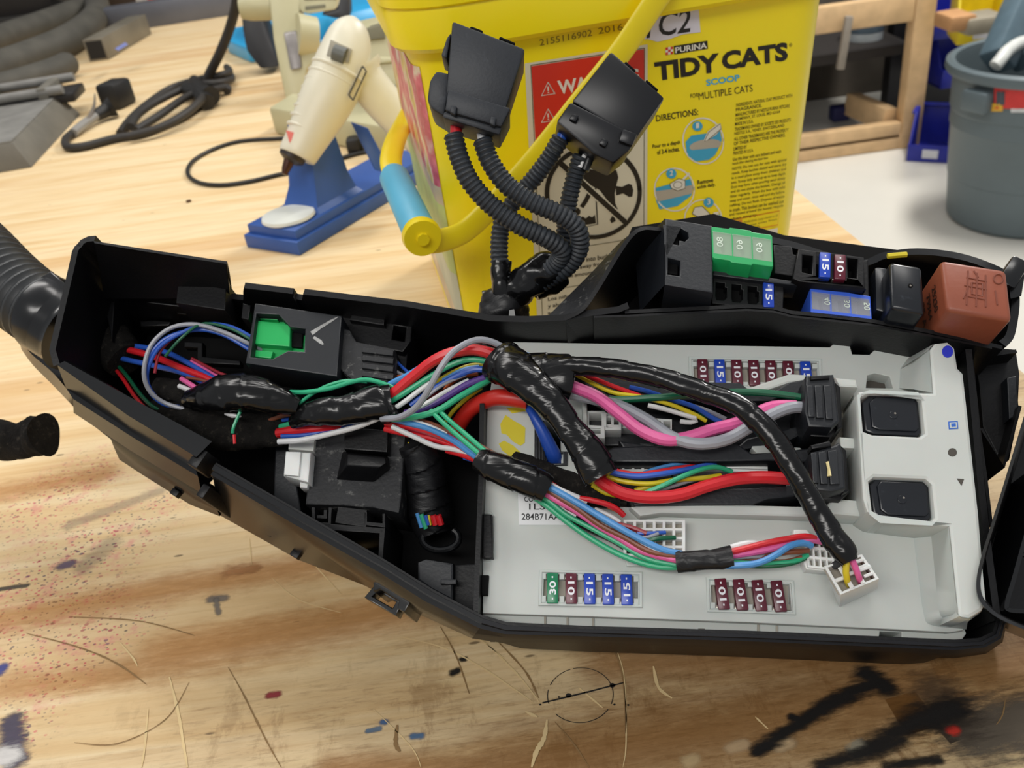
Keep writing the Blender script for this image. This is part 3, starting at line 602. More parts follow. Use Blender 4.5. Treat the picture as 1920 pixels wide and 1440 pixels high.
lx = [(706, 1092), (758, 1122), (742, 1154), (683, 1120)]
ppr(g, lx, -16, -24, KG, holes=[[(708, 1108), (743, 1128), (736, 1140), (698, 1118)]], bev=.3)
ppr(g, [(700, 1075), (775, 1118), (758, 1148), (745, 1140), (748, 1126), (712, 1104), (700, 1108)], -8, -30, KG, bev=.3)
part('latch_loop', g, hb)
# --- side bay behind the ridge
g = Geo()
bayw = smooth(q3([(1060, 601, 16), (1095, 582, 18), (1125, 540, 20), (1160, 482, 22), (1185, 446, 23), (1205, 432, 23), (1230, 432, 22), (1260, 436, 20)]), 5)
g.wall(bayw, 1.5, [-20] * len(bayw), K, side=1, taper=-.05)
g.wall([(p.x, p.y, p.z - 1.5) for p in bayw], 1.6, [p.z - 3.5 for p in bayw], K, side=1)
loft(g, [[(1020, 600, 8), (1060, 560, 8), (1110, 510, 9), (1165, 452, 10), (1195, 432, 12)], [(1060, 601, 15), (1100, 575, 17), (1130, 530, 19), (1168, 470, 21), (1200, 432, 22)]], KD, 4)
loft(g, [[(1020, 600, 8), (1060, 560, 8), (1110, 510, 9), (1165, 452, 10), (1195, 432, 12)], [(1060, 610, -40), (1095, 582, -40), (1130, 540, -40), (1170, 490, -40), (1200, 460, -40)]], K, 4)
fb = smooth(q3([(1260, 436, 6), (1450, 450, 6), (1600, 492, 6), (1660, 478, 7), (1720, 471, 8), (1790, 478, 9), (1850, 496, 10), (1893, 520, 10), (1905, 560, 10), (1896, 625, 10), (1880, 645, 12)]), 5)
g.wall(fb, 1.4, -38, KG, side=-1)
g.wall([(p.x, p.y, p.z) for p in fb], 1.2, [p.z - 2 for p in fb], KG, side=1)
part('side_bay', g, hb)
g = Geo()     # moulded fuse carrier inside the bay
top = [(1243, 412), (1252, 408), (1338, 424), (1340, 560), (1338, 578), (1250, 534), (1232, 500), (1212, 470), (1215, 452)]
ppr(g, [(1247, 409), (1336, 423), (1337, 549), (1246, 534)], 24, -20, KN, holes=[[(1241 + 12, 484), (1275, 489), (1274, 517), (1252, 514)], [(1240 + 8, 436), (1246, 424), (1276, 428), (1289, 436), (1291, 446), (1284, 452), (1273, 450), (1273, 459), (1248, 455)]], bev=.5)
ppr(g, [(1250, 440), (1272, 443), (1271, 516), (1250, 512)], 21, 19.5, KI)
loft(g, [[(1247, 409, 24), (1246, 534, 24)], [(1190, 470, 4), (1200, 585, 4)]], KN)
# little empty fuse cells
cells = [(1337, 524), (1465, 540), (1462, 580), (1335, 568)]
hol = []
for i in range(3):
    x = 1342 + i * 30; y = 529 + i * 3.6; hol.append([(x, y), (x + 17, y + 2), (x + 17, y + 10), (x + 21, y + 11), (x + 20, y + 29), (x + 15, y + 34), (x + 2, y + 33), (x, y + 26)])
ppr(g, [(1337, 518), (1470, 534), (1468, 584), (1335, 569)], 15, -18, K, holes=hol + [[(1432, 533), (1452, 536), (1450, 577), (1430, 574)]], bev=.3)
ppr(g, [(1337, 506), (1500, 528), (1498, 536), (1337, 516)], 17, 8, KN, bev=.4)
ppr(g, [(1450, 458), (1485, 462), (1487, 476), (1500, 480), (1500, 520), (1452, 512)], 17, -18, K, bev=.4)
ppr(g, [(1497, 466), (1620, 482), (1622, 540), (1500, 528), (1486, 522)], 20, -18, K, holes=[[(1505, 478), (1524, 480), (1522, 514), (1504, 510)], [(1532, 474), (1562, 478), (1560, 520), (1532, 517)], [(1562, 477), (1586, 480), (1585, 524), (1562, 521)], [(1589, 484), (1608, 486), (1606, 522), (1590, 520)]], bev=.4)
ppr(g, [(1496, 522), (1622, 536), (1624, 542), (1498, 532)], 18, 10, K, bev=.3)
ppr(g, [(1505, 470), (1610, 484), (1610, 525), (1505, 515)], 12, 10, KI); ppr(g, [(1340, 520), (1466, 536), (1466, 580), (1338, 566)], 11, 9, KI)
ppr(g, [(1185, 425), (1338, 400), (1470, 440), (1700, 470), (1880, 510), (1880, 630), (1500, 600), (1230, 610), (1100, 625)], -18, -22, KI)
ppr(g, [(1610, 490), (1628, 486), (1632, 600), (1610, 596)], 15, -18, K)
part('fuse_carrier', g, hb)
g = Geo()     # right end: hinge bracket and webs
ppr(g, [(1822, 655), (1850, 650), (1905, 655), (1912, 700), (1908, 790), (1893, 862), (1880, 872), (1843, 800), (1836, 720)], -8, -14, K, bev=.4)
ppr(g, [(1888, 708), (1906, 704), (1912, 780), (1892, 786)], -3, -10, KN, bev=.4)
g.wall(q3([(1824, 662, 4), (1838, 800, 4), (1852, 900, 4), (1862, 985, 4)]), 1, -14, K, side=-1); g.wall(q3([(1822, 668, 0), (1860, 662, 0), (1905, 655, 0)]), 1.2, -14, K, side=-1)
g.wall(q3([(1843, 802, 0), (1880, 872, 0), (1910, 760, 0)]), 1.0, -14, K, side=-1)
g.box(bl(1893, 520, 14), (6, 12, 8), KG, FM, bev=1.0, rot=Matrix.Rotation(-.6, 3, 'Z'))
g.hull(q3([(1888, 512, 4), (1902, 494, 4), (1922, 512, 4), (1915, 555, 4), (1895, 560, 4)]), q3([(1888, 512, 16), (1902, 494, 16), (1922, 512, 16), (1915, 555, 16), (1895, 560, 16)]), KG, FM)
part('hinge_bracket', g, hb)
m_yd = mat('yellow_paint_dab', 'd8c62c', rough=.5); g = Geo()
for a, b, w in (((1664, 480, 8.6), (1700, 477, 8.8), 1.0), ((1612, 506, 7), (1618, 502, 7), .6)): g.tube([B(*a), B(*b)], w * .001, m_yd, seg=6)
part('paint_mark', g, hb, 'yellow paint dab on the rim')

# ================================================================== LID leaning at the right
g = Geo()
ou = [(1950, 690), (1925, 765), (1892, 875), (1858, 985), (1841, 1040), (1831, 1088), (1835, 1122), (1856, 1148), (1890, 1168), (1960, 1195)]
lidl = [[(x + 7, y - 3, 19) for x, y in ou], [(x, y, 20) for x, y in ou], [(x - 1, y + 2, 16) for x, y in ou], [(x, y + 3, 15) for x, y in ou], [(x + 12, y + (22 if y > 1130 else 4), -36) for x, y in ou]]
loft(g, lidl, KG, 5)
inn = [(1960, 860), (1940, 930), (1915, 1020), (1897, 1085), (1884, 1130), (1889, 1146), (1920, 1150), (1975, 1150)]
R = smooth([bl(x, y, 12) for x, y in inn], 5); g.wall([(p.x, p.y, 12) for p in R], 1.2, -20, KG, side=1)
loft(g, [[(x + 7, y - 3, 19) for x, y in ou], [(x + 16, y - 8, -14) for x, y in ou], [(2060, y - 20, -16) for x, y in ou]], K, 4)
for k in range(3):
    P = q3([(1908, 1010 + 14 * k, 4), (1955, 1020 + 14 * k, 4)]); g.tube([FM @ p for p in P], .0008, KG, seg=6)
part('lid', g, hb, 'lid with rounded rim folded out at the right end')

# ================================================================== WHITE FUSE PANEL
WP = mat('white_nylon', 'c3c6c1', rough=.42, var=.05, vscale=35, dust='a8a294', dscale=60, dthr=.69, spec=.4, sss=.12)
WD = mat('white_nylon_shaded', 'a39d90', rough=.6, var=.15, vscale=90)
WT = mat('white_connector', 'e3e3e0', rough=.38, var=.05, spec=.4, sss=.1)
GR = mat('grey_recess', '4a453e', rough=.7, var=.2)
pn = thing('fuse_module', 'off-white relay and fuse module seated in the black tray, covered in fuses and plugs', 'fuse module', B(1400, 900, -26), FB.to_3x3())
g = Geo()
out0 = [(905, 1150), (905, 1040), (908, 900), (914, 760), (932, 660), (942, 645), (958, 641), (1556, 651), (1566, 642), (1592, 643), (1598, 664), (1630, 665), (1640, 656), (1700, 660), (1800, 700), (1812, 800), (1828, 960), (1840, 1100), (1838, 1150), (1806, 1172), (1806, 1182), (1780, 1186), (1690, 1181), (1650, 1179), (1400, 1167), (1100, 1156)]
bay = [(1092, 750), (1120, 744), (1500, 742), (1576, 728), (1600, 740), (1608, 950), (1560, 955), (1130, 950), (1096, 880)]
rowA, rowB, rowC = [(1300, 676), (1532, 680), (1533, 725), (1302, 722)], [(1020, 1076), (1196, 1080), (1196, 1131), (1018, 1127)], [(1333, 1090), (1480, 1096), (1484, 1145), (1335, 1139)]
rl1, rl2 = [(1612, 736), (1732, 742), (1738, 820), (1618, 816)], [(1628, 893), (1748, 900), (1754, 982), (1634, 976)]
slot = [(1626, 704), (1640, 700), (1668, 706), (1674, 728), (1624, 727)]
cblue = [(1003, 790), (1050, 790), (1052, 868), (1002, 868)]
sq = [(1150, 672), (1178, 675), (1178, 694), (1150, 692)]
ppr(g, [(905, 1130), (905, 1169), (1100, 1175), (1310, 1182), (1310, 1179), (1322, 1179), (1322, 1183), (1400, 1186), (1648, 1197), (1650, 1184), (1690, 1186), (1690, 1199), (1780, 1205), (1803, 1201), (1812, 1188), (1800, 1150)], -3, -22, WP, bev=.3)
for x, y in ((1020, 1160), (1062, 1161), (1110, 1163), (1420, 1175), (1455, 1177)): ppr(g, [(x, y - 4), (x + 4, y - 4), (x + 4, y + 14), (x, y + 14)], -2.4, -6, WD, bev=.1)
ppr(g, out0, 0, -22, WP, holes=[bay, rowA, rowB, rowC, slot, cblue, sq], bev=.25)
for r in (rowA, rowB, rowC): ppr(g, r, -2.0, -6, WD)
ppr(g, slot, -6, -7, GR); ppr(g, sq, -2, -4, GR)
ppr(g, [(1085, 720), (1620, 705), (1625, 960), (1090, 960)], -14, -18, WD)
# moulded frames round the fuse rows and ledges
def frame(x, h0=.0, h1=.5, w=6):
    c = (sum(p[0] for p in x) / 4, sum(p[1] for p in x) / 4)
    big = [(p[0] + math.copysign(9, p[0] - c[0]), p[1] + math.copysign(8, p[1] - c[1])) for p in x]
    g.prism(q2(big, h1), [q2([(p[0] + math.copysign(3, p[0] - c[0]), p[1] + math.copysign(3, p[1] - c[1])) for p in x], h1)], h0 - .2, h1, WP, FM, .3)
for r in (rowA, rowB, rowC): frame(r)
def teeth(row, xs, ya, yb):
    for x in xs:
        for y0, y1 in (ya, yb):
            a, b_ = row(x), 0
            ppr(g, [(x - 5, y0 + a), (x + 5, y0 + a), (x + 5, y1 + a), (x - 5, y1 + a)], .2, -5, WP, bev=.3)
teeth(lambda x: (x - 1036) * .03, [1019, 1053.5, 1088, 1122.5, 1157, 1193], (1074, 1086), (1117, 1130))
teeth(lambda x: (x - 1355) * .05, [1337, 1371.5, 1407, 1443], (1088, 1098), (1130, 1142))
teeth(lambda x: (x - 1318) * .018, [1302, 1334, 1366, 1398, 1430, 1462, 1495, 1528], (678, 687), (714, 722))
for x0, x1 in ((1475, 1483), (1184, 1196)): ppr(g, [(x0, 1100 if x0 > 1400 else 1088), (x1, 1100 if x0 > 1400 else 1088), (x1, 1136 if x0 > 1400 else 1122), (x0, 1136 if x0 > 1400 else 1122)], -2, -6, WP)
# left edge notch frame
ppr(g, [(905, 958), (920, 958), (927, 968), (926, 1045), (918, 1053), (905, 1053)], .5, -.2, WP, holes=[[(905.5, 964), (917, 964), (920, 970), (919, 1042), (914, 1047), (905.5, 1047)]], bev=.15)
# high block at the right with two wells
hi = [(1742, 656), (1752, 643), (1777, 640), (1791, 652), (1797, 690), (1807, 700), (1814, 760), (1826, 870), (1836, 960), (1846, 1080), (1851, 1128), (1842, 1146), (1818, 1160), (1796, 1157), (1794, 1135), (1779, 988), (1690, 978), (1645, 972), (1625, 960), (1617, 935), (1606, 745), (1611, 733), (1640, 732), (1748, 736)]
rlh = lambda r: [(x, y) for x, y in r]
rl1h = [(1614, 745), (1632, 737), (1718, 741), (1727, 752), (1733, 812), (1724, 818), (1636, 814), (1620, 808)]; rl2h = [(1630, 903), (1640, 895), (1735, 899), (1746, 909), (1752, 970), (1744, 979), (1652, 974), (1637, 962)]
ppr(g, hi, 16, -4, WP, holes=[rl1h, rl2h], bev=1.1)
ppr(g, rl1h, 0, -2, GR); ppr(g, rl2h, 0, -2, GR)
# sloping concave flank left of the block
loft(g, [[(1688, 692, 0), (1686, 728, 0)], [(1712, 672, 5), (1712, 730, 5)], [(1742, 656, 16), (1748, 736, 16)]], WP, 0)
loft(g, [[(1688, 692, 0), (1702, 672, 0), (1730, 660, 0)], [(1742, 656, 16), (1744, 652, 16), (1752, 644, 16)]], WP, 0)
loft(g, [[(1713, 1004, 0), (1722, 1080, 0), (1732, 1150, 0), (1746, 1172, 0), (1812, 1180, 0)], [(1745, 996, 4), (1753, 1075, 4), (1760, 1142, 4), (1772, 1160, 4), (1814, 1168, 6)], [(1779, 988, 16), (1788, 1080, 16), (1794, 1135, 16), (1800, 1156, 16), (1820, 1160, 16)]], WP, 4)
loft(g, [[(1640, 996, 0), (1713, 1004, 0)], [(1645, 972, 14), (1779, 988, 14)]], WP)
# rails round the two lever plugs
for px, h, b in ([[(1565, 707), (1606, 711), (1609, 727), (1574, 725)], 10, -14], [[(1574, 818), (1618, 822), (1622, 842), (1576, 840)], 10, -14], [[(1560, 934), (1640, 940), (1645, 972), (1540, 962)], 9, -14], [[(1180, 950), (1240, 942), (1540, 950), (1640, 966), (1640, 978), (1530, 970), (1240, 962), (1200, 968)], 5, -4],
                 [[(1090, 735), (1100, 735), (1104, 880), (1094, 880)], 4, -14], [[(1400, 728), (1480, 700), (1512, 702), (1512, 716), (1480, 718), (1420, 738)], 5, -10], [[(1400, 832), (1500, 838), (1520, 850), (1418, 850)], 5, -12]):
    ppr(g, px, h, b, WP, bev=.8)
part('cover', g, pn)
g = Geo()     # printed and coloured marks
mbl2 = mat('blue_ink', '2331c4', rough=.5, var=.15); mb3 = mat('blue_ink_square', '2b62bd', rough=.5)
ppr(g, [(1777 + 10.5 * math.cos(a), 659 + 11.5 * math.sin(a)) for a in [k * .2618 * 1.0 for k in range(24)]], 16.15, 15.9, mbl2)
part('dot_mark', g, pn, 'blue ink dot'); g = Geo()
ppr(g, [(1778, 790), (1796, 789), (1797, 804), (1779, 805)], 16.12, 15.9, mb3); ppr(g, [(1780, 792), (1794, 791), (1795, 802), (1781, 803)], 16.18, 15.9, WP); ppr(g, [(1783, 794), (1792, 793), (1793, 800), (1784, 801)], 16.22, 15.9, mb3)
part('square_mark', g, pn, 'blue ink square'); g = Geo()
ppr(g, [(1786 + 8.5 * math.cos(a), 848 + 8 * math.sin(a)) for a in [k * .2618 for k in range(24)]], 16.12, 15.9, GR); part('dot_mark', g, pn, 'dark round hole'); g = Geo(); ppr(g, [(1794, 897), (1808, 898), (1803, 911)], 16.12, 15.9, GR)
part('arrow_mark', g, pn, 'dark triangle')
g = Geo(); mypm = mat('yellow_marker', 'd9c821', rough=.5)
for P in ([(938, 795), (948, 778), (962, 788), (975, 795), (985, 802), (984, 830), (976, 836), (962, 828), (950, 815), (940, 812)], [(935, 832), (945, 826), (962, 835), (978, 850), (985, 862), (960, 858), (942, 845)], [(950, 765), (985, 762), (988, 770), (960, 775)]):
    ppr(g, P, .12, -.05, mypm, bev=0)
part('paint_mark', g, pn, 'yellow paint strokes')
g = Geo(); mstk = mat('white_sticker', 'dedfe0', rough=.35, var=.03); mink = mat('black_ink', '17171a', rough=.6)
ppr(g, [(971, 922), (1090, 918), (1090, 984), (973, 984)], .15, -.05, mstk, bev=0)
t2 = lambda x, y: bl(x, y, 0)
for s_, a, b, c in (('CO', (983, 941), (1000, 941), (983, 931)), ('1LS', (992, 956), (1022, 956), (992, 944)), ('284B71AA', (978, 975), (1050, 975), (978, 963))):
    g.text(s_, t2(*a), t2(*b), t2(*c), .2, mink, FM, bold=.01)
part('part_sticker', g, pn, 'white sticker with printed part number')
# ================================================================== FUSES
MAR = mat('fuse_maroon', '5c1a2b', rough=.3, var=.12); BLU = mat('fuse_blue', '1f43b0', rough=.3, var=.1); GRN = mat('fuse_green', '14784f', rough=.3, var=.1); MNUM = mat('fuse_white_print', 'e6e6ea', rough=.5)
TIN = mat('tin', '9d968c', rough=.35, metal=.8)
def fuse_proto(txt, m, flip):
    e = thing('blade_fuse', '', 'fuse', OB, FB.to_3x3(), None); MM = FM @ Matrix.Translation((0, 0, 0))
    g = Geo(); w, l = 3.6, 9.7
    g.box((0, 0, -1.2), (w, l, 3.2), m, MM, bev=.35); g.box((0, 0, -5), (w * .8, l * .92, 5), m, MM, bev=.2)
    ww = 4.3
    if flip: a, b, c = (1.1, -ww / 2), (1.1, ww / 2), (-1.0, -ww / 2)
    else: a, b, c = (-1.05, ww / 2), (-1.05, -ww / 2), (1.1, ww / 2)
    g.text(txt, a, b, c, .43, MNUM, MM, bold=.02)
    for y in (-3.4, 3.4): g.box((0.0, y, .41), (.5, .5, .06), m if True else MNUM, MM); g.add([(-.22, y - .3, .45), (.22, y - .3, .45), (.22, y + .3, .45), (-.22, y + .3, .45)], [(0, 1, 2, 3)], MNUM, MM)
    part('body', g, e)
    for y in (-3.7, 3.7):
        g = Geo(); g.box((-1.2, y, -2.2), (2.2, 1.3, 2.0), TIN, MM, bev=.2); part('terminal', g, e)
    return e
FK = {}
def fuse(px, py, txt, m, flip, label, grp, h=.6, tilt=0.0):
    k = (txt, m.name, flip); loc = B(px, py, h); rot = FB.to_3x3() @ Matrix.Rotation(tilt, 3, 'Z')
    if k not in FK:
        e = fuse_proto(txt, m, flip); FK[k] = e; M = Matrix.Translation(loc) @ rot.to_4x4(); e.matrix_world = M; e['label'] = label
        WM[e] = M
    else: e = copy_thing(FK[k], loc, label, rot)
    e['group'] = grp; return e
GA_, GB_, GC_, GD_ = 'fuses in the upper row of the white panel', 'fuses in the lower left row of the white panel', 'fuses in the lower right row of the white panel', 'single fuses in the black side bay'
nth = ['first', 'second', 'third', 'fourth', 'fifth', 'sixth', 'seventh']
for i, (x, t, m, fl_) in enumerate([(1318, '10', MAR, 1), (1350, '15', BLU, 0), (1382, '10', MAR, 0), (1414, '10', MAR, 0), (1446, '10', MAR, 0), (1479, '10', MAR, 1), (1512, '15', BLU, 0)]):
    fuse(x, 697 + i * .8, t, m, fl_, f"{'maroon 10 amp' if m is MAR else 'blue 15 amp'} blade fuse, {nth[i]} from left in the panel's upper row", GA_, tilt=.02)
for i, (x, t, m, fl_, nm) in enumerate([(1036, '30', GRN, 1, 'green 30 amp'), (1071, '10', MAR, 0, 'maroon 10 amp'), (1105.5, '15', BLU, 0, 'blue 15 amp'), (1140, '15', BLU, 0, 'blue 15 amp'), (1175, '15', BLU, 1, 'blue 15 amp')]):
    fuse(x, 1102.5 + i * .8, t, m, fl_, f"{nm} blade fuse, {nth[i]} from left in the panel's lower left row", GB_, tilt=.04)
for i, (x, y, fl_) in enumerate([(1354, 1113.5, 1), (1388.5, 1115, 1), (1424, 1116.5, 0), (1460, 1118, 1)]):
    fuse(x, y, '10', MAR, fl_, f"maroon 10 amp blade fuse, {nth[i]} from left in the panel's lower right row", GC_, tilt=.10)
fuse(1547, 497, '15', BLU, 0, 'blue 15 amp blade fuse beside a maroon one in the black side bay', GD_, h=21, tilt=-.1)
fuse(1575, 501, '10', MAR, 0, 'maroon 10 amp blade fuse in the black side bay next to the black relay', GD_, h=21, tilt=-.1)
fuse(1441, 553, '15', BLU, 0, 'blue 15 amp blade fuse below the green fuse block in the side bay', GD_, h=16, tilt=-.05)
# ================================================================== RELAYS
RK = mat('relay_black', '14171d', rough=.28, var=.15, dust='3b4048', dscale=150, dthr=.6)
RN = mat('relay_print', '262b35', rough=.4)
def panel_relay(px, dx, label):
    c = bl(sum(p[0] for p in px) / len(px), sum(p[1] for p in px) / len(px), 15)
    e = thing('relay', label, 'relay', FM @ c, FB.to_3x3(), 'square relays in the white panel')
    g = Geo(); g.prism(q2(px, 15), [], 0, 14, RK, FM, .5); cx, cy = c.x, c.y
    ins = [(cx + (p[0] - cx) * .84 + .6, cy + (p[1] - cy) * .86 + .3) for p in q2(px, 15)]
    g.prism(ins, [], 12, 14.8, RK, FM, .4); part('case', g, e)
    g = Geo(); g.prism([(cx + 1.3 * math.cos(a), cy + 1.3 * math.sin(a)) for a in [k * .35 for k in range(18)]], [], 14.7, 15.05, RK, FM, .1)
    g.prism([(cx + .5 + .35 * math.cos(a), cy + .5 + .35 * math.sin(a)) for a in [k * .7 for k in range(9)]], [], 15, 15.2, TIN, FM, 0); part('rivet', g, e); return e
r1 = panel_relay([(1618, 752), (1631, 739), (1716, 742), (1723, 751), (1729, 808), (1722, 815), (1640, 811), (1624, 805)], 0, 'glossy black square relay, upper of the two at the right end of the white panel')
r2 = panel_relay([(1632, 908), (1641, 897), (1733, 901), (1743, 911), (1748, 968), (1740, 975), (1655, 971), (1640, 960)], 0, 'glossy black square relay, lower of the two at the right end of the white panel')
# tall relays in the side bay
BR = mat('relay_brown', '8c4a34', rough=.42, var=.12, vscale=50, bump=.1, bscale=500); BRD = mat('relay_brown_emboss', '7a3f2d', rough=.5); BRP = mat('relay_dark_print', '3c241c', rough=.6)
def tall(px, h, hb_, m, bev): 
    t_ = q3([(x, y, h) for x, y in px]); g = Geo(); g.hull([Vector((p.x, p.y, hb_)) for p in t_], t_, m, FM, bev, seg=3); return g
e = thing('relay', 'reddish brown cube relay with raised circuit lines at the right end of the side bay', 'relay', B(1830, 560, -10), FB.to_3x3(), 'cube relays in the side bay')
part('case', tall([(1764, 486), (1888, 506), (1899, 602), (1776, 582)], 30, -14, BR, 1.6), e)
g = Geo(); em = lambda pts, w=.28: g.tube([FM @ p for p in q3([(x, y, 30.05) for x, y in pts])], w * .001, BRD, seg=6)
for P in ([(1812, 520), (1850, 528)], [(1808, 535), (1850, 543)], [(1812, 555), (1848, 562)], [(1815, 508), (1812, 572)], [(1832, 512), (1830, 575)], [(1848, 516), (1848, 576)], [(1822, 530), (1842, 532), (1842, 555), (1822, 552), (1822, 530)], [(1815, 540), (1806, 560)], [(1826, 508), (1834, 520)]): em(P)
em([(1872 + 9 * math.cos(a), 523 + 9 * math.sin(a)) for a in [k * .4 for k in range(17)]]); em([(1866, 545), (1870, 572)]); part('emboss', g, e)
g = Geo()
P0, P1 = bl(1764, 486, 30), bl(1776, 582, 30)
for i, s_ in enumerate(('25230', '79964', '05 A')):
    zz = [20 - 5.5 * i, 24 - 5.5 * i]; a = P0.lerp(P1, .28); b = P0.lerp(P1, .78); o_ = Vector((-.25, 0, 0))
    ux = (b - a).normalized(); uz = Vector((0, 0, 1)); F2 = FM @ Matrix(((ux.x, uz.x, ux.cross(uz).x, a.x - .05), (ux.y, uz.y, ux.cross(uz).y, a.y), (ux.z, uz.z, ux.cross(uz).z, 0), (0, 0, 0, 1)))
    g.text(s_, (0, zz[0]), ((b - a).length, zz[0]), (0, zz[1] - .6), -.0 + .12, BRP, F2, bold=.02)
part('print', g, e)
e = thing('relay', 'black cube relay beside the reddish brown relay in the side bay', 'relay', B(1690, 540, -10), FB.to_3x3(), 'cube relays in the side bay')
part('case', tall([(1668, 490), (1729, 500), (1735, 590), (1671, 578)], 26, -14, RK, 1.4), e)
g = Geo(); cc_ = bl(1707, 536, 26); g.prism([(cc_.x + .8 * math.cos(a), cc_.y + .8 * math.sin(a)) for a in [k * .5 for k in range(13)]], [], 25.9, 26.15, KI, FM, 0); g.prism([(cc_.x + .3 * math.cos(a), cc_.y + .3 * math.sin(a)) for a in [k * .7 for k in range(9)]], [], 26, 26.25, TIN, FM, 0); part('rivet', g, e)
g = Geo(); g.hull([Vector((p.x, p.y, -14)) for p in q3([(1640, 499, 17), (1666, 502, 17), (1668, 588, 17), (1642, 581, 17)])], q3([(1640, 499, 17), (1666, 502, 17), (1668, 588, 17), (1642, 581, 17)]), RK, FM, 1.0); part('shoulder', g, e)
# ================================================================== GREEN AND BLUE FUSE BLOCKS
GC = mat('fuse_clear_cover', 'b9cdb6', rough=.15, alpha=.45, spec=.6); GCB = mat('fuse_clear_cover_grey', 'b0b3bd', rough=.15, alpha=.45, spec=.6)
GB1 = mat('block_green', '1fa35c', rough=.4, var=.1); GB2 = mat('block_blue', '3a63d6', rough=.4, var=.1); GIN = mat('block_inner_green', '7fae84', rough=.5, var=.1); BIN_ = mat('block_inner_grey', '8a8a98', rough=.5, var=.1); GEM = mat('block_digits', 'd5e2d2', rough=.4)
def fblock(px, h, mb, mi, mc, dig, label, hbz):
    c = bl(sum(p[0] for p in px) / 4, sum(p[1] for p in px) / 4, h); e = thing('fuse_block', label, 'fuse block', FM @ Vector((c.x, c.y, hbz)), FB.to_3x3())
    a, b, c_, d_ = [Vector((v[0], v[1])) for v in q2(px, h)]
    U_ = lambda u, v: tuple((a.lerp(b, u)).lerp(d_.lerp(c_, u), v))
    bmp = [(0, 0), (.03, -.03), (.28, -.03), (.31, -.08), (.64, -.08), (.67, -.03), (.97, -.03), (1, 0), (1, 1), (.97, 1.03), (.67, 1.03), (.64, 1.08), (.31, 1.08), (.28, 1.03), (.03, 1.03), (0, 1)]
    win = [[U_(.03 + .325 * i, .16), U_(.03 + .325 * i + .29, .16), U_(.03 + .325 * i + .29, .84), U_(.03 + .325 * i, .84)] for i in range(3)]
    g = Geo(); g.prism([U_(*q) for q in bmp], win, hbz, h, mb, FM, .25); part('frame', g, e)
    g = Geo()
    for i in range(3): g.prism(win[i], [], h - 3, h - 2.4, mi, FM, 0)
    part('inner_plate', g, e, 'pale plate behind the windows')
    for i in range(3):
        u0 = .03 + .325 * i; g = Geo(); g.box(Vector(U_(u0 + .16, .5)).to_3d() + Vector((0, 0, h - 2.2)), (1.1, 4.2, .5), KI, FM); g.box(Vector(U_(u0 + .10, .72)).to_3d() + Vector((0, 0, h - 2.0)), (1.6, 1.6, .6), TIN, FM, bev=.2); part('fuse_link', g, e)
        g = Geo(); g.prism([U_(u0 - .01, .13), U_(u0 + .30, .13), U_(u0 + .30, .87), U_(u0 - .01, .87)], [], h - .5, h + .05, mc, FM, .1)
        x = u0 + (.05 if mb is GB1 else .20)
        g.text(dig[i], U_(x + .1, .30), U_(x + .1, .62), U_(x, .30), h + .1, GEM, FM); part('window', g, e)
    return e
fblock([(1334, 426), (1448, 442), (1450, 499), (1336, 482)], 25, GB1, GIN, GC, ('80', '60', '60'), 'green fuse block with three clear windows in the side bay beside the bucket', -16)
fblock([(1519, 540), (1632, 556), (1635, 599), (1520, 585)], 16, GB2, BIN_, GCB, ('40', '30', '50'), 'blue fuse block with three clear windows below the paired fuses in the side bay', -16)
# ================================================================== PLUGS AND WIRING
def W3(pts): return [B(*p) for p in pts]
RED = mat('wire_red', 'cc1f28', rough=.32, var=.06); DRD = mat('wire_dark_red', '8f1f2c', rough=.35); BLW = mat('wire_blue', '2a58b8', rough=.32); LBL = mat('wire_light_blue', '4a8cc8', rough=.32); GRW = mat('wire_green', '2fa87a', rough=.32); DGR = mat('wire_dark_green', '0f5a3c', rough=.32)
WHW = mat('wire_white', 'd8d8d8', rough=.35); GYW = mat('wire_grey', '9698a0', rough=.35); PNK = mat('wire_pink', 'dc5f9a', rough=.35); YLW = mat('wire_yellow', 'd6c023', rough=.35); PUR = mat('wire_purple', '5a3a8c', rough=.35); ORG = mat('wire_orange', 'd0622c', rough=.35); BRW = mat('wire_brown', '7c4630', rough=.35); BKW = mat('wire_black', '161619', rough=.35); FRD = mat('cable_red', 'c9281f', rough=.38); CBL = mat('cable_blue', '1f4aa8', rough=.38)
LABS = {}
for n_, m_ in list(MATS.items()):
    if n_.startswith(('wire_', 'cable_')): LABS[m_] = n_.split('_', 1)[1].replace('_', ' ') + ' ' + n_.split('_')[0]
def wire(par, m, pts, wpx, name='wire', stripe=None, lab=None):
    P = resample(smooth(W3(pts), 8), .0018); g = Geo(); r = wpx / 2 / 5.35 * .001
    g.tube(P, r, m, seg=10)
    if stripe is not None:
        n = len(P); vs = []
        for i in range(n):
            t = (P[min(i + 1, n - 1)] - P[max(i - 1, 0)]).normalized(); sd = t.cross(NB).normalized(); up_ = sd.cross(t)
            for a in (-.35, 0, .35): vs.append(P[i] + (up_ * math.cos(a + .4) + sd * math.sin(a + .4)) * r * 1.03)
        g.add(vs, [(3 * i + k, 3 * i + k + 1, 3 * i + 4 + k, 3 * i + 3 + k) for i in range(n - 1) for k in (0, 1)], stripe)
    return part(name, g, par, lab or LABS.get(m, 'wire'))
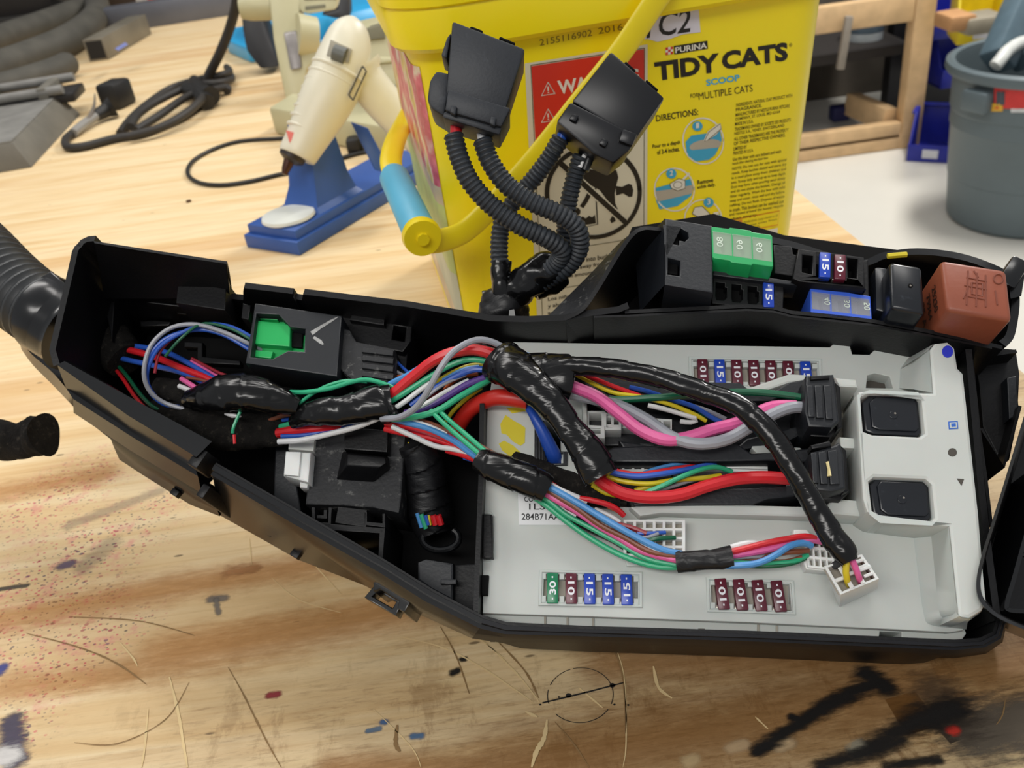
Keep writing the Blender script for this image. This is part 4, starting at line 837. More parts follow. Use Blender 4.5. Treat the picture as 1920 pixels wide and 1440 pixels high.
def tape_mat(name, col, rough, sc, wr):
    m = bpy.data.materials.new(name); m.use_nodes = True; nt = m.node_tree; p = nt.nodes['Principled BSDF']; L = nt.links.new
    p.inputs['Base Color'].default_value = lin(col); p.inputs['Roughness'].default_value = rough; p.inputs['Specular IOR Level'].default_value = .38
    tc = nt.nodes.new('ShaderNodeTexCoord'); mp = nt.nodes.new('ShaderNodeMapping'); L(tc.outputs['Object'], mp.inputs[0]); mp.inputs['Rotation'].default_value = (.3, .2, .7); mp.inputs['Scale'].default_value = (1, 2.6, 1.4)
    a = nt.nodes.new('ShaderNodeTexNoise'); a.inputs['Scale'].default_value = sc; a.inputs['Detail'].default_value = 3; a.inputs['Distortion'].default_value = 1.2; L(mp.outputs[0], a.inputs['Vector'])
    v = nt.nodes.new('ShaderNodeTexVoronoi'); v.feature = 'SMOOTH_F1'; v.inputs['Scale'].default_value = sc * .9; L(mp.outputs[0], v.inputs['Vector'])
    ad = nt.nodes.new('ShaderNodeMath'); ad.operation = 'ADD'; L(a.outputs['Fac'], ad.inputs[0]); L(v.outputs['Distance'], ad.inputs[1])
    b = nt.nodes.new('ShaderNodeBump'); b.inputs['Strength'].default_value = wr; b.inputs['Distance'].default_value = .0022; L(ad.outputs[0], b.inputs['Height']); L(b.outputs[0], p.inputs['Normal'])
    return m
TAPE = tape_mat('black_tape', '0b0b0c', .2, 48, .22); TAPEM = tape_mat('black_tape_worn', '131315', .4, 110, .2)
FUZ = mat('cloth_tape_fuzzy', '1a1816', rough=.95, var=.4, vscale=300, bump=.8, bscale=1600, dust='4a443c', dscale=420, dthr=.56, spec=.2)
def sleeve(par, pts, wpx, m=TAPE, name='tape_wrap', flat=.8, lump=.10, spiral=True, lab=None, seed=1):
    rnd = random.Random(seed); n = len(pts)
    P4 = smooth([Vector((p[0], p[1], p[2], w)) for p, w in zip(pts, wpx)], 14)
    P = [B(p[0], p[1], p[2]) for p in P4]; R = [p[3] / 2 / 5.35 * .001 for p in P4]
    ph = [rnd.random() * 6.28 for _ in range(6)]; N = len(P); acc = [0]
    for a, b in zip(P, P[1:]): acc.append(acc[-1] + (b - a).length)
    def fn(i, a):
        s_ = acc[i] * 1000
        k = 1 + .6 * lump * (.5 * math.sin(2 * a + s_ * .20 + ph[0]) + .4 * math.sin(3 * a - s_ * .31 + ph[1]) + .2 * math.sin(s_ * .45 + ph[2] + a)) + .007 * math.sin(5 * a + s_ * 1.1 + ph[4])
        if spiral: k += .075 * (((s_ / 8.5 - a / 6.283 + ph[3]) % 1.0) - .5)
        return k
    g = Geo(); g.tube(P, R, m, seg=36, flat=flat, fn=fn, ref=XB.cross(NB) if False else NB.cross((P[1] - P[0])))
    return part(name, g, par, lab, ang=28)
def corr(g, P, r, m, pitch, amp=.13, seg=16, n=5):
    Q = resample(P, pitch / n); R = [r * (1 + amp * (.5 - .5 * math.cos(2 * math.pi * i / n)) - amp * .6) for i in range(len(Q))]
    g.tube(Q, R, m, seg=seg)
# ---------------- lever plugs in the bay
def lever(label, body, bh, ribs, shells, extra, par_at):
    e = thing('lever_plug', label, 'electrical connector', B(par_at[0], par_at[1], 0), FB.to_3x3(), 'black lever plugs on the white module')
    g = Geo(); ppr(g, body, bh, -8, KN, bev=.7); part('plug_body', g, e)
    for r in ribs: g = Geo(); ppr(g, r, bh + .9, bh - 4, KN, bev=.4); part('grip_rib', g, e)
    g = Geo()
    for px, h, b in shells: ppr(g, px, h, b, KN, bev=.6)
    part('shell', g, e)
    g = Geo()
    for px, h, b in extra: ppr(g, px, h, b, K, bev=.5)
    part('lever', g, e); return e
lv1 = lever('upper black lever plug in the white module, with pink, grey and green cables',
    [(1511, 704), (1563, 701), (1566, 714), (1574, 790), (1560, 802), (1516, 800), (1508, 770)], 19,
    [[(1512, 722), (1524, 722), (1528, 782), (1516, 781)], [(1527, 722), (1541, 722), (1545, 784), (1531, 783)], [(1544, 722), (1558, 721), (1563, 786), (1549, 785)]],
    [([(1080, 692), (1262, 714), (1388, 717), (1414, 737), (1450, 734), (1480, 716), (1512, 710), (1516, 742), (1480, 738), (1448, 752), (1400, 752), (1260, 750), (1090, 742)], 7, -10), ([(1160, 826), (1240, 836), (1386, 834), (1400, 822), (1512, 795), (1520, 806), (1480, 826), (1400, 842), (1300, 846), (1170, 842)], 5, -10), ([(1100, 742), (1520, 740), (1520, 832), (1110, 836)], -6, -12)],
    [([(1566, 716), (1576, 726), (1580, 800), (1570, 806), (1563, 760)], 15, -8), ([(1512, 786), (1560, 784), (1580, 800), (1556, 820), (1520, 818)], 12, -8), ([(1520, 704), (1556, 702), (1556, 710), (1520, 712)], 20, 16)], (1540, 760))
lv2 = lever('lower black lever plug in the white module, with thick red cable and cream dab',
    [(1520, 848), (1566, 834), (1574, 828), (1582, 850), (1586, 916), (1560, 922), (1528, 918)], 19,
    [[(1520, 848), (1531, 847), (1535, 906), (1524, 905)], [(1534, 847), (1549, 845), (1553, 908), (1539, 907)], [(1552, 845), (1570, 842), (1575, 908), (1557, 908)]],
    [([(1130, 850), (1150, 838), (1240, 834), (1384, 832), (1410, 850), (1470, 846), (1525, 838), (1525, 868), (1440, 864), (1300, 866), (1130, 866)], 7, -10), ([(1176, 930), (1300, 918), (1420, 914), (1530, 902), (1536, 926), (1440, 936), (1410, 946), (1190, 948)], 6, -10), ([(1130, 866), (1540, 864), (1540, 920), (1140, 930)], -6, -12)],
    [([(1574, 832), (1587, 844), (1592, 920), (1580, 926), (1578, 870)], 15, -8), ([(1530, 906), (1582, 906), (1596, 920), (1576, 938), (1536, 936)], 12, -8), ([(1520, 834), (1556, 826), (1560, 836), (1522, 842)], 20, 14)], (1550, 880))
g = Geo(); g.tube([B(1551, 866, 20.2), B(1554, 880, 20.2), B(1555, 893, 20.2)], [.0006, .0005, .0008], mat('cream_paint', 'e0cf96', rough=.5), seg=6, flat=.5); part('paint_mark', g, lv2, 'cream paint dab')
# terminal combs in the bay
def comb(g, x0, y0, x1, y1, n, h, m, slant=0.0):
    ppr(g, [(x0, y0), (x1, y0 + slant), (x1, y1 + slant), (x0, y1)], h, -12, m, holes=[[(x0 + (x1 - x0) * (i + .14) / n, y0 + 5 + slant * i / n), (x0 + (x1 - x0) * (i + .86) / n, y0 + 5 + slant * i / n), (x0 + (x1 - x0) * (i + .86) / n, y1 - 5 + slant * i / n), (x0 + (x1 - x0) * (i + .14) / n, y1 - 5 + slant * i / n)] for i in range(n)], bev=.15)
tc_ = thing('terminal_block', 'white terminal block with dark cells below the pink cable', 'terminal block', B(1180, 800, -10), FB.to_3x3(), 'terminal blocks in the module bay')
g = Geo(); comb(g, 1100, 770, 1165, 806, 2, 1, WT); ppr(g, [(1096, 796), (1134, 798), (1134, 822), (1096, 820)], 2, -8, WT, holes=[[(1104, 802), (1126, 803), (1126, 813), (1104, 812)]], bev=.3); comb(g, 1130, 778, 1260, 800, 7, -.5, WT, 8); part('housing', g, tc_)
tc2 = thing('terminal_block', 'white terminal comb with coloured cells below the lower black shell', 'terminal block', B(1280, 880, -10), FB.to_3x3(), 'terminal blocks in the module bay')
g = Geo(); comb(g, 1132, 862, 1260, 884, 7, .5, WT); comb(g, 1265, 866, 1440, 884, 4, .5, WT); ppr(g, [(1360, 870), (1440, 874), (1440, 880), (1360, 877)], 1.5, 0, WT); ppr(g, [(1118, 838), (1134, 838), (1134, 868), (1118, 862)], 2, -10, WT); part('housing', g, tc2)
for i, m_ in enumerate((BLW, DGR, DRD, BRW, BRW)):
    g = Geo(); x = 1146 + i * 18; ppr(g, [(x, 869), (x + 9, 869), (x + 9, 879), (x, 879)], -3, -8, m_); part('terminal_seal', g, tc2, LABS[m_].replace('wire', 'seal'))
# ---------------- white plugs of the lower bundle
def grid_plug(name, label, px, h, nx, ny, mtl=WT, hb_=-1):
    a, b, c, d = [Vector((v[0], v[1])) for v in q2(px, h)]; U_ = lambda u, v: tuple((a.lerp(b, u)).lerp(d.lerp(c, u), v))
    e = thing(name, label, 'electrical connector', FM @ Vector((a.x, a.y, hb_)), FB.to_3x3(), 'white plugs at the ends of the lower wire bundle')
    hs = [[U_((i + .16) / nx, (j + .16) / ny), U_((i + .84) / nx, (j + .16) / ny), U_((i + .84) / nx, (j + .84) / ny), U_((i + .16) / nx, (j + .84) / ny)] for i in range(nx) for j in range(ny)]
    g = Geo(); g.prism([U_(-.03, -.03), U_(1.03, -.03), U_(1.03, 1.03), U_(-.03, 1.03)], hs, hb_, h, mtl, FM, .25); part('housing', g, e)
    g = Geo(); g.prism([U_(0, 0), U_(1, 0), U_(1, 1), U_(0, 1)], [], h - 4, h - 3.6, WD, FM, 0); part('terminal_plate', g, e); return e
p1 = grid_plug('wire_plug', 'white grid plug in the middle of the module with a dark green wire', [(1172, 976), (1282, 976), (1282, 1042), (1172, 1040)], 6, 6, 4)
g = Geo(); ppr(g, [(1170, 1036), (1200, 1036), (1202, 1062), (1175, 1062)], 1.0, -.2, WP, bev=.3); part('foot', g, p1)
p2 = grid_plug('wire_plug', 'white plug where the lower bundle ends, just left of the taped lead', [(1512, 1008), (1560, 1012), (1564, 1068), (1516, 1062)], 6, 4, 3)
g = Geo(); ppr(g, [(1488, 992), (1512, 992), (1524, 1004), (1520, 1024), (1486, 1018)], 5, -1, WT, bev=.6); ppr(g, [(1506, 1054), (1516, 1036), (1522, 1064), (1560, 1066), (1560, 1072), (1512, 1068)], 5, -1, WT, bev=.5); part('latch', g, p2)
# loose white plug hanging on the taped lead
p3 = thing('wire_plug', 'loose tilted white plug on the end of the long black taped lead', 'electrical connector', B(1570, 1135, 0), FB.to_3x3(), 'white plugs at the ends of the lower wire bundle')
tp = [(1545, 1062), (1572, 1050), (1622, 1038), (1649, 1084), (1600, 1100), (1576, 1116)]
hi_ = [B(1545, 1062, 17), B(1616, 1039, 17), B(1648, 1085, 17), B(1576, 1115, 17)]; lo_ = [B(1552, 1085, 3), B(1617, 1064, 3), B(1645, 1104, 3), B(1574, 1138, 1)]
def quad_tube(g, hi, lo, th, m):
    c = sum(hi, Vector()) / 4; c2 = sum(lo, Vector()) / 4; hi2 = [p.lerp(c, th) for p in hi]; lo2 = [p.lerp(c2, th) for p in lo]
    vs = hi + hi2 + lo + lo2; fs = []
    for i in range(4):
        j = (i + 1) % 4; fs += [(i, j, 4 + j, 4 + i), (i, 8 + i, 8 + j, j), (4 + i, 4 + j, 12 + j, 12 + i)]
    fs.append((8, 9, 10, 11)); g.add(vs, fs, m)
g = Geo(); quad_tube(g, hi_, lo_, .14, WT)
U4 = lambda u, v, k=0.0: (hi_[0].lerp(hi_[1], u)).lerp(hi_[3].lerp(hi_[2], u), v) - NB * k * .001
for u in (.33, .62): g.tube([U4(u, .05), U4(u, .95)], .0007, WT, seg=6)
g.tube([U4(.33, .5), U4(1, .5)], .0006, WT, seg=6); g.tube([U4(.05, .55), U4(.33, .55)], .0006, WT, seg=6)
for v in (.2, .42, .75): g.tube([U4(.72, v), U4(.95, v)], .0005, WT, seg=6)
g.add([U4(.05, .05, 4), U4(.95, .05, 4), U4(.95, .95, 4), U4(.05, .95, 4)], [(0, 1, 2, 3)], WD)
part('housing', g, p3)
# ---------------- HARNESS 1: from the conduit at the left to the splices
h1 = thing('wire_harness', 'wires fanning from the fuzzy conduit mouth at the left end of the tray', 'wire harness', B(300, 760, -30), FB.to_3x3())
sleeve(h1, [(150, 575, -22), (185, 615, -20), (215, 655, -18), (236, 676, -17)], [96, 98, 96, 80], FUZ, 'cloth_wrap', flat=.95, lump=.04)
for m_, pts, w in [
    (RED, [(222, 652, -15), (250, 658, -14), (292, 670, -12), (340, 690, -8), (395, 712, -6), (430, 735, -6)], 14), (BLW, [(225, 648, -17), (262, 650, -15), (310, 660, -12), (352, 680, -8), (405, 710, -6), (440, 735, -6)], 11), (BLW, [(212, 668, -17), (245, 676, -14), (290, 686, -12), (345, 700, -9), (390, 722, -7)], 11),
    (BLW, [(385, 772, -11), (335, 763, -10), (306, 757, -8), (282, 735, -4), (273, 700, 0), (284, 662, 3), (316, 632, 4), (372, 618, 3), (420, 628, 2), (468, 655, 0), (500, 672, -3)], 9), (BLW, [(380, 776, -11), (330, 766, -11), (300, 752, -8), (278, 722, -3), (278, 690, 1), (300, 650, 4), (345, 622, 5), (385, 608, 5), (430, 612, 4), (472, 632, 2), (500, 648, -2)], 8),
    (DGR, [(310, 668, 3), (340, 634, 6), (380, 607, 6), (432, 616, 5), (476, 640, 2), (500, 650, -2)], 6), (GYW, [(370, 772, -10), (312, 757, -8), (280, 732, -3), (270, 695, 2), (283, 648, 5), (318, 616, 6), (364, 608, 6), (412, 620, 5), (462, 642, 2), (500, 662, -3)], 9), (DRD, [(290, 700, 0), (300, 660, 2), (330, 630, 4), (362, 622, 3)], 6),
    (RED, [(218, 694, -18), (232, 712, -16), (252, 742, -14), (276, 768, -13), (300, 780, -13)], 8), (DGR, [(224, 688, -17), (242, 710, -15), (262, 738, -13), (286, 762, -12), (310, 772, -12)], 8), (DRD, [(290, 780, -14), (325, 784, -13), (365, 782, -12), (408, 774, -10)], 8),
    (PNK, [(340, 710, -5), (356, 720, -4), (374, 732, -4)], 10), (WHW, [(336, 724, -6), (352, 730, -5), (368, 738, -5)], 10), (DRD, [(360, 672, -6), (390, 688, -4), (425, 704, -2), (470, 706, -4)], 6), (PNK, [(358, 676, -7), (386, 692, -5), (418, 708, -3), (462, 708, -4)], 5),
    (GRW, [(372, 726, -4), (398, 714, -2), (430, 706, 0), (466, 702, -2)], 8), (BRW, [(350, 708, -6), (376, 712, -4), (402, 720, -3)], 6), (DRD, [(348, 730, -7), (356, 738, -6), (372, 746, -6)], 8)]:
    wire(h1, m_, pts, w)
sleeve(h1, [(285, 770, -16), (345, 778, -14), (420, 806, -12), (495, 808, -12), (540, 806, -12)], [46, 64, 78, 72, 58], FUZ, 'cloth_wrap', flat=.8, lump=.12, seed=3)
sleeve(h1, [(352, 748, -4), (390, 742, 2), (445, 734, 5), (500, 744, 4), (560, 762, 1)], [38, 62, 78, 66, 34], TAPE, flat=.72, lump=.14, seed=5)
sleeve(h1, [(290, 726, -10), (330, 732, -9), (372, 756, -8)], [40, 46, 36], FUZ, 'cloth_wrap', flat=.6, lump=.12, seed=8)
g = Geo(); g.tube(smooth(W3([(450, 772, 3), (438, 800, 2), (436, 812, 1)]), 4), .0006, GRW, seg=6); g.tube(smooth(W3([(439, 815, 1), (440, 832, 0)]), 4), .0006, RED, seg=6); part('wire', g, h1, 'green and red wire glimpsed through the cloth')
g = Geo(); g.tube(W3([(422, 776, 0), (436, 779, 1), (452, 781, 1)]), [.0004, .0009, .0003], WHW, seg=6); part('wire', g, h1, 'white wire')
# ---------------- HARNESS 2: middle bundle into the big taped trunk
h2 = thing('wire_harness', 'main bundle of coloured wires rising from taped splice to thick taped bend', 'wire harness', B(760, 770, -20), FB.to_3x3())
for m_, pts, w in [
    (GRW, [(545, 735, 0), (575, 735, 3), (620, 728, 5), (660, 716, 6), (690, 712, 6), (726, 722, 6), (750, 735, 4)], 9), (GRW, [(515, 772, -2), (552, 762, 0), (580, 742, 2), (612, 724, 4), (650, 714, 5), (690, 716, 5)], 7), (BRW, [(500, 790, -8), (530, 780, -6), (570, 772, -5)], 8),
    (LBL, [(705, 745, 2), (730, 722, 4), (765, 704, 7), (800, 684, 10), (850, 664, 12)], 13), (RED, [(708, 757, 3), (735, 740, 6), (775, 706, 10), (815, 675, 14), (856, 659, 16), (900, 657, 16), (950, 676, 14)], 21), (GRW, [(715, 762, 4), (750, 742, 7), (800, 710, 10), (850, 682, 13), (890, 674, 14), (945, 686, 12)], 11),
    (WHW, [(722, 775, 4), (752, 758, 6), (785, 733, 8), (815, 712, 9)], 10), (GYW, [(715, 785, 6), (750, 782, 9), (782, 762, 14), (805, 728, 19), (826, 690, 22), (852, 658, 23), (890, 638, 22), (925, 642, 19), (962, 664, 15)], 12), (BLW, [(770, 760, 4), (800, 738, 6), (850, 708, 9), (895, 692, 11), (942, 702, 10)], 12),
    (YLW, [(800, 728, 4), (845, 700, 8), (890, 684, 10), (942, 692, 9)], 8), (ORG, [(828, 740, 1), (845, 718, 3), (868, 704, 5), (900, 700, 6)], 9), (PUR, [(760, 775, 4), (795, 765, 6), (835, 745, 8), (878, 720, 9), (935, 700, 9)], 14), (WHW, [(768, 770, 6), (800, 756, 8), (840, 732, 9), (885, 710, 9)], 9),
    (GRW, [(735, 786, 4), (775, 782, 7), (820, 770, 9), (862, 744, 10), (900, 722, 9), (930, 705, 8)], 12), (DGR, [(830, 765, 3), (870, 742, 5), (920, 715, 6)], 8), (YLW, [(836, 790, -3), (852, 768, 0), (878, 745, 2), (910, 722, 4)], 8), (DRD, [(780, 752, 2), (820, 738, 4), (860, 722, 5)], 8), (BKW, [(800, 748, 1), (850, 735, 2), (920, 712, 3)], 9),
    (BRW, [(850, 656, 11), (890, 648, 12), (940, 660, 12)], 7), (BLW, [(895, 656, 12), (925, 660, 12), (950, 672, 11)], 12), (BLW, [(738, 672, -6), (756, 690, -4), (770, 702, -3)], 6), (GYW, [(735, 690, -6), (752, 702, -4), (770, 706, -3)], 7), (ORG, [(735, 706, -5), (760, 704, -3), (790, 696, 0)], 5), (GYW, [(790, 752, 8), (830, 722, 9), (880, 700, 9)], 6), (LBL, [(830, 712, 7), (868, 692, 10), (905, 686, 11)], 6)]:
    wire(h2, m_, pts, w)
for m_, pts, w in [(WHW, [(522, 828, -4), (565, 825, -2), (620, 813, 0), (670, 800, 2), (714, 782, 4)], 11), (BLW, [(528, 818, -6), (580, 815, -4), (640, 800, -2), (690, 788, 0)], 9), (RED, [(521, 812, -8), (560, 806, -5), (610, 802, -3), (660, 792, -2)], 19), (GRW, [(526, 800, -8), (548, 794, -5), (580, 788, -3)], 11), (BLW, [(530, 788, -8), (552, 784, -6), (575, 778, -4)], 8)]:
    wire(h2, m_, pts, w)
sleeve(h2, [(548, 792, -2), (590, 774, 3), (650, 768, 5), (700, 756, 6), (733, 752, 5)], [26, 52, 58, 68, 70], TAPE, flat=.75, lump=.07, seed=11)
sleeve(h2, [(728, 770, 4), (735, 785, 4)], [44, 40], TAPE, flat=.8, lump=.05, seed=12)
sleeve(h2, [(938, 676, 14), (965, 695, 18), (1000, 724, 20), (1038, 762, 20), (1066, 800, 19), (1098, 840, 18), (1112, 868, 17), (1128, 896, 16)], [84, 78, 64, 54, 48, 60, 66, 62], TAPE, flat=.7, lump=.06, seed=14, lab='thick black taped bend')
g = Geo(); P = smooth(W3([(845, 840, -14), (856, 806, -8), (878, 772, -1), (908, 752, 4), (940, 745, 7), (990, 752, 8)]), 8); g.tube(P, .0029, FRD, seg=16); part('cable', g, h2, 'thick red cable')
g = Geo(); P = smooth(W3([(985, 755, 6), (1002, 782, 7), (1020, 815, 5), (1036, 850, 1), (1042, 866, -3)]), 8); g.tube(P, [.0011 + .0016 * min(1, i / 24) for i in range(len(P))], CBL, seg=16); part('cable', g, h2, 'thick blue cable')
ct = thing('cable_terminal', 'black socket with ridges taking the thick blue cable in the white module', 'electrical connector', B(1026, 860, -8), FB.to_3x3())
g = Geo(); ppr(g, [(1002, 788), (1020, 788), (1022, 870), (1002, 870)], 3, -8, K, bev=.3)
for x in (1005, 1011, 1017): ppr(g, [(x, 790), (x + 2, 790), (x + 2, 866), (x, 866)], 3.6, 2, KN, bev=.1)
ppr(g, [(1020, 846), (1064, 846), (1064, 872), (1020, 872)], 1, -8, KN, holes=[[(1026, 850), (1056, 850), (1056, 868), (1026, 868)]], bev=.3); part('socket_body', g, ct)
# ---------------- HARNESS 3: taped trunk to the upper plug, and the long taped lead
h3 = thing('wire_harness', 'upper bundle with thick pink and grey cables leading to the upper lever plug', 'wire harness', B(1200, 770, 0), FB.to_3x3())
wire(h3, LBL, [(955, 662, 10), (975, 664, 10), (1000, 672, 9)], 16)
wire(h3, WHW, [(950, 658, 8), (968, 658, 9), (990, 664, 8)], 10)
for m_, pts, w in [
    (PNK, [(1045, 712, 14), (1078, 726, 14), (1120, 744, 14), (1160, 775, 14), (1200, 806, 13), (1245, 824, 13), (1290, 820, 13), (1340, 804, 13), (1386, 792, 12), (1425, 772, 12), (1455, 762, 12), (1500, 762, 11)], 22), (GYW, [(1045, 735, 11), (1085, 742, 11), (1128, 752, 10), (1165, 762, 11), (1215, 788, 12), (1262, 820, 13), (1310, 832, 14), (1362, 824, 14), (1410, 798, 14), (1455, 774, 14), (1485, 764, 14), (1514, 764, 13)], 21),
    (DGR, [(1140, 750, 8), (1190, 748, 9), (1250, 744, 10), (1320, 738, 11), (1390, 735, 11), (1450, 738, 11), (1515, 747, 11)], 13), (RED, [(1070, 696, 10), (1100, 704, 11), (1150, 724, 10), (1200, 742, 8)], 8), (YLW, [(1072, 700, 9), (1105, 716, 9), (1150, 736, 9), (1200, 744, 9), (1256, 758, 8), (1300, 776, 6), (1325, 790, 4)], 8), (DRD, [(1080, 700, 9), (1120, 714, 9), (1170, 734, 8), (1215, 744, 7)], 6),
    (BLW, [(1180, 726, 8), (1215, 734, 8), (1255, 748, 7), (1300, 762, 6), (1340, 786, 5), (1362, 794, 4)], 9), (WHW, [(1215, 760, 6), (1250, 768, 6), (1290, 780, 6), (1308, 786, 5), (1295, 792, 4), (1275, 790, 3)], 9), (GYW, [(1275, 754, 5), (1320, 768, 5), (1365, 788, 5)], 9), (BKW, [(1065, 702, 8), (1100, 720, 8), (1140, 745, 6), (1180, 780, 4), (1230, 822, 3), (1290, 838, 4)], 12), (BKW, [(1060, 742, 7), (1110, 752, 6), (1150, 775, 5)], 12), (BLW, [(1195, 728, 8), (1225, 738, 7), (1245, 744, 6)], 6), (DGR, [(1240, 764, 5), (1280, 770, 4), (1330, 782, 3)], 6)]:
    wire(h3, m_, pts, w, name='cable' if w > 15 else 'wire')
sleeve(h3, [(975, 684, 12), (1010, 692, 15), (1050, 702, 16), (1074, 708, 15)], [52, 66, 82, 84], TAPE, flat=.6, lump=.08, seed=21)
sleeve(h3, [(1050, 686, 18), (1080, 686, 19), (1140, 690, 20), (1210, 702, 21), (1270, 718, 22), (1330, 738, 24), (1380, 758, 25), (1420, 788, 26), (1458, 832, 26), (1494, 890, 25), (1530, 955, 23), (1558, 1000, 22), (1582, 1034, 22), (1594, 1054, 22)], [28, 34, 36, 36, 36, 37, 37, 37, 37, 36, 36, 39, 40, 26], TAPE, flat=.85, lump=.09, seed=23, name='taped_lead', lab='long black taped lead')
wire(h3, YLW, [(1588, 1050, 21), (1586, 1070, 20), (1588, 1086, 18), (1592, 1100, 12)], 10); wire(h3, PNK, [(1598, 1050, 21), (1606, 1070, 20), (1611, 1084, 18), (1614, 1094, 12)], 10)
g = Geo(); g.tube(W3([(1562, 1062, 16), (1570, 1058, 17), (1575, 1060, 15)]), [.001, .0014, .0008], KD, seg=8); part('wire', g, h3, 'cut black wire stub')
# ---------------- HARNESS 4: under the lower plug
h4 = thing('wire_harness', 'short bundle with the thick red cable looping to the lower black plug', 'wire harness', B(1280, 905, 0), FB.to_3x3())
for m_, pts, w in [
    (RED, [(1115, 892, 11), (1135, 908, 11), (1170, 926, 11), (1220, 933, 11), (1275, 928, 11), (1330, 910, 11), (1380, 898, 11), (1430, 895, 10), (1482, 898, 8)], 22), (RED, [(1120, 870, 9), (1150, 882, 9), (1195, 890, 9), (1240, 884, 8), (1290, 876, 6), (1318, 878, 4)], 10), (BLW, [(1125, 878, 10), (1150, 887, 10), (1195, 893, 10), (1245, 888, 10), (1290, 880, 8), (1325, 873, 6), (1350, 876, 4)], 10),
    (YLW, [(1130, 890, 9), (1165, 902, 9), (1215, 907, 9), (1265, 900, 8), (1320, 896, 6), (1360, 890, 4)], 9), (GRW, [(1205, 926, 9), (1240, 912, 10), (1278, 894, 10), (1315, 880, 9), (1345, 876, 7), (1376, 886, 4)], 9), (YLW, [(1110, 910, 7), (1135, 924, 7), (1165, 930, 7)], 9), (LBL, [(1190, 895, 6), (1225, 880, 6), (1270, 870, 5), (1300, 868, 4)], 7), (GYW, [(1215, 925, 7), (1260, 912, 7), (1300, 900, 6), (1350, 890, 4)], 7), (BRW, [(1150, 892, 7), (1190, 906, 7), (1240, 915, 6)], 9), (DRD, [(1200, 892, 7), (1250, 884, 7), (1300, 874, 5)], 8), (YLW, [(1190, 920, 7), (1220, 912, 7), (1250, 908, 7)], 9)]:
    wire(h4, m_, pts, w, name='cable' if w > 15 else 'wire')
sleeve(h4, [(962, 858, 0), (1000, 878, 2), (1045, 902, 4), (1105, 922, 4), (1165, 934, 4)], [26, 42, 50, 50, 36], FUZ, 'cloth_wrap', flat=.7, lump=.06, seed=31)
# ---------------- HARNESS 5: lower bundle
h5 = thing('wire_harness', 'lower bundle of thin coloured wires crossing the bottom of the white module', 'wire harness', B(1150, 1000, 0), FB.to_3x3())
for m_, pts, w in [   # splice to wrap
    (LBL, [(722, 782, 2), (760, 792, 3), (805, 804, 4), (850, 826, 6), (880, 848, 8), (915, 872, 10)], 11), (PNK, [(740, 780, 1), (790, 800, 3), (835, 815, 4), (880, 842, 7), (920, 870, 9)], 10), (RED, [(722, 793, 0), (765, 800, 1), (815, 812, 3), (850, 830, 5), (905, 862, 8)], 11), (RED, [(722, 804, -2), (770, 815, 0), (820, 825, 2), (866, 842, 4), (910, 868, 7)], 12),
    (WHW, [(735, 800, 2), (775, 818, 2), (815, 836, 3), (850, 842, 4), (888, 852, 6), (915, 868, 8)], 10), (RED, [(838, 844, 1), (870, 853, 4), (905, 868, 7)], 12), (DRD, [(730, 798, -1), (775, 806, 1), (825, 822, 3), (870, 838, 5)], 8), (WHW, [(755, 783, 3), (800, 796, 4), (845, 815, 5)], 6), (BRW, [(770, 782, 2), (815, 796, 4), (852, 815, 6), (895, 842, 8)], 7),
    (BRW, [(868, 818, 6), (900, 838, 9), (940, 860, 10)], 12), (PNK, [(862, 822, 5), (895, 842, 8), (930, 866, 9)], 12), (BLW, [(870, 858, 2), (895, 866, 4), (915, 878, 6)], 8)]:
    wire(h5, m_, pts, w)
for pts in ([(808, 770, 8), (830, 792, 10), (862, 820, 12), (900, 852, 13), (930, 876, 13)], [(820, 766, 8), (842, 788, 10), (874, 815, 12), (912, 848, 13), (942, 874, 13)]): wire(h5, GRW, pts, 9)
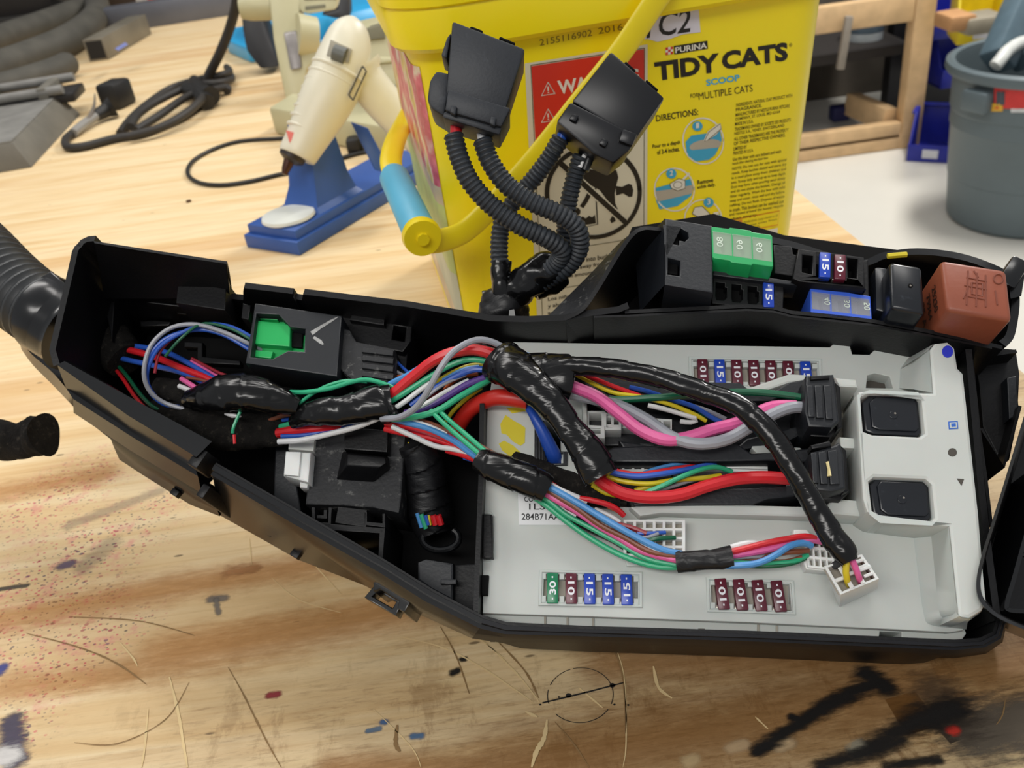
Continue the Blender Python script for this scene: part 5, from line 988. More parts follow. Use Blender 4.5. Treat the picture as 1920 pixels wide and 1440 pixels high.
for m_, pts, w in [   # wrap to second wrap
    (GRW, [(1000, 932, 9), (1025, 948, 9), (1060, 976, 8), (1105, 1008, 7), (1158, 1038, 7), (1212, 1058, 7), (1256, 1064, 7), (1290, 1060, 7)], 10), (GRW, [(1005, 926, 10), (1030, 940, 10), (1060, 964, 9), (1108, 990, 8), (1160, 1018, 8), (1215, 1048, 8), (1285, 1062, 8)], 9),
    (WHW, [(1010, 922, 9), (1040, 942, 8), (1082, 970, 7)], 10), (PNK, [(1012, 918, 11), (1040, 936, 11), (1075, 955, 10), (1118, 984, 9), (1160, 1008, 9), (1205, 1034, 9), (1285, 1054, 9)], 11), (BRW, [(1018, 914, 12), (1045, 930, 12), (1085, 955, 11), (1125, 984, 10), (1172, 1008, 10), (1220, 1034, 10), (1285, 1046, 9)], 10), (WHW, [(1100, 968, 10), (1140, 990, 10), (1185, 1014, 10), (1235, 1036, 10), (1285, 1042, 9)], 7),
    (LBL, [(1020, 908, 13), (1050, 924, 13), (1095, 950, 12), (1145, 980, 12), (1195, 1008, 11), (1245, 1032, 10), (1285, 1040, 9)], 12), (WHW, [(1025, 905, 12), (1052, 920, 12), (1085, 934, 11), (1110, 945, 10)], 11), (RED, [(1030, 905, 11), (1070, 930, 11), (1110, 938, 11), (1145, 948, 10), (1166, 962, 8), (1172, 972, 7)], 10), (ORG, [(1140, 950, 9), (1160, 960, 8), (1170, 972, 6)], 6), (WHW, [(1115, 955, 8), (1145, 968, 8), (1168, 985, 7)], 9),
    (BKW, [(1070, 975, 6), (1110, 994, 5), (1150, 1012, 5), (1185, 1034, 5)], 13), (BKW, [(1080, 965, 7), (1120, 988, 6), (1170, 1010, 6)], 9), (DRD, [(1060, 952, 8), (1110, 978, 7), (1170, 1010, 7), (1225, 1042, 7), (1285, 1058, 7)], 8), (DRD, [(1140, 980, 8), (1180, 988, 8), (1215, 1002, 8)], 9), (DRD, [(1200, 1028, 9), (1240, 1040, 9), (1285, 1050, 8)], 8),
    (GYW, [(1185, 1002, 8), (1210, 1008, 9), (1235, 1000, 8)], 6), (DGR, [(1205, 1016, 8), (1232, 1010, 9), (1268, 1008, 7)], 8), (BLW, [(1195, 1000, 8), (1222, 1000, 8), (1250, 998, 7)], 7), (PNK, [(1195, 1030, 8), (1240, 1052, 8), (1285, 1062, 7)], 7)]:
    wire(h5, m_, pts, w)
for m_, pts, w in [   # second wrap to plug
    (WHW, [(1350, 1034, 8), (1378, 1024, 9), (1405, 1018, 9), (1430, 1020, 8)], 10), (RED, [(1350, 1038, 10), (1385, 1032, 10), (1430, 1020, 10), (1480, 1010, 10), (1512, 1006, 9), (1536, 1012, 7)], 11), (PNK, [(1352, 1044, 9), (1395, 1038, 9), (1440, 1030, 9), (1485, 1018, 9), (1520, 1012, 8), (1545, 1016, 6)], 12), (LBL, [(1352, 1060, 10), (1385, 1060, 11), (1420, 1056, 11), (1452, 1042, 11), (1480, 1024, 11), (1505, 1018, 10), (1528, 1026, 7)], 11),
    (GRW, [(1355, 1052, 8), (1400, 1056, 8), (1450, 1056, 7), (1490, 1052, 7), (1515, 1040, 6)], 9), (BRW, [(1420, 1050, 7), (1460, 1038, 8), (1495, 1034, 8), (1520, 1032, 7)], 9), (GYW, [(1355, 1048, 8), (1400, 1044, 8), (1450, 1042, 7), (1500, 1030, 7)], 7), (BRW, [(1360, 1046, 7), (1410, 1048, 7), (1470, 1052, 7), (1508, 1042, 7)], 6), (DGR, [(1360, 1056, 7), (1420, 1062, 7), (1480, 1058, 7), (1512, 1046, 6)], 7), (GYW, [(1380, 1046, 6), (1440, 1034, 6), (1495, 1024, 6)], 9)]:
    wire(h5, m_, pts, w)
sleeve(h5, [(898, 862, 12), (930, 876, 14), (975, 894, 15), (1008, 908, 14), (1026, 918, 13)], [42, 54, 56, 54, 48], TAPE, flat=.72, lump=.05, seed=41)
sleeve(h5, [(1270, 1054, 9), (1295, 1052, 10), (1335, 1049, 10), (1372, 1045, 10)], [36, 34, 33, 40], TAPEM, flat=.8, lump=.03, seed=43)
# ---------------- left end conduit and collar
cdm = mat('conduit_black', '2a2c2e', rough=.45, var=.15, vscale=60, dust='4e4d4a', dscale=120, dthr=.6)
co = thing('corrugated_conduit', 'thick black corrugated conduit entering the left end of the tray', 'conduit', B(60, 600, -40), FB.to_3x3())
g = Geo(); P = smooth(W3([(-220, 330, -20), (-120, 405, -20), (-50, 465, -20), (5, 522, -20), (50, 562, -20), (90, 588, -20)]), 12); corr(g, P, .0152, cdm, .0046, amp=.10, seg=26); part('hose', g, co)
g = Geo(); P = smooth(W3([(86, 588, -20), (98, 594, -20), (112, 603, -21), (145, 624, -22)]), 5); g.tube(P, [.0148] + [.0165] * (len(P) - 2) + [.0175], KG, seg=28, flat=1.0); part('collar', g, co, 'smooth collar')
g = Geo(); ppr(g, [(75, 520), (95, 508), (132, 540), (126, 566), (98, 548)], -8, -16, KG, bev=.5); part('collar_tab', g, co)
g = Geo(); loft(g, [[(36, 636, -26), (60, 665, -26), (100, 700, -24), (135, 742, -22)], [(40, 655, -34), (62, 685, -34), (95, 718, -34), (140, 765, -34)], [(90, 640, -44), (110, 670, -44), (140, 690, -44), (180, 730, -44)]], KG, 4); part('collar_skirt', g, co)
# ---------------- blocks in the left compartment
cb = thing('connector_block', 'black connector holder with a bright green insert in the left compartment', 'electrical connector', B(550, 720, -18), FB.to_3x3())
g = Geo(); ppr(g, [(478, 568), (641, 592), (632, 706), (460, 681)], 5, -14, KN, holes=[[(481, 588), (522, 590), (544, 613), (572, 617), (570, 659), (540, 657), (510, 673), (470, 669)]], bev=.5); part('holder', g, cb)
BG = mat('insert_green', '1fae5a', rough=.38, var=.06); g = Geo()
ppr(g, [(481, 586), (524, 588), (550, 612), (575, 616), (572, 660), (540, 660), (510, 676), (468, 672)], -1, -10, BG, bev=.2); ppr(g, [(482, 600), (545, 608), (543, 650), (472, 644)], 2.5, -6, BG, bev=.5); ppr(g, [(484, 589), (522, 592), (520, 600), (482, 598)], 1.2, -6, BG); ppr(g, [(472, 655), (512, 659), (508, 672), (470, 668)], 1.2, -6, BG)
ppr(g, [(546, 622), (568, 625), (566, 652), (544, 650)], .5, -.9, KI); part('insert', g, cb, 'bright green insert')
g = Geo(); mscw = mat('scuff_white', '9a9a98', rough=.8, var=.4, vscale=500); 
g.strip([B(584, 625, 5.08), B(600, 614, 5.08), B(620, 602, 5.08), B(634, 594, 5.08)], [.0018, .0013, .0010, .0003], NB, mscw); g.strip([B(588, 632, 5.08), B(600, 640, 5.08), B(606, 646, 5.08)], [.0010, .0014, .0006], NB, mscw); part('scuff_mark', g, cb, 'whitish scuff')
lk = thing('latch_block', 'dusty black ridged latch right of the green connector', 'connector latch', B(690, 690, -20), FB.to_3x3())
g = Geo(); ppr(g, [(634, 612), (655, 618), (668, 640), (740, 655), (738, 716), (660, 712), (634, 690)], 1, -16, KD, bev=.6)
for k in range(4): ppr(g, [(680, 650 + 15 * k), (738, 657 + 15 * k), (737, 667 + 15 * k), (678, 660 + 15 * k)], 2.4, 0, KD, bev=.5)
ppr(g, [(635, 640), (648, 642), (646, 690), (632, 688)], -3, -8, KI); part('latch_body', g, lk)
g = Geo(); ppr(g, [(612, 575), (774, 598), (770, 640), (755, 660), (650, 640), (640, 600)], -6, -26, K, holes=[[(665, 582), (718, 590), (716, 602), (664, 594)], [(738, 610), (762, 614), (758, 640), (735, 636)]], bev=.4); ppr(g, [(662, 580), (722, 588), (720, 610), (655, 600)], -3, -8, K, bev=.5); ppr(g, [(740, 655), (765, 660), (760, 700), (738, 696)], -10, -26, K); part('latch_frame', g, lk)
rb_ = thing('relay_box', 'large dusty black fuse carrier with a raised knob in the lower left compartment', 'relay box', B(665, 920, -34), FB.to_3x3())
g = Geo(); ppr(g, [(588, 800), (640, 806), (760, 812), (757, 860), (752, 938), (748, 962), (700, 952), (640, 948), (572, 946), (580, 880)], -11, -40, KD, bev=.6)
ppr(g, [(645, 800), (728, 806), (726, 848), (645, 842)], -6, -12, K, bev=.5); part('carrier_body', g, rb_)
g = Geo(); g.hull(q3([(630, 900, -11), (700, 905, -11), (732, 880, -11), (728, 856, -11), (642, 846, -11)]), q3([(650, 872, -4), (712, 876, -4), (724, 868, -4), (722, 858, -4), (652, 850, -4)]), K, FM, .5); part('knob', g, rb_)
g = Geo(); ppr(g, [(516, 836), (545, 836), (565, 960), (512, 952)], -20, -40, KN, bev=.5); part('side_post', g, rb_)
wc_ = thing('wire_plug', 'small white plug under the white wire in the left compartment', 'electrical connector', B(555, 880, -16), FB.to_3x3())
g = Geo(); ppr(g, [(535, 846), (583, 848), (578, 905), (531, 892)], -6, -18, WT, bev=.6); ppr(g, [(536, 846), (564, 847), (560, 893), (532, 890)], -4.8, -8, WT, bev=.4); part('housing', g, wc_)
g = Geo(); ppr(g, [(542, 820), (590, 824), (588, 846), (540, 842)], -9, -18, WP, bev=.5); ppr(g, [(562, 898), (578, 900), (576, 915), (562, 914)], -9, -16, WT, bev=.3); part('tab', g, wc_)
tb = thing('taped_cable', 'thick black taped cable curling down into the dark middle of the tray', 'cable', B(800, 950, -38), FB.to_3x3())
sleeve(tb, [(775, 830, -10), (795, 870, -16), (800, 920, -22), (808, 970, -26), (815, 1000, -28)], [60, 78, 86, 84, 70], TAPEM, flat=.9, lump=.05, seed=51)
g = Geo(); g.tube([B(826 + 34 * math.cos(a), 1010 + 22 * math.sin(a), -24) for a in [k * math.pi / 12 for k in range(-3, 15)]], .0014, KG, seg=10); part('tape_ring', g, tb)
for m_, a, b, w in ((LBL, (782, 962), (792, 994), 8), (GRW, (790, 964), (800, 994), 9), (BLW, (798, 966), (806, 992), 8), (YLW, (804, 966), (808, 990), 5), (RED, (812, 966), (818, 988), 12), (RED, (822, 966), (828, 986), 12)): wire(tb, m_, [(a[0], a[1], -15), (b[0], b[1], -17)], w)
g = Geo(); g.tube(W3([(768, 830, -12), (762, 850, -14)]), .0007, YLW, seg=6); part('wire', g, tb, 'yellow wire')
# ================================================================== YELLOW BUCKET
TH = math.radians(8); BT = Vector((math.cos(TH), math.sin(TH), 0)); BNh = Vector((math.sin(TH), -math.cos(TH), 0)); TL = math.radians(4)
BP0 = D(1170, 20, .405); BNB = (BNh * math.cos(TL) - Vector((0, 0, 1)) * math.sin(TL)).normalized(); BUP = BNB.cross(BT)
BFM = Matrix(((BT.x, BUP.x, BNB.x, BP0.x), (BT.y, BUP.y, BNB.y, BP0.y), (BT.z, BUP.z, BNB.z, BP0.z), (0, 0, 0, 1))); BFI = BFM.inverted()
def HB(px, py, off=0.0): return PL(px, py, BP0 + BNB * off, BNB)
def bk(px, py): v = BFI @ HB(px, py); return (v.x, v.y)
BY = mat('bucket_yellow', 'fbe318', rough=.3, var=.03, vscale=12, spec=.45, sss=.1)
HY = mat('handle_yellow', 'f0d81e', rough=.33, var=.04, spec=.4)
# base point under the front face
zb0 = BP0.z / BUP.z; BB = BP0 - BUP * zb0; BB.z = 0
bu = thing('bucket', 'square yellow plastic pail with printed label, black lettering and a bail handle', 'bucket', BB + Vector((0, .1, 0)))
DEP = .195
def sec(z, out=0.0, n=6):
    k = z / .173; hw0, hw1 = -.0955 - .003 * k, .099 + .0075 * k; yf = -math.tan(TL) * z; dp = DEP - 2 * .008 + .016 * k; r = .022 + out
    x0, x1, y0, y1 = hw0 - out, hw1 + out, yf - out, yf + dp + out; pts = []
    for cx, cy, a0 in ((x1 - r, y0 + r, 270), (x1 - r, y1 - r, 0), (x0 + r, y1 - r, 90), (x0 + r, y0 + r, 180)):
        for i in range(n + 1):
            a = math.radians(a0 + 90 * i / n); x, y = cx + r * math.cos(a), cy + r * math.sin(a); pts.append(BB + BT * x - BNh * y + Vector((0, 0, z)))
    return pts
def loop_loft(g, loops, m, cap0=True, cap1=True):
    n = len(loops[0]); vs = [v for l in loops for v in l]; fs = []
    for a in range(len(loops) - 1):
        for i in range(n): fs.append((a * n + i, a * n + (i + 1) % n, (a + 1) * n + (i + 1) % n, (a + 1) * n + i))
    if cap0: fs.append(list(range(n))[::-1])
    if cap1: fs.append([(len(loops) - 1) * n + i for i in range(n)])
    g.add(vs, fs, m)
g = Geo(); loop_loft(g, [sec(0.0, -.004), sec(.004)] + [sec(z) for z in (.02, .05, .09, .13, .173, BP0.z + .005)], BY); part('body', g, bu)
g = Geo(); zr = BP0.z - .003
loop_loft(g, [sec(zr, -.001), sec(zr - .001, .0055), sec(zr + .001, .0075), sec(zr + .016, .0085), sec(zr + .018, .0078), sec(zr + .019, .0095), sec(zr + .045, .0105), sec(zr + .049, .009), sec(zr + .050, .004), sec(zr + .042, .002), sec(zr + .040, -.006)], BY, False, True); part('lid_rim', g, bu)
INK = mat('label_black', '1d1810', rough=.5); CRM = mat('label_cream', 'd8d1b8', rough=.4, var=.03); WRD = mat('label_red', 'd13423', rough=.4, var=.04); LBU = mat('label_blue', '3fa9cf', rough=.4); LWH = mat('label_white', 'e6e2d4', rough=.4); LGY = mat('label_grey', 'b5ad9c', rough=.5); LOR = mat('label_orange', 'e08a2a', rough=.5); LIN = mat('label_fine_print', '4c4210', rough=.5); STP = mat('stamp_brown', '8a7618', rough=.6); STK = mat('sticker_lilac_white', 'dcd8e2', rough=.4)
def lay(k): return .0002 + .00009 * k
def poly(g, pts, m, k=0): 
    P = [Vector((*bk(*p), lay(k))) for p in pts]; g.add(P, [list(range(len(P)))], m, BFM)
def ell(cx, cy, rx, ry, n=36, a0=0, a1=360, rot=-8): 
    c, s_ = math.cos(math.radians(rot)), math.sin(math.radians(rot)); out = []
    for i in range(n + (0 if a1 - a0 >= 360 else 1)):
        a = math.radians(a0 + (a1 - a0) * i / n); x, y = rx * math.cos(a), ry * math.sin(a); out.append((cx + x * c - y * s_, cy + x * s_ + y * c))
    return out
def stroke(g, pts, wpx, m, k=1, closed=False):
    P = [BFM @ Vector((*bk(*p), lay(k))) for p in pts]; P = P + [P[0], P[1]] if closed else P
    g.strip(P, wpx * .00025, BNB, m)
def txt(g, s_, a, b, c, m, k=1, bold=0.0): g.text(s_, bk(*a), bk(*b), bk(*c), lay(k), m, BFM, bold=bold)
# --- warning panel
g = Geo(); poly(g, [(984, 119), (1214, 83), (1213, 470), (1200, 640), (1010, 660)], CRM, 0)
poly(g, [(996, 124), (1207, 92), (1209, 238), (1004, 270)], WRD, 1)
for a, b in (((995, 122), (1208, 90)), ((1208, 90), (1206, 640)), ((995, 122), (1020, 660)), ((1016, 474), (1208, 444)), ((1018, 546), (1204, 514))): stroke(g, [a, b], 1.2, LIN, 2)
for cy in (166, 216):
    T = [(1027, cy - 12), (1040, cy + 9), (1015, cy + 13)]; stroke(g, T, 2.2, LWH, 3, True); stroke(g, [(1027, cy - 4), (1027.5, cy + 4)], 2.4, LWH, 3); stroke(g, [(1027.6, cy + 6), (1027.8, cy + 8)], 2.4, LWH, 3)
txt(g, 'WARNING', (1047, 177), (1198, 153), (1044, 151), LWH, 3, bold=.03)
part('warning_label', g, bu, 'cream and red warning label')
g = Geo()
stroke(g, ell(1112, 360, 87, 84, 60), 9.5, INK, 3, True)
poly(g, [(1092, 322), (1100, 316), (1118, 318), (1132, 312), (1146, 312), (1156, 320), (1159, 332), (1155, 348), (1152, 362), (1153, 380), (1158, 392), (1148, 388), (1136, 372), (1124, 356), (1106, 346), (1094, 338)], INK, 2)
poly(g, [(1154, 348), (1166, 350), (1178, 344), (1184, 346), (1187, 356), (1185, 368), (1179, 369), (1168, 362), (1155, 366)], INK, 2)
poly(g, [(1060, 316), (1070, 312), (1080, 322), (1074, 330), (1062, 326)], INK, 2)
stroke(g, [(1116, 350), (1120, 420), (1084, 428), (1078, 380)], 2.6, INK, 2); stroke(g, [(1108, 356), (1098, 376), (1090, 388)], 10, INK, 2); poly(g, ell(1082, 396, 6, 7), INK, 2)
poly(g, [(1080, 404), (1086, 409), (1092, 405), (1098, 409), (1104, 404), (1110, 407), (1115, 402), (1117, 418), (1081, 424)], INK, 2); poly(g, [(1143, 412), (1150, 400), (1154, 414), (1146, 418)], INK, 2)
stroke(g, [(1050, 305), (1172, 416)], 16, CRM, 3); stroke(g, [(1050, 305), (1172, 416)], 11, INK, 4)
part('warning_symbol', g, bu, 'black prohibition symbol')
g = Geo()
for i, s_ in enumerate(('Children can fall into bucket and drown.', 'Keep children away from buckets with', 'even a small amount of liquid.')):
    y = 502 + i * 13.5; x1 = (1204, 1192, 1150)[i]; txt(g, s_, (1021, y), (x1, y - (x1 - 1021) * .15), (1021, y - 9), INK, 2, .012)
for i, s_ in enumerate(('Los niños pueden caer en el cubo', 'y ahogarse. No deje que se', 'acerquen a cubos con un', 'poco de agua.')):
    y = 566 + i * 13; x1 = (1192, 1160, 1142, 1100)[i]; txt(g, s_, (1027, y), (x1, y - (x1 - 1027) * .15), (1027, y - 9), INK, 2, .012)
part('label_print', g, bu, 'small printed warning lines'); g = Geo()
txt(g, '2155116902', (1012, 86), (1110, 67), (1011, 74), STP, 0); txt(g, '2016', (1122, 64), (1168, 56), (1121, 52), STP, 0)
part('date_stamp', g, bu, 'faint brown stamped number')
# --- brand panel
g = Geo(); poly(g, [(1200, 74), (1214, 24), (1309, 9), (1313, 60), (1280, 64), (1255, 73), (1232, 78), (1214, 73)], STK, 1); txt(g, 'TC2', (1199, 74), (1293, 60), (1203, 28), INK, 2, .012); part('sticker', g, bu, 'white TC2 sticker')
g = Geo()
poly(g, [(1263, 86), (1326, 76), (1327, 91), (1264, 102)], INK, 1); txt(g, 'PURINA', (1266, 99.5), (1325, 90), (1265.5, 88.5), LWH, 2, .02)
ckr = lambda u, v: (1247.5 + 14 * u, 89 + 14 * v - 2.2 * u)
poly(g, [ckr(0, 0), ckr(1, 0), ckr(1, 1), ckr(0, 1)], LWH, 1)
for i in range(3):
    for j in range(3):
        if (i + j) % 2 == 0: poly(g, [ckr(i / 3, j / 3), ckr((i + 1) / 3, j / 3), ckr((i + 1) / 3, (j + 1) / 3), ckr(i / 3, (j + 1) / 3)], WRD, 2)
txt(g, 'TIDY', (1229, 152), (1349, 134), (1226, 117), INK, 1, .045); txt(g, 'CATS', (1354, 132), (1477, 113), (1352, 97), INK, 1, .045)
txt(g, '®', (1479, 88), (1485, 87), (1479, 81), INK, 1)
part('brand_print', g, bu, 'black brand lettering'); g = Geo()
txt(g, 'SCOOP', (1324, 161), (1387, 151), (1323, 149), LBU, 1, .03)
txt(g, 'FOR', (1294, 184), (1309, 181.5), (1294, 176), INK, 1); txt(g, 'MULTIPLE CATS', (1310, 187), (1411, 171), (1309, 174), INK, 1)
part('product_print', g, bu, 'blue and black product line'); g = Geo()
txt(g, 'DIRECTIONS:', (1230, 228), (1309, 215), (1229, 216), INK, 1, .015)
part('directions_heading', g, bu, 'black directions heading'); g = Geo()
txt(g, 'Pour to a depth', (1223, 280), (1275, 271.5), (1223, 271), INK, 1, .02); txt(g, 'of 3-4 inches.', (1232, 290), (1274, 283), (1231, 281), INK, 1, .02)
part('directions_print', g, bu, 'black directions lettering'); g = Geo()
txt(g, 'Remove', (1307, 346), (1337, 341), (1307, 338), INK, 1, .02); txt(g, 'solids daily.', (1307, 356), (1341, 350), (1307, 348), INK, 1, .02)
part('directions_print', g, bu, 'black directions lettering')
g = Geo()
for cx, cy, rx, ry, bx, by, n_ in ((1318, 264, 38, 43, 1307, 236, '1'), (1264, 355, 37, 40, 1258, 325, '2'), (1318, 412, 35, 38, 1328, 379, '3')):
    stroke(g, ell(cx, cy, rx, ry, 40), 3, LWH, 2, True)
    poly(g, ell(bx, by, 9.5, 9), LBU, 4); txt(g, n_, (bx - 3, by + 4), (bx + 3, by + 3), (bx - 3, by - 6), LWH, 5, .02)
    if n_ == '1':
        poly(g, [(1285, 266), (1296, 254), (1350, 246), (1353, 262), (1344, 284), (1330, 298), (1305, 302), (1288, 292)], LBU, 1); poly(g, ell(1322, 272, 30, 11), LGY, 2); poly(g, [(1288, 282), (1346, 276), (1340, 290), (1328, 299), (1304, 302), (1290, 292)], LBU, 3)
        poly(g, [(1318, 264), (1326, 246), (1342, 234), (1350, 230), (1352, 240), (1342, 252), (1326, 262)], LWH, 4); stroke(g, [(1320, 264), (1328, 247), (1350, 231), (1351, 241), (1326, 262)], 1.2, LIN, 5)
    elif n_ == '2':
        poly(g, [(1229, 352), (1294, 335), (1299, 352), (1296, 366), (1270, 386), (1236, 392), (1230, 376)], LBU, 1); poly(g, [(1229, 358), (1260, 354), (1298, 346), (1298, 362), (1232, 378)], LGY, 2)
        poly(g, [(1255, 344), (1272, 334), (1284, 338), (1284, 352), (1270, 357), (1258, 352)], LWH, 3); stroke(g, [(1255, 344), (1272, 334), (1284, 338), (1284, 352), (1270, 357), (1258, 352), (1255, 344)], 1.2, LIN, 4); stroke(g, [(1280, 336), (1292, 324)], 5, LWH, 3); stroke(g, ell(1270, 346, 8, 6), 1, LIN, 4, True)
    else:
        poly(g, [(1286, 422), (1300, 410), (1350, 402), (1351, 416), (1346, 436), (1320, 448), (1292, 442)], LBU, 1); poly(g, ell(1316, 420, 27, 10), LGY, 2)
        poly(g, [(1297, 400), (1302, 388), (1316, 386), (1330, 400), (1338, 422), (1328, 424), (1314, 408)], LWH, 3); stroke(g, [(1297, 400), (1302, 388), (1316, 386), (1330, 400), (1338, 422)], 1.3, LIN, 4); stroke(g, [(1297, 400), (1314, 409), (1322, 408)], 1.3, LIN, 4)
        poly(g, [(1337, 398), (1347, 396), (1346, 416), (1336, 418)], LWH, 3); poly(g, [(1337, 404), (1346, 402), (1346, 408), (1337, 410)], LIN, 4)
part('direction_pictures', g, bu, 'round white and blue pictures with numbers one to three')
g = Geo()
fine = [('INGREDIENTS: NATURAL CLAY PRODUCT WITH', 0, 1485), ('FRAGRANCE.', 0, 1428), ('MANUFACTURED BY NESTLE PURINA PETCARE', 1, 1480), ('COMPANY, ST. LOUIS, MO 63164', 0, 1462), ('MADE IN U.S.A.', 0, 1412), ('TRADEMARKS OWNED BY SOCIETE DES PRODUITS', 1, 1482), ('NESTLE S.A., VEVEY, SWITZERLAND', 0, 1470), ('ALL OTHER TRADEMARKS ARE THE PROPERTY', 1, 1478), ('OF THEIR RESPECTIVE OWNERS.', 0, 1472), ('LIMITED BY', 1, 1400), ('PRINTED IN U.S.A.', 0, 1412),
        ('Use this litter with care indoors and wash', 2, 1464), ('hands after cleaning the litter box.', 0, 1440), ('NOTE: Do not use for cats with special', 1, 1474), ('needs. Keep bucket closed and store dry', 0, 1474), ('in a cool place away from children and', 0, 1473), ('pets. Scoop daily and top up to keep depth.', 0, 1473), ('Dust may form when pouring; pour slowly', 0, 1472), ('and do not shake the bucket. Change all', 0, 1471), ('litter regularly. Wash the box with mild', 0, 1471), ('soap and water, rinse well and dry before', 0, 1470), ('refilling. Do not flush. Dispose of waste', 0, 1470), ('in trash. This bucket can be washed out', 0, 1469), ('and reused around the house; recycle', 0, 1468), ('when empty.', 0, 1420)]
y = 200.0
for i, (s_, gap, x1) in enumerate(fine):
    y += (8.6 if i else 0) + gap * 1.2; x0 = 1380 - (y - 200) * .062; txt(g, s_, (x0, y), (x1, y - (x1 - x0) * .175), (x0, y - 6.2), LIN, 1, .012)
stroke(g, [(1362, 414), (1461, 395), (1458, 421), (1361, 441), (1362, 414), (1461, 395)], 2, LOR, 1)
poly(g, [(1363, 416), (1391, 411), (1391, 420), (1363, 425)], LOR, 2)
for i in range(3): txt(g, ('WARNING: keep closed at all', 'times and keep away from', 'small children.')[i], ((1393, 1366, 1366)[i], 420 + 7.5 * i + (0, 5, 4)[i]), ((1457, 1456, 1425)[i], (406, 413, 425)[i]), ((1393, 1366, 1366)[i], 415 + 7.5 * i + (0, 5, 4)[i]), LIN, 3)
poly(g, [(1361, 446), (1458, 427), (1455, 470), (1360, 480)], LWH, 1)
part('fine_print', g, bu, 'small dark lettering and orange box')
# --- picture label on the left side
LPK = mat('side_label_pink', 'c6485c', rough=.35, var=.35, vscale=70); LPW = mat('side_label_pale', 'c9b59c', rough=.35, var=.3, vscale=50); LGN = mat('side_label_green', 'b4c878', rough=.35, var=.15); LPG = mat('side_label_grey', 'b9bfae', rough=.35, var=.2, vscale=30)
LPX = mat('side_label_picture', 'c9b59c', rough=.35); _r = [n for n in LPX.node_tree.nodes if n.type == 'VALTORGB'][0].color_ramp; LPX.node_tree.nodes['Noise Texture'].inputs['Scale'].default_value = 34
for _p, _c in ((.40, 'b83550'), (.47, 'd9687c'), (.52, 'e0cfb8'), (.58, 'd8b84a'), (.64, 'a08a78')): _e = _r.elements.new(_p); _e.color = lin(_c)
_r.elements[0].color = lin('d8cfc4')
def side_patch(g, z0, z1, i0, i1, m, out=.0003):
    Z = [z0 + (z1 - z0) * k / 4 for k in range(5)]; R = []
    for z in Z:
        s_ = sec(z, out); R.append([s_[k] for k in range(i0, i1 + 1)])
    n = len(R[0]); vs = [v for r in R for v in r]; fs = [(a * n + i, a * n + i + 1, (a + 1) * n + i + 1, (a + 1) * n + i) for a in range(4) for i in range(n - 1)]; g.add(vs, fs, m)
g = Geo()
for z0, z1, m_ in ((.108, .168, LPX), (.098, .108, LPW), (.058, .098, LGN), (.03, .058, LPG), (.012, .03, LPW)): side_patch(g, z0, z1, 20, 23, m_)
part('side_label', g, bu, 'pink, green and pale picture label')
# --- bail handle
g = Geo(); P = smooth([HB(*q) for q in ((1275, -62, .012), (1250, -28, .012), (1230, 0, .013), (1166, 95, .014), (1090, 190, .015), (1010, 290, .016), (950, 358, .017), (905, 405, .018), (868, 436, .02), (832, 450, .023), (800, 454, .027))], 6)
g.tube(P, .0058, HY, seg=16, flat=.30, ref=BNB.cross(P[1] - P[0])); part('handle_arm', g, bu)
ha = HB(792, 446, .028); hbk = D(738, 330, (ha - CP).dot(FW) + .075)
g = Geo(); ax = (hbk - ha).normalized(); g.tube([ha - ax * .001, ha + ax * .003, ha + ax * .006], [.0088, .0094, .0085], HY, seg=24); g.tube([ha - ax * .003, ha - ax * .0008], [.0030, .0030], HY, seg=8); part('grip_end', g, bu)
GPB = mat('grip_blue', '5fb6d8', rough=.45, var=.05); g = Geo(); g.tube([ha + ax * .004, ha + ax * .006, hbk - ax * .004, hbk], [.0070, .0082, .0082, .0072], GPB, seg=24); part('grip', g, bu, 'light blue hand grip')
g = Geo(); dp = (hbk - CP).dot(FW); P = smooth([hbk - ax * .002, D(733, 300, dp + .01), D(742, 262, dp + .03), D(758, 230, dp + .06), D(790, 170, dp + .10)], 5); g.tube(P, .0062, HY, seg=14, flat=.4, ref=ax.cross(P[1] - P[0])); part('handle_arm', g, bu)
# ================================================================== RELAY SOCKETS ON CORRUGATED LEADS
CRR = mat('loom_black', '282d33', rough=.55, var=.25, vscale=200, dust='54544e', dscale=240, dthr=.57); SKT = mat('socket_slate', '1e2229', rough=.5, var=.12, vscale=200, bump=.1, bscale=900, dust='474d55', dscale=60, dthr=.62); SKB = mat('socket_black', '0c0d12', rough=.36, var=.2, dust='33363e', dscale=70, dthr=.66)
def D3(pts, d): return [D(x, y, d + (p[0] if (p := r) else 0)) if r else D(x, y, d) for x, y, *r in pts]
def slab(g, px, d0, d1, m, bev=.0008, dr=None):
    dr = dr or FW; g.hull([D(x, y, d0) + dr * (d1 - d0) for x, y in px], [D(x, y, d0) for x, y in px], m, None, bev)
def lead(par, pts, rpx, m=CRR, name='loom'):
    P = smooth([D(*q) for q in pts], 10); g = Geo(); corr(g, P, rpx * .31 / FPX, m, .0017, amp=.16, seg=16, n=5); return part(name, g, par)
s1 = thing('relay_socket', 'slate grey relay socket on corrugated leads, left of the pair, red wire below', 'relay socket', D(940, 560, .325), None, 'relay sockets held up on corrugated leads')
g = Geo(); slab(g, [(848, 38), (985, 91), (946, 212), (836, 176)], .300, .322, SKT, .001); part('socket_body', g, s1)
g = Geo(); slab(g, [(840, 166), (958, 202), (940, 238), (834, 207)], .2985, .321, SKT, .0008); slab(g, [(833, 207), (942, 238), (937, 253), (829, 220)], .3000, .318, SKT, .0008)
for a, b in (((846, 196), (857, 199)), ((920, 217), (931, 220))): slab(g, [(a[0], a[1]), (b[0], b[1]), (b[0] - 3, b[1] + 17), (a[0] - 3, a[1] + 14)], .2972, .302, SKT, .0005)
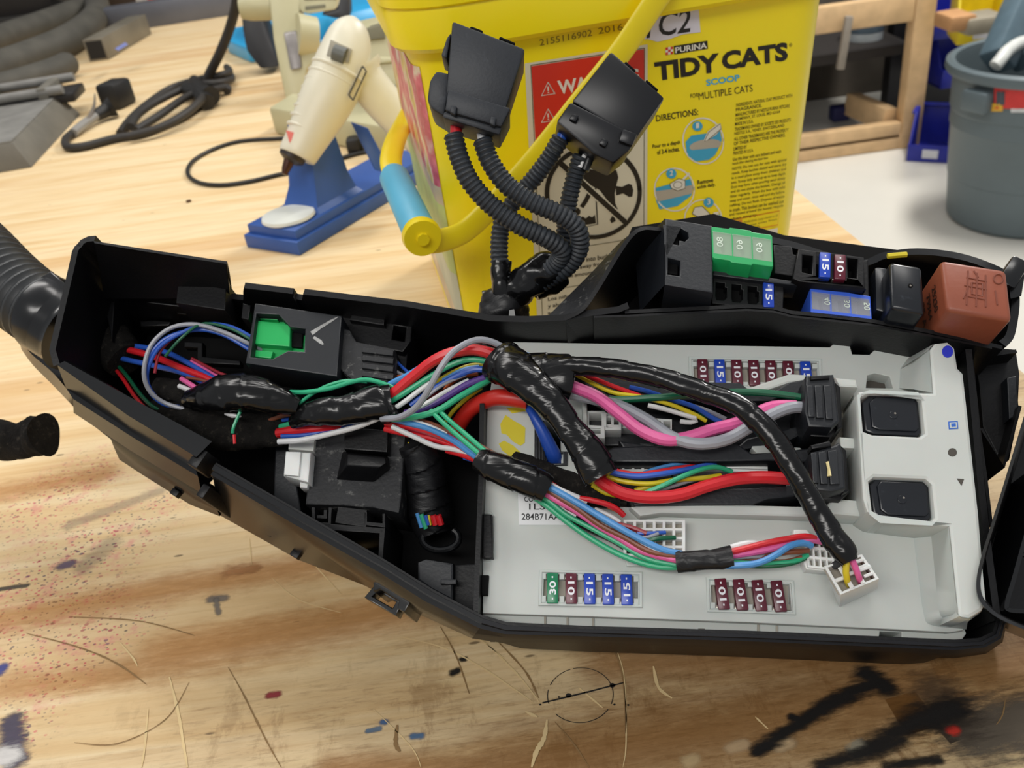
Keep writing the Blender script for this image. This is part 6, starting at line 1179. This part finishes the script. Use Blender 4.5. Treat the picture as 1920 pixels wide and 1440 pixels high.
part('collar', g, s1)
g = Geo(); slab(g, [(818, 132), (846, 138), (833, 218), (808, 203), (801, 186), (806, 150)], .302, .322, SKT, .001); slab(g, [(838, 70), (846, 60), (838, 110), (827, 104)], .306, .320, SKT, .0006); part('side_latch', g, s1)
g = Geo(); 
for a, b, c, d_ in (((880, 52), (905, 62), (905, 57), (884, 49)), ((935, 72), (965, 84), (966, 80), (938, 68))): slab(g, [a, b, c, d_], .303, .314, KI, .0003)
part('slot', g, s1)
w_ = lambda par, m, pts, r: part('wire', (lambda g: (g.tube(smooth([D(*q) for q in pts], 6), r * .31 / FPX, m, seg=12), g)[1])(Geo()), par, LABS.get(m))
w_(s1, RED, [(858, 214, .308), (855, 236, .308), (856, 270, .307)], 11); w_(s1, WHW, [(898, 228, .308), (902, 248, .308), (908, 280, .307)], 9)
lead(s1, [(850, 252, .305), (860, 292, .305), (880, 338, .305), (918, 382, .306), (970, 420, .307), (1020, 444, .309), (1052, 466, .313), (1046, 490, .318), (1020, 512, .322), (990, 535, .324)], 18)
lead(s1, [(904, 262, .306), (920, 305, .306), (952, 348, .306), (1000, 380, .306), (1050, 402, .307), (1082, 428, .310), (1086, 466, .315), (1064, 500, .320), (1030, 522, .324), (995, 545, .326)], 18)
s2 = thing('relay_socket', 'glossy black relay socket on corrugated leads in front of the warning label', 'relay socket', D(945, 565, .33), None, 'relay sockets held up on corrugated leads')
g = Geo(); slab(g, [(1146, 95), (1247, 183), (1192, 262), (1072, 190)], .312, .336, SKB, .001); part('socket_body', g, s2)
g = Geo(); slab(g, [(1070, 190), (1195, 254), (1182, 280), (1150, 306), (1112, 288), (1043, 228)], .3115, .332, SKB, .001)
for a, b in (((1074, 212), (1086, 217)), ((1130, 258), (1142, 264))): slab(g, [a, b, (b[0] - 7, b[1] + 12), (a[0] - 7, a[1] + 11)], .3095, .315, SKB, .0005)
slab(g, [(1168, 240), (1196, 250), (1186, 274), (1160, 264)], .3095, .32, SKB, .0008); part('collar', g, s2)
g = Geo()
for a, b, c, d_ in (((1170, 118), (1190, 135), (1193, 132), (1174, 115)), ((1210, 152), (1232, 171), (1235, 168), (1213, 149))): slab(g, [a, b, c, d_], .314, .328, KI, .0003)
part('slot', g, s2)
w_(s2, BLW, [(1068, 228, .322), (1058, 246, .322), (1048, 272, .322)], 11); w_(s2, WHW, [(1104, 280, .322), (1096, 294, .322), (1088, 315, .322)], 6); w_(s2, BKW, [(1112, 286, .322), (1104, 300, .322), (1096, 320, .322)], 9)
lead(s2, [(1052, 258, .322), (1030, 296, .324), (1000, 336, .326), (965, 376, .327), (942, 416, .327), (936, 460, .327), (938, 500, .327), (946, 540, .327)], 17.5)
lead(s2, [(1090, 292, .323), (1078, 330, .326), (1068, 370, .328), (1062, 410, .330), (1055, 455, .332), (1035, 500, .332), (1005, 535, .331)], 17.5)
tk = thing('taped_cable', 'fat black taped cable trunk behind the tray where the corrugated leads join', 'cable', D(940, 640, .34))
def dsleeve(par, pts, rad, m, seed, flat=.9, name='tape_wrap'):
    rnd = random.Random(seed); ph = [rnd.random() * 6.28 for _ in range(4)]
    P4 = smooth([Vector((*D(*p), r * .325 / FPX)) for p, r in zip(pts, rad)], 8) if False else None
    P = smooth([D(*p) for p in pts], 8); R = [v[0] for v in smooth([Vector((r * .325 / FPX, 0, 0)) for r in rad], 8)]
    acc = [0]
    for a, b in zip(P, P[1:]): acc.append(acc[-1] + (b - a).length * 1000)
    g = Geo(); g.tube(P, R, m, seg=24, flat=flat, fn=lambda i, a: 1 + .05 * math.sin(2 * a + acc[i] * .4 + ph[0]) + .05 * math.sin(3 * a - acc[i] * .6 + ph[1]) + .06 * (((acc[i] / 6 - a / 6.283) % 1) - .5)); part(name, g, par, ang=50)
dsleeve(tk, [(930, 700, .350), (936, 640, .340), (942, 596, .333), (946, 566, .330), (950, 548, .329)], [52, 54, 52, 46, 34], TAPEM, 61)
dsleeve(tk, [(948, 572, .328), (970, 545, .327), (1000, 520, .325), (1030, 500, .323), (1052, 488, .322)], [20, 32, 34, 30, 20], TAPE, 62)
dsleeve(tk, [(944, 575, .328), (943, 550, .327), (940, 520, .327), (940, 490, .327)], [22, 24, 21, 19], TAPE, 63)
dsleeve(tk, [(1000, 545, .329), (1030, 530, .330), (1062, 520, .331)], [20, 26, 14], TAPE, 64)
g = Geo(); g.hull([D(903, 545, .333), D(925, 542, .333), D(922, 562, .333), D(905, 560, .333)], [D(903, 545, .331), D(925, 542, .331), D(922, 562, .331), D(905, 560, .331)], TAPE, None, .0004); part('tape_end', g, tk)
g = Geo(); P = [D(*q) for q in ((955, 582, .3215), (964, 580, .3215), (966, 592, .3215), (958, 600, .322), (954, 592, .3215))]; g.hull(P, [p - FW * .0006 for p in P], mat('tape_scrap', 'a0a09e', rough=.5), None, 0); part('paper_scrap', g, tk, 'whitish scrap stuck on the tape')
# ================================================================== GLUE GUN ON BLUE STAND
SB = mat('stand_blue', '2d549c', rough=.45, var=.06, vscale=30); GW = mat('gun_white', 'd9d4c0', rough=.4, var=.05, vscale=20)
c0, c1 = G(463, 464), G(563, 480); ux = (c1 - c0).normalized(); uy = Vector((-ux.y, ux.x, 0)); LW_ = (c1 - c0).length; LL = .19
SM = Matrix(((ux.x, uy.x, 0, c0.x), (ux.y, uy.y, 0, c0.y), (0, 0, 1, 0), (0, 0, 0, 1)))
gs = thing('glue_gun_stand', 'blue plastic glue gun stand with a white drip disc, beside the yellow bucket', 'stand', c0)
g = Geo(); g.box((LW_ / 2, LL / 2, .0055), (LW_, LL, .011), SB, SM, bev=.001); g.box((LW_ / 2, LL / 2, .0145), (LW_ * .90, LL * .96, .008), SB, SM, bev=.001); part('base', g, gs)
pd = .074
g = Geo()
loops = []
for z, w, l, y in ((.017, .86, .052, .062), (.022, .62, .044, .064), (.035, .50, .036, .066), (.06, .44, .028, .068), (.082, .40, .020, .070)):
    hw = LW_ * w / 2; loops.append([SM @ Vector((LW_ / 2 + sx * hw, y + sy * l / 2 * 1.1, z)) for sx, sy in ((-1, -1), (1, -1), (1, 1), (-1, 1))])
loop_loft(g, loops, SB); g.box((LW_ / 2, .070, .086), (LW_ * .14, .02, .012), SB, SM, bev=.002); g.box((LW_ * .76, .070, .088), (.006, .016, .016), SB, SM, bev=.002); part('pillar', g, gs)
g = Geo(); d_ = (SM @ Vector((LW_ / 2, .1, .08)) - CP).dot(FW)
g.hull([D(x, y, d_ + .0) for x, y in ((657, 228), (690, 240), (722, 300), (715, 322), (702, 318))], [D(x, y, d_ + .012) for x, y in ((657, 228), (690, 240), (722, 300), (715, 322), (702, 318))], SB, None, .001); part('rear_strut', g, gs)
g = Geo(); dc = SM.inverted() @ G(541, 406, .02); g.lathe([(.0001, .0185), (.0195, .0185), (.0212, .0200), (.0205, .0222), (.012, .0232), (.0001, .0236)], mat('drip_disc_white', 'dde0da', rough=.3, var=.04), SM @ Matrix.Translation((dc.x, dc.y, 0)), 40); part('drip_disc', g, gs, 'white drip disc')
gd = (SM @ Vector((LW_ / 2, .07, .09)) - CP).dot(FW) - .012
gg = thing('glue_gun', 'white hot glue gun resting nozzle down in the blue stand', 'glue gun', D(600, 240, gd + .01))
px2m = gd / FPX
ax_pts = [(556, 294, 33, 0), (559, 288, 36, 0), (574, 262, 39, 0), (590, 232, 44, 0), (610, 192, 50, 0), (628, 154, 52, .001), (642, 118, 51, .002), (650, 88, 46, .003), (654, 64, 39, .004), (656, 46, 28, .005), (657, 35, 15, .005), (657, 31, 4, .005)]
P5 = smooth([Vector((*D(x, y, gd + dz), r * px2m)).to_4d() if False else D(x, y, gd + dz) for x, y, r, dz in ax_pts], 5); R5 = [v.x for v in smooth([Vector((r * px2m, 0, 0)) for x, y, r, dz in ax_pts], 5)]
g = Geo(); g.tube(P5, R5, GW, seg=30, flat=.9, ref=RT); part('body', g, gg)
g = Geo()
for i in range(8):
    t = i / 7; cx, cy = 580 + 56 * t, 250 - 112 * t; r = 42 + 10.5 * t
    ring = []
    A = (Vector((636, 116, 0)) - Vector((566, 262, 0))).normalized()
    for k in range(13):
        a = math.radians(20 + 140 * k / 12); off = RT * math.cos(a) * r * .92 * px2m - FW * math.sin(a) * r * .92 * px2m - UP * (math.cos(a) * r * .42 * px2m)
        ring.append(D(cx, cy, gd + .002) + off * .985 - UP * .0)
    g.tube(ring, .0016, GW, seg=8)
part('grip_ribs', g, gg)
g = Geo(); P = [D(552, 286, gd), D(546, 298, gd), D(543, 303, gd)]; g.tube(P, [26 * px2m, 24 * px2m, 14 * px2m], mat('nozzle_black', '2a211c', rough=.5), seg=20); g.tube([D(543, 300, gd), D(536, 318, gd), D(533, 327, gd)], [11 * px2m, 8 * px2m, 5 * px2m], mat('nozzle_tip', '4a2c20', rough=.35, metal=.4), seg=14); part('nozzle', g, gg, 'dark burnt nozzle')
GSH = mat('gun_hollow_shade', '9c9788', rough=.6); GDK = mat('gun_wheel_grey', '5d605e', rough=.5)
g = Geo(); df = gd + .0022 - 46 * px2m
g.hull([D(x, y, df + .01) for x, y in ((620, 74), (660, 92), (654, 118), (612, 104))], [D(x, y, df - .0004) for x, y in ((620, 74), (660, 92), (654, 118), (612, 104))], GSH, None, .0003); part('trigger_window', g, gg, 'window painted as a shaded recess')  # patch coloured darker in place of the shade in a notch
g = Geo(); g.tube([D(626, 98, df - .0005), D(648, 106, df - .0005)], .0060, GDK, seg=18); part('feed_wheel', g, gg, 'dark grey feed wheel')
g = Geo(); P = smooth([D(672, 130, gd + .008), D(706, 176, gd + .016), D(745, 218, gd + .024), D(795, 262, gd + .03)], 5); g.tube(P, [52 * px2m, 50 * px2m] + [40 * px2m] * (len(P) - 2), GW, seg=22, flat=.7, ref=UP); part('handle', g, gg)
g = Geo(); fx = gd - 44 * px2m; g.hull([D(x, y, fx + .016) for x, y in ((536, 244), (557, 250), (543, 268))], [D(x, y, fx + .005) for x, y in ((536, 244), (557, 250), (543, 268))], mat('gun_red_mark', 'd96a5e', rough=.5), None, 0)
part('warning_mark', g, gg, 'red triangle mark')
g = Geo(); fy = gd - .012
for a, b in (((680, 124), (687, 134)), ((687, 134), (662, 188)), ((662, 188), (654, 178)), ((654, 178), (680, 124))): g.tube([D(*a, fy), D(*b, fy)], .0006, INK, seg=6)
part('rating_plate', g, gg, 'black outlined rating plate')
def cord(name, pts, r, m, label, cat, z=None, k=8, group=None):
    P = smooth([G(x, y, q[0] if q else r) for x, y, *q in pts], k); g = Geo(); g.tube(P, r, m, seg=12); return solo(name, g, label, cat, group)
BKC = mat('cord_black', '1c1a18', rough=.5, var=.15)
cord('power_cord', [(740, 290), (690, 285, .002), (640, 297), (585, 318), (530, 326), (470, 340), (415, 347), (372, 342), (352, 325), (362, 302), (400, 280), (450, 265), (520, 260), (580, 258), (640, 262), (668, 270)], .0021, BKC, 'thin black cord of the glue gun curving over the bench', 'cord')
g = Geo(); q = G(664, 272, .008); g.box(q, (.014, .018, .016), BKC, bev=.003); solo('cord_clip', g, 'small black cord fitting behind the blue stand', 'clip')
# ================================================================== CREAM BENCH MACHINE, BLUE TRAY
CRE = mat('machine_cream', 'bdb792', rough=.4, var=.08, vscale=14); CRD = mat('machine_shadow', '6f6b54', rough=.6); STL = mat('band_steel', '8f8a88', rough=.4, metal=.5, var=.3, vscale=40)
bm_ = thing('bench_machine', 'cream cast metal bench machine standing behind the glue gun', 'machine', G(560, 190))
md = (G(548, 190) - CP).dot(FW)
def mslab(g, px, d0, d1, m, bev=.004): slab(g, px, d0, d1, m, bev, Vector((0, 1, 0)))
g = Geo(); mslab(g, [(500, -40), (566, -40), (560, 60), (556, 75), (590, 70), (596, 110), (575, 130), (570, 188), (535, 188), (512, 75)], md, md + .05, CRE); part('column', g, bm_)
g = Geo(); g.tube([D(452, 14, md + .02), D(470, 13, md + .02), D(512, 12, md + .02)], [.014, .0165, .0165], CRE, seg=24); part('knob', g, bm_)
g = Geo(); g.tube([D(556, 66, md), D(592, 70, md + .01)], [.026, .024], CRE, seg=24); part('bearing_boss', g, bm_)
g = Geo(); mslab(g, [(531, 62), (556, 58), (566, 128), (545, 132)], md - .004, md + .01, STL, .002); part('steel_band', g, bm_, 'greyish steel band')
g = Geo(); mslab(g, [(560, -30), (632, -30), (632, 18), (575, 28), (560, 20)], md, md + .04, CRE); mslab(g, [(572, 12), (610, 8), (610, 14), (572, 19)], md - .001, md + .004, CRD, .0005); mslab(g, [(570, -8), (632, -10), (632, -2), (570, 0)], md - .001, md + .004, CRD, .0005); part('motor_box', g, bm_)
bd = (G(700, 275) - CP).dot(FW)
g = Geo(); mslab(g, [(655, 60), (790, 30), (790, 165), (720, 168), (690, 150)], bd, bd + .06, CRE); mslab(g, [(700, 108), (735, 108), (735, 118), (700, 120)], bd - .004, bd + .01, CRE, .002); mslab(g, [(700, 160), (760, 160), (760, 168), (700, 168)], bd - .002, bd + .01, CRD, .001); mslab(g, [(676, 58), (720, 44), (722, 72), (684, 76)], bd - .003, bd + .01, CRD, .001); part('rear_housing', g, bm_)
g = Geo(); a_, b_ = G(520, 256), G(800, 290)
g.hull([G(516, 252), G(740, 296), G(780, 256), G(560, 222)], [G(516, 252) + Vector((0, 0, .03)), G(740, 296) + Vector((0, 0, .03)), G(780, 256) + Vector((0, 0, .03)), G(560, 222) + Vector((0, 0, .03))], CRE, None, .004); part('base', g, bm_)
MBK = mat('machine_leg_black', '1f1e20', rough=.5, var=.1); ld_ = (G(505, 126) - CP).dot(FW)
g = Geo(); mslab(g, [(445, -40), (475, -40), (490, 30), (512, 90), (524, 126), (488, 130), (462, 96), (455, 60)], ld_ - .05, ld_, MBK, .004); part('leg', g, bm_, 'black leg')
g = Geo(); mslab(g, [(622, -40), (652, -40), (656, 35), (628, 35), (600, 28), (632, 18)], ld_ - .02, ld_ + .03, MBK, .004); part('leg', g, bm_, 'black leg')
TBL = mat('tray_sky_blue', '2fa3d8', rough=.35, var=.05)
bt = thing('blue_tray', 'flat sky blue plastic tray lying behind the cream bench machine', 'tray', G(560, 90))
fp = [G(430, 100), G(470, 118), G(600, 112), G(775, 66), G(770, 30), G(640, 52), G(520, 62), G(440, 78)]
g = Geo(); g.hull(fp, [p + Vector((0, 0, .022)) for p in fp], TBL, None, .003); part('base', g, bt)
cc2 = sum(fp, Vector()) / len(fp); i1 = [p.lerp(cc2, .2) + Vector((0, 0, .022)) for p in fp]; g = Geo(); g.hull(i1, [p.lerp(cc2, .12) + Vector((0, 0, .026)) for p in i1], TBL, None, .002); part('raised_rib', g, bt)
# ================================================================== LEFT SIDE OF THE BENCH
ALU = mat('cast_grey', '7b7974', rough=.55, var=.2, vscale=40, bump=.3, bscale=120); ALD = mat('cast_side', '6e6a60', rough=.6, var=.15); 
p0_, p1_ = G(60, 314), G(152, 214); wv = (p1_ - p0_); vx = wv.normalized(); vy = Vector((-vx.y, vx.x, 0)); VL = wv.length
VMx = Matrix(((vx.x, vy.x, 0, p0_.x), (vx.y, vy.y, 0, p0_.y), (0, 0, 1, 0), (0, 0, 0, 1)))
mt_ = thing('metal_block', 'grey metal machine table with a sloped side at the left edge of the bench', 'metal fixture', p0_)
g = Geo(); lo = [(0, 0, 0), (VL, 0, 0), (VL, .26, 0), (0, .26, 0)]; hi2 = [(.008, .012, .030), (VL, .018, .030), (VL, .26, .030), (.008, .26, .030)]
g.hull([Vector(v) for v in lo], [Vector((v[0], v[1], v[2] - .002)) for v in hi2], ALD, VMx, .001); g.hull([Vector((v[0] + .001, v[1] + .001, v[2] - .003)) for v in hi2], [Vector((v[0] + .001, v[1] + .001, v[2])) for v in hi2], ALU, VMx, .0006); part('slab', g, mt_)
g = Geo(); g.box((.004, .07, .014), (.012, .06, .014), mat('slot_dark', '23211f', rough=.6), VMx, bev=.002); part('end_slot', g, mt_, 'dark slot in the end')
for k, (x, z) in enumerate(((VL - .02, .038), (VL + .045, .040))):
    g = Geo(); g.tube([VMx @ Vector((x, .005, z)), VMx @ Vector((x, .27, z))], .006, ALU, seg=12); part('guide_bar', g, mt_)
g = Geo(); 
g.box((VL + .012, .03, .036), (.075, .014, .016), ALD, VMx, bev=.003); part('bar_clamp', g, mt_); g = Geo(); g.box((VL + .012, .11, .036), (.075, .018, .02), mat('clamp_olive', '4f4c3c', rough=.6), VMx, bev=.003); part('bar_clamp', g, mt_)
g = Geo(); g.box((VL + .012, .07, .026), (.06, .15, .012), mat('rail_dark', '1d1a18', rough=.5), VMx, bev=.002); part('rail_bed', g, mt_, 'dark rail between the bars')
# vacuum hoses
HOS = mat('hose_grey', '4d4a42', rough=.7, var=.25, vscale=30, bump=.3, bscale=90)
g = Geo(); P = smooth([G(x, y, z) for x, y, z in ((-60, 150, .026), (0, 125, .026), (60, 103, .026), (120, 78, .028), (165, 48, .03), (184, 20, .034), (170, -6, .04), (110, -20, .05))], 8); g.tube(P, .0245, HOS, seg=20); solo('vacuum_hose', g, 'thick grey hose bending round in a large loop at the back left', 'hose', 'grey hoses at the back left')
g = Geo(); P = smooth([G(x, y, z) for x, y, z in ((-60, 95, .03), (0, 72, .03), (70, 48, .03), (120, 30, .03), (150, 18, .03))], 6); g.tube(P, .024, HOS, seg=20); solo('vacuum_hose', g, 'dark grey hose running behind the looped one at the back left', 'hose', 'grey hoses at the back left')
g = Geo(); P = smooth([G(x, y, .02) for x, y in ((-60, 178), (0, 162), (60, 145), (105, 130), (130, 118))], 6); g.tube(P, [.0185] * (len(P) - 2) + [.0175, .010], HOS, seg=20); solo('vacuum_hose', g, 'shorter grey hose with a rounded end lying in front of the looped one', 'hose', 'grey hoses at the back left')
# square steel tubes
STE = mat('steel_tube', '80796a', rough=.45, metal=.3, var=.2, vscale=15); STB = mat('flat_steel', '6e7078', rough=.4, metal=.4, var=.15, vscale=10)
def bar(g, a, b, w, h, m, hollow=None):
    a, b = Vector(a), Vector(b); t = (b - a).normalized(); s_ = Vector((t.y, -t.x, 0)).normalized(); u = Vector((0, 0, 1)); lo = [a + s_ * x * w / 2 + u * (h * y) for x, y in ((-1, 0), (1, 0), (1, 1), (-1, 1))]; g.hull(lo, [p + (b - a) for p in lo], m, None, .001)
    if hollow: c = a - t * .0006; lo = [c + s_ * x * w * .4 + u * (h * y) for x, y in ((-1, .1), (1, .1), (1, .9), (-1, .9))]; g.hull(lo, [p + t * .0004 for p in lo], hollow, None, 0)
t1 = thing('steel_tube', 'square steel tube with a dark open end pointing to the front', 'metal tube', G(188, 114))
g = Geo(); bar(g, G(187, 114), G(268, 66), .035, .036, STE, mat('tube_inside', '1e1b18', rough=.8)); part('tube', g, t1)
g = Geo(); g.hull([p for p in [G(215, 92, .0365), G(235, 80, .0365), G(240, 84, .0365), G(222, 95, .0365)]], [p + Vector((0, 0, .0006)) for p in [G(215, 92, .0365), G(235, 80, .0365), G(240, 84, .0365), G(222, 95, .0365)]], mat('tube_sticker', '7f88c0', rough=.5), None, 0); part('sticker', g, t1, 'bluish sticker')
g = Geo(); bar(g, G(196, 62), G(520, 12), .05, .045, STB); solo('steel_bar', g, 'flat grey steel bar lying across the back of the bench', 'metal bar')
# coiled black cable with plug
CB2 = mat('cable_black_matte', '2b2723', rough=.6, var=.15)
cl = thing('coiled_cable', 'black mains cable coiled and bound in the middle, rising at the back', 'cable', G(300, 235))
def cpart(name, pts, r, m=CB2, lab=None):
    P = smooth([G(x, y, q[0] if q else r) for x, y, *q in pts], 8); g = Geo(); g.tube(P, r, m, seg=12); part(name, g, cl, lab)
for pts in ([(136, 250), (123, 262), (128, 276), (160, 274), (215, 260), (270, 250), (330, 226), (370, 200), (395, 176)], [(225, 250), (246, 222), (275, 196), (320, 166), (370, 150, .012), (410, 142, .02), (430, 134, .016), (425, 126, .012)], [(245, 238, .01), (262, 212, .012), (310, 182, .014), (365, 160, .016), (405, 156, .016), (432, 150, .01), (434, 142)], [(255, 244, .006), (300, 216, .01), (350, 182, .014), (392, 170, .014), (425, 164, .008), (426, 172)], [(240, 256, .008), (300, 240, .01), (345, 215, .014), (375, 190, .016), (390, 168, .016)]): cpart('cable_loop', pts, .0048)
P = smooth([D(382, 168, 1.20), D(392, 140, 1.19), (D(412, 100, 1.17)), D(430, 55, 1.15), D(442, 10, 1.12), D(448, -40, 1.10)], 8); g = Geo(); g.tube(P, .0062, CB2, seg=12); part('cable_riser', g, cl)
g = Geo(); g.tube([G(365, 152, .012), G(376, 172, .014), G(388, 192, .010)], [.008, .013, .010], BKC, seg=14); g.tube([G(352, 168, .014), G(396, 180, .014)], [.010, .012], BKC, seg=14); part('binding', g, cl, 'black tape binding')
pg = thing('mains_plug', 'black mains plug on a grey strain relief beside the metal block', 'plug', G(205, 215))
g = Geo(); g.tube([G(180, 217, .010), G(200, 206, .012), G(212, 200, .014)], [.007, .009, .013], BKC, seg=14); part('plug_neck', g, pg); g = Geo(); c = G(226, 200, .0); g.box(c + Vector((0, 0, .017)), (.03, .04, .034), BKC, bev=.005, rot=Matrix.Rotation(-.3, 3, 'Z')); part('plug_body', g, pg)
g = Geo(); g.tube(smooth([G(137, 250, .006), G(156, 234, .008), G(180, 217, .010)], 4), .0056, mat('strain_relief_grey', '8c8984', rough=.35), seg=12); part('strain_relief', g, pg, 'grey strain relief')
g = Geo(); P = smooth([G(146, 246, .004), G(166, 222, .012), G(176, 200, .02), G(178, 176, .028)], 5); g.tube(P, [.004 - .0032 * i / (len(P) - 1) for i in range(len(P))], mat('cable_tie_grey', '6d645a', rough=.5), seg=8); part('tie_tail', g, pg, 'pointed tie tail')
# black cloth sleeve end at the left edge
g = Geo(); P = smooth([D(-70, 822, .392), D(-10, 824, .392), D(35, 826, .390), (D(66, 820, .388)), D(84, 814, .386)], 6); g.tube(P, [.0085] * 12 + [.0082] * 6 + [.0090] * 4 + [.0094] * (len(P) - 22), FUZ, seg=22, flat=.9, fn=lambda i, a: 1 + .07 * math.sin(3 * a + i * .4) + .05 * math.sin(2 * a - i * .7)); solo('cloth_sleeve', g, 'end of a black cloth cable sleeve lying at the left edge of the bench', 'cable sleeve')
g = Geo(); q = G(840, 486); q = G(350, 380); g.tube([q + Vector((0, 0, .001)), q + Vector((.004, .001, .0012))], .0014, mat('wood_chip', '5a4028', rough=.8), seg=6); solo('wood_chip', g, 'tiny dark chip on the bench left of the blue stand', 'chip')
# clutter at the far end of the bench
g = Geo(); q = G(40, 38); g.box(q + Vector((-.05, .1, .06)), (.26, .16, .12), mat('clutter_black', '17161a', rough=.6), bev=.03); solo('black_case', g, 'black case at the far left behind the hoses', 'case')
CY = mat('carton_tan_yellow', 'c9a24e', rough=.7, var=.1); CWH = mat('carton_white', 'b9b6b2', rough=.6); CRD2 = mat('carton_red', 'c8342c', rough=.5)
g = Geo(); q = G(255, 8); g.box(q + Vector((.02, .08, .065)), (.16, .08, .05), CY, bev=.004); solo('yellow_carton', g, 'yellow carton at the back behind the steel bar', 'carton')
c_ = thing('white_carton', 'white carton with a red mark under the yellow carton', 'carton', G(290, 22)); g = Geo(); q = G(292, 24); g.box(q + Vector((.02, .06, .02)), (.12, .09, .04), CWH, bev=.003); part('box', g, c_); g = Geo(); g.box(q + Vector((.01, .0145, .022)), (.045, .002, .014), CRD2); part('print', g, c_, 'red print')
g = Geo(); q = G(210, 20); g.box(q + Vector((.0, .08, .03)), (.12, .1, .06), mat('clutter_brown', '3b2f26', rough=.8), bev=.008); solo('brown_box', g, 'dark brown box at the back left of the cartons', 'box')
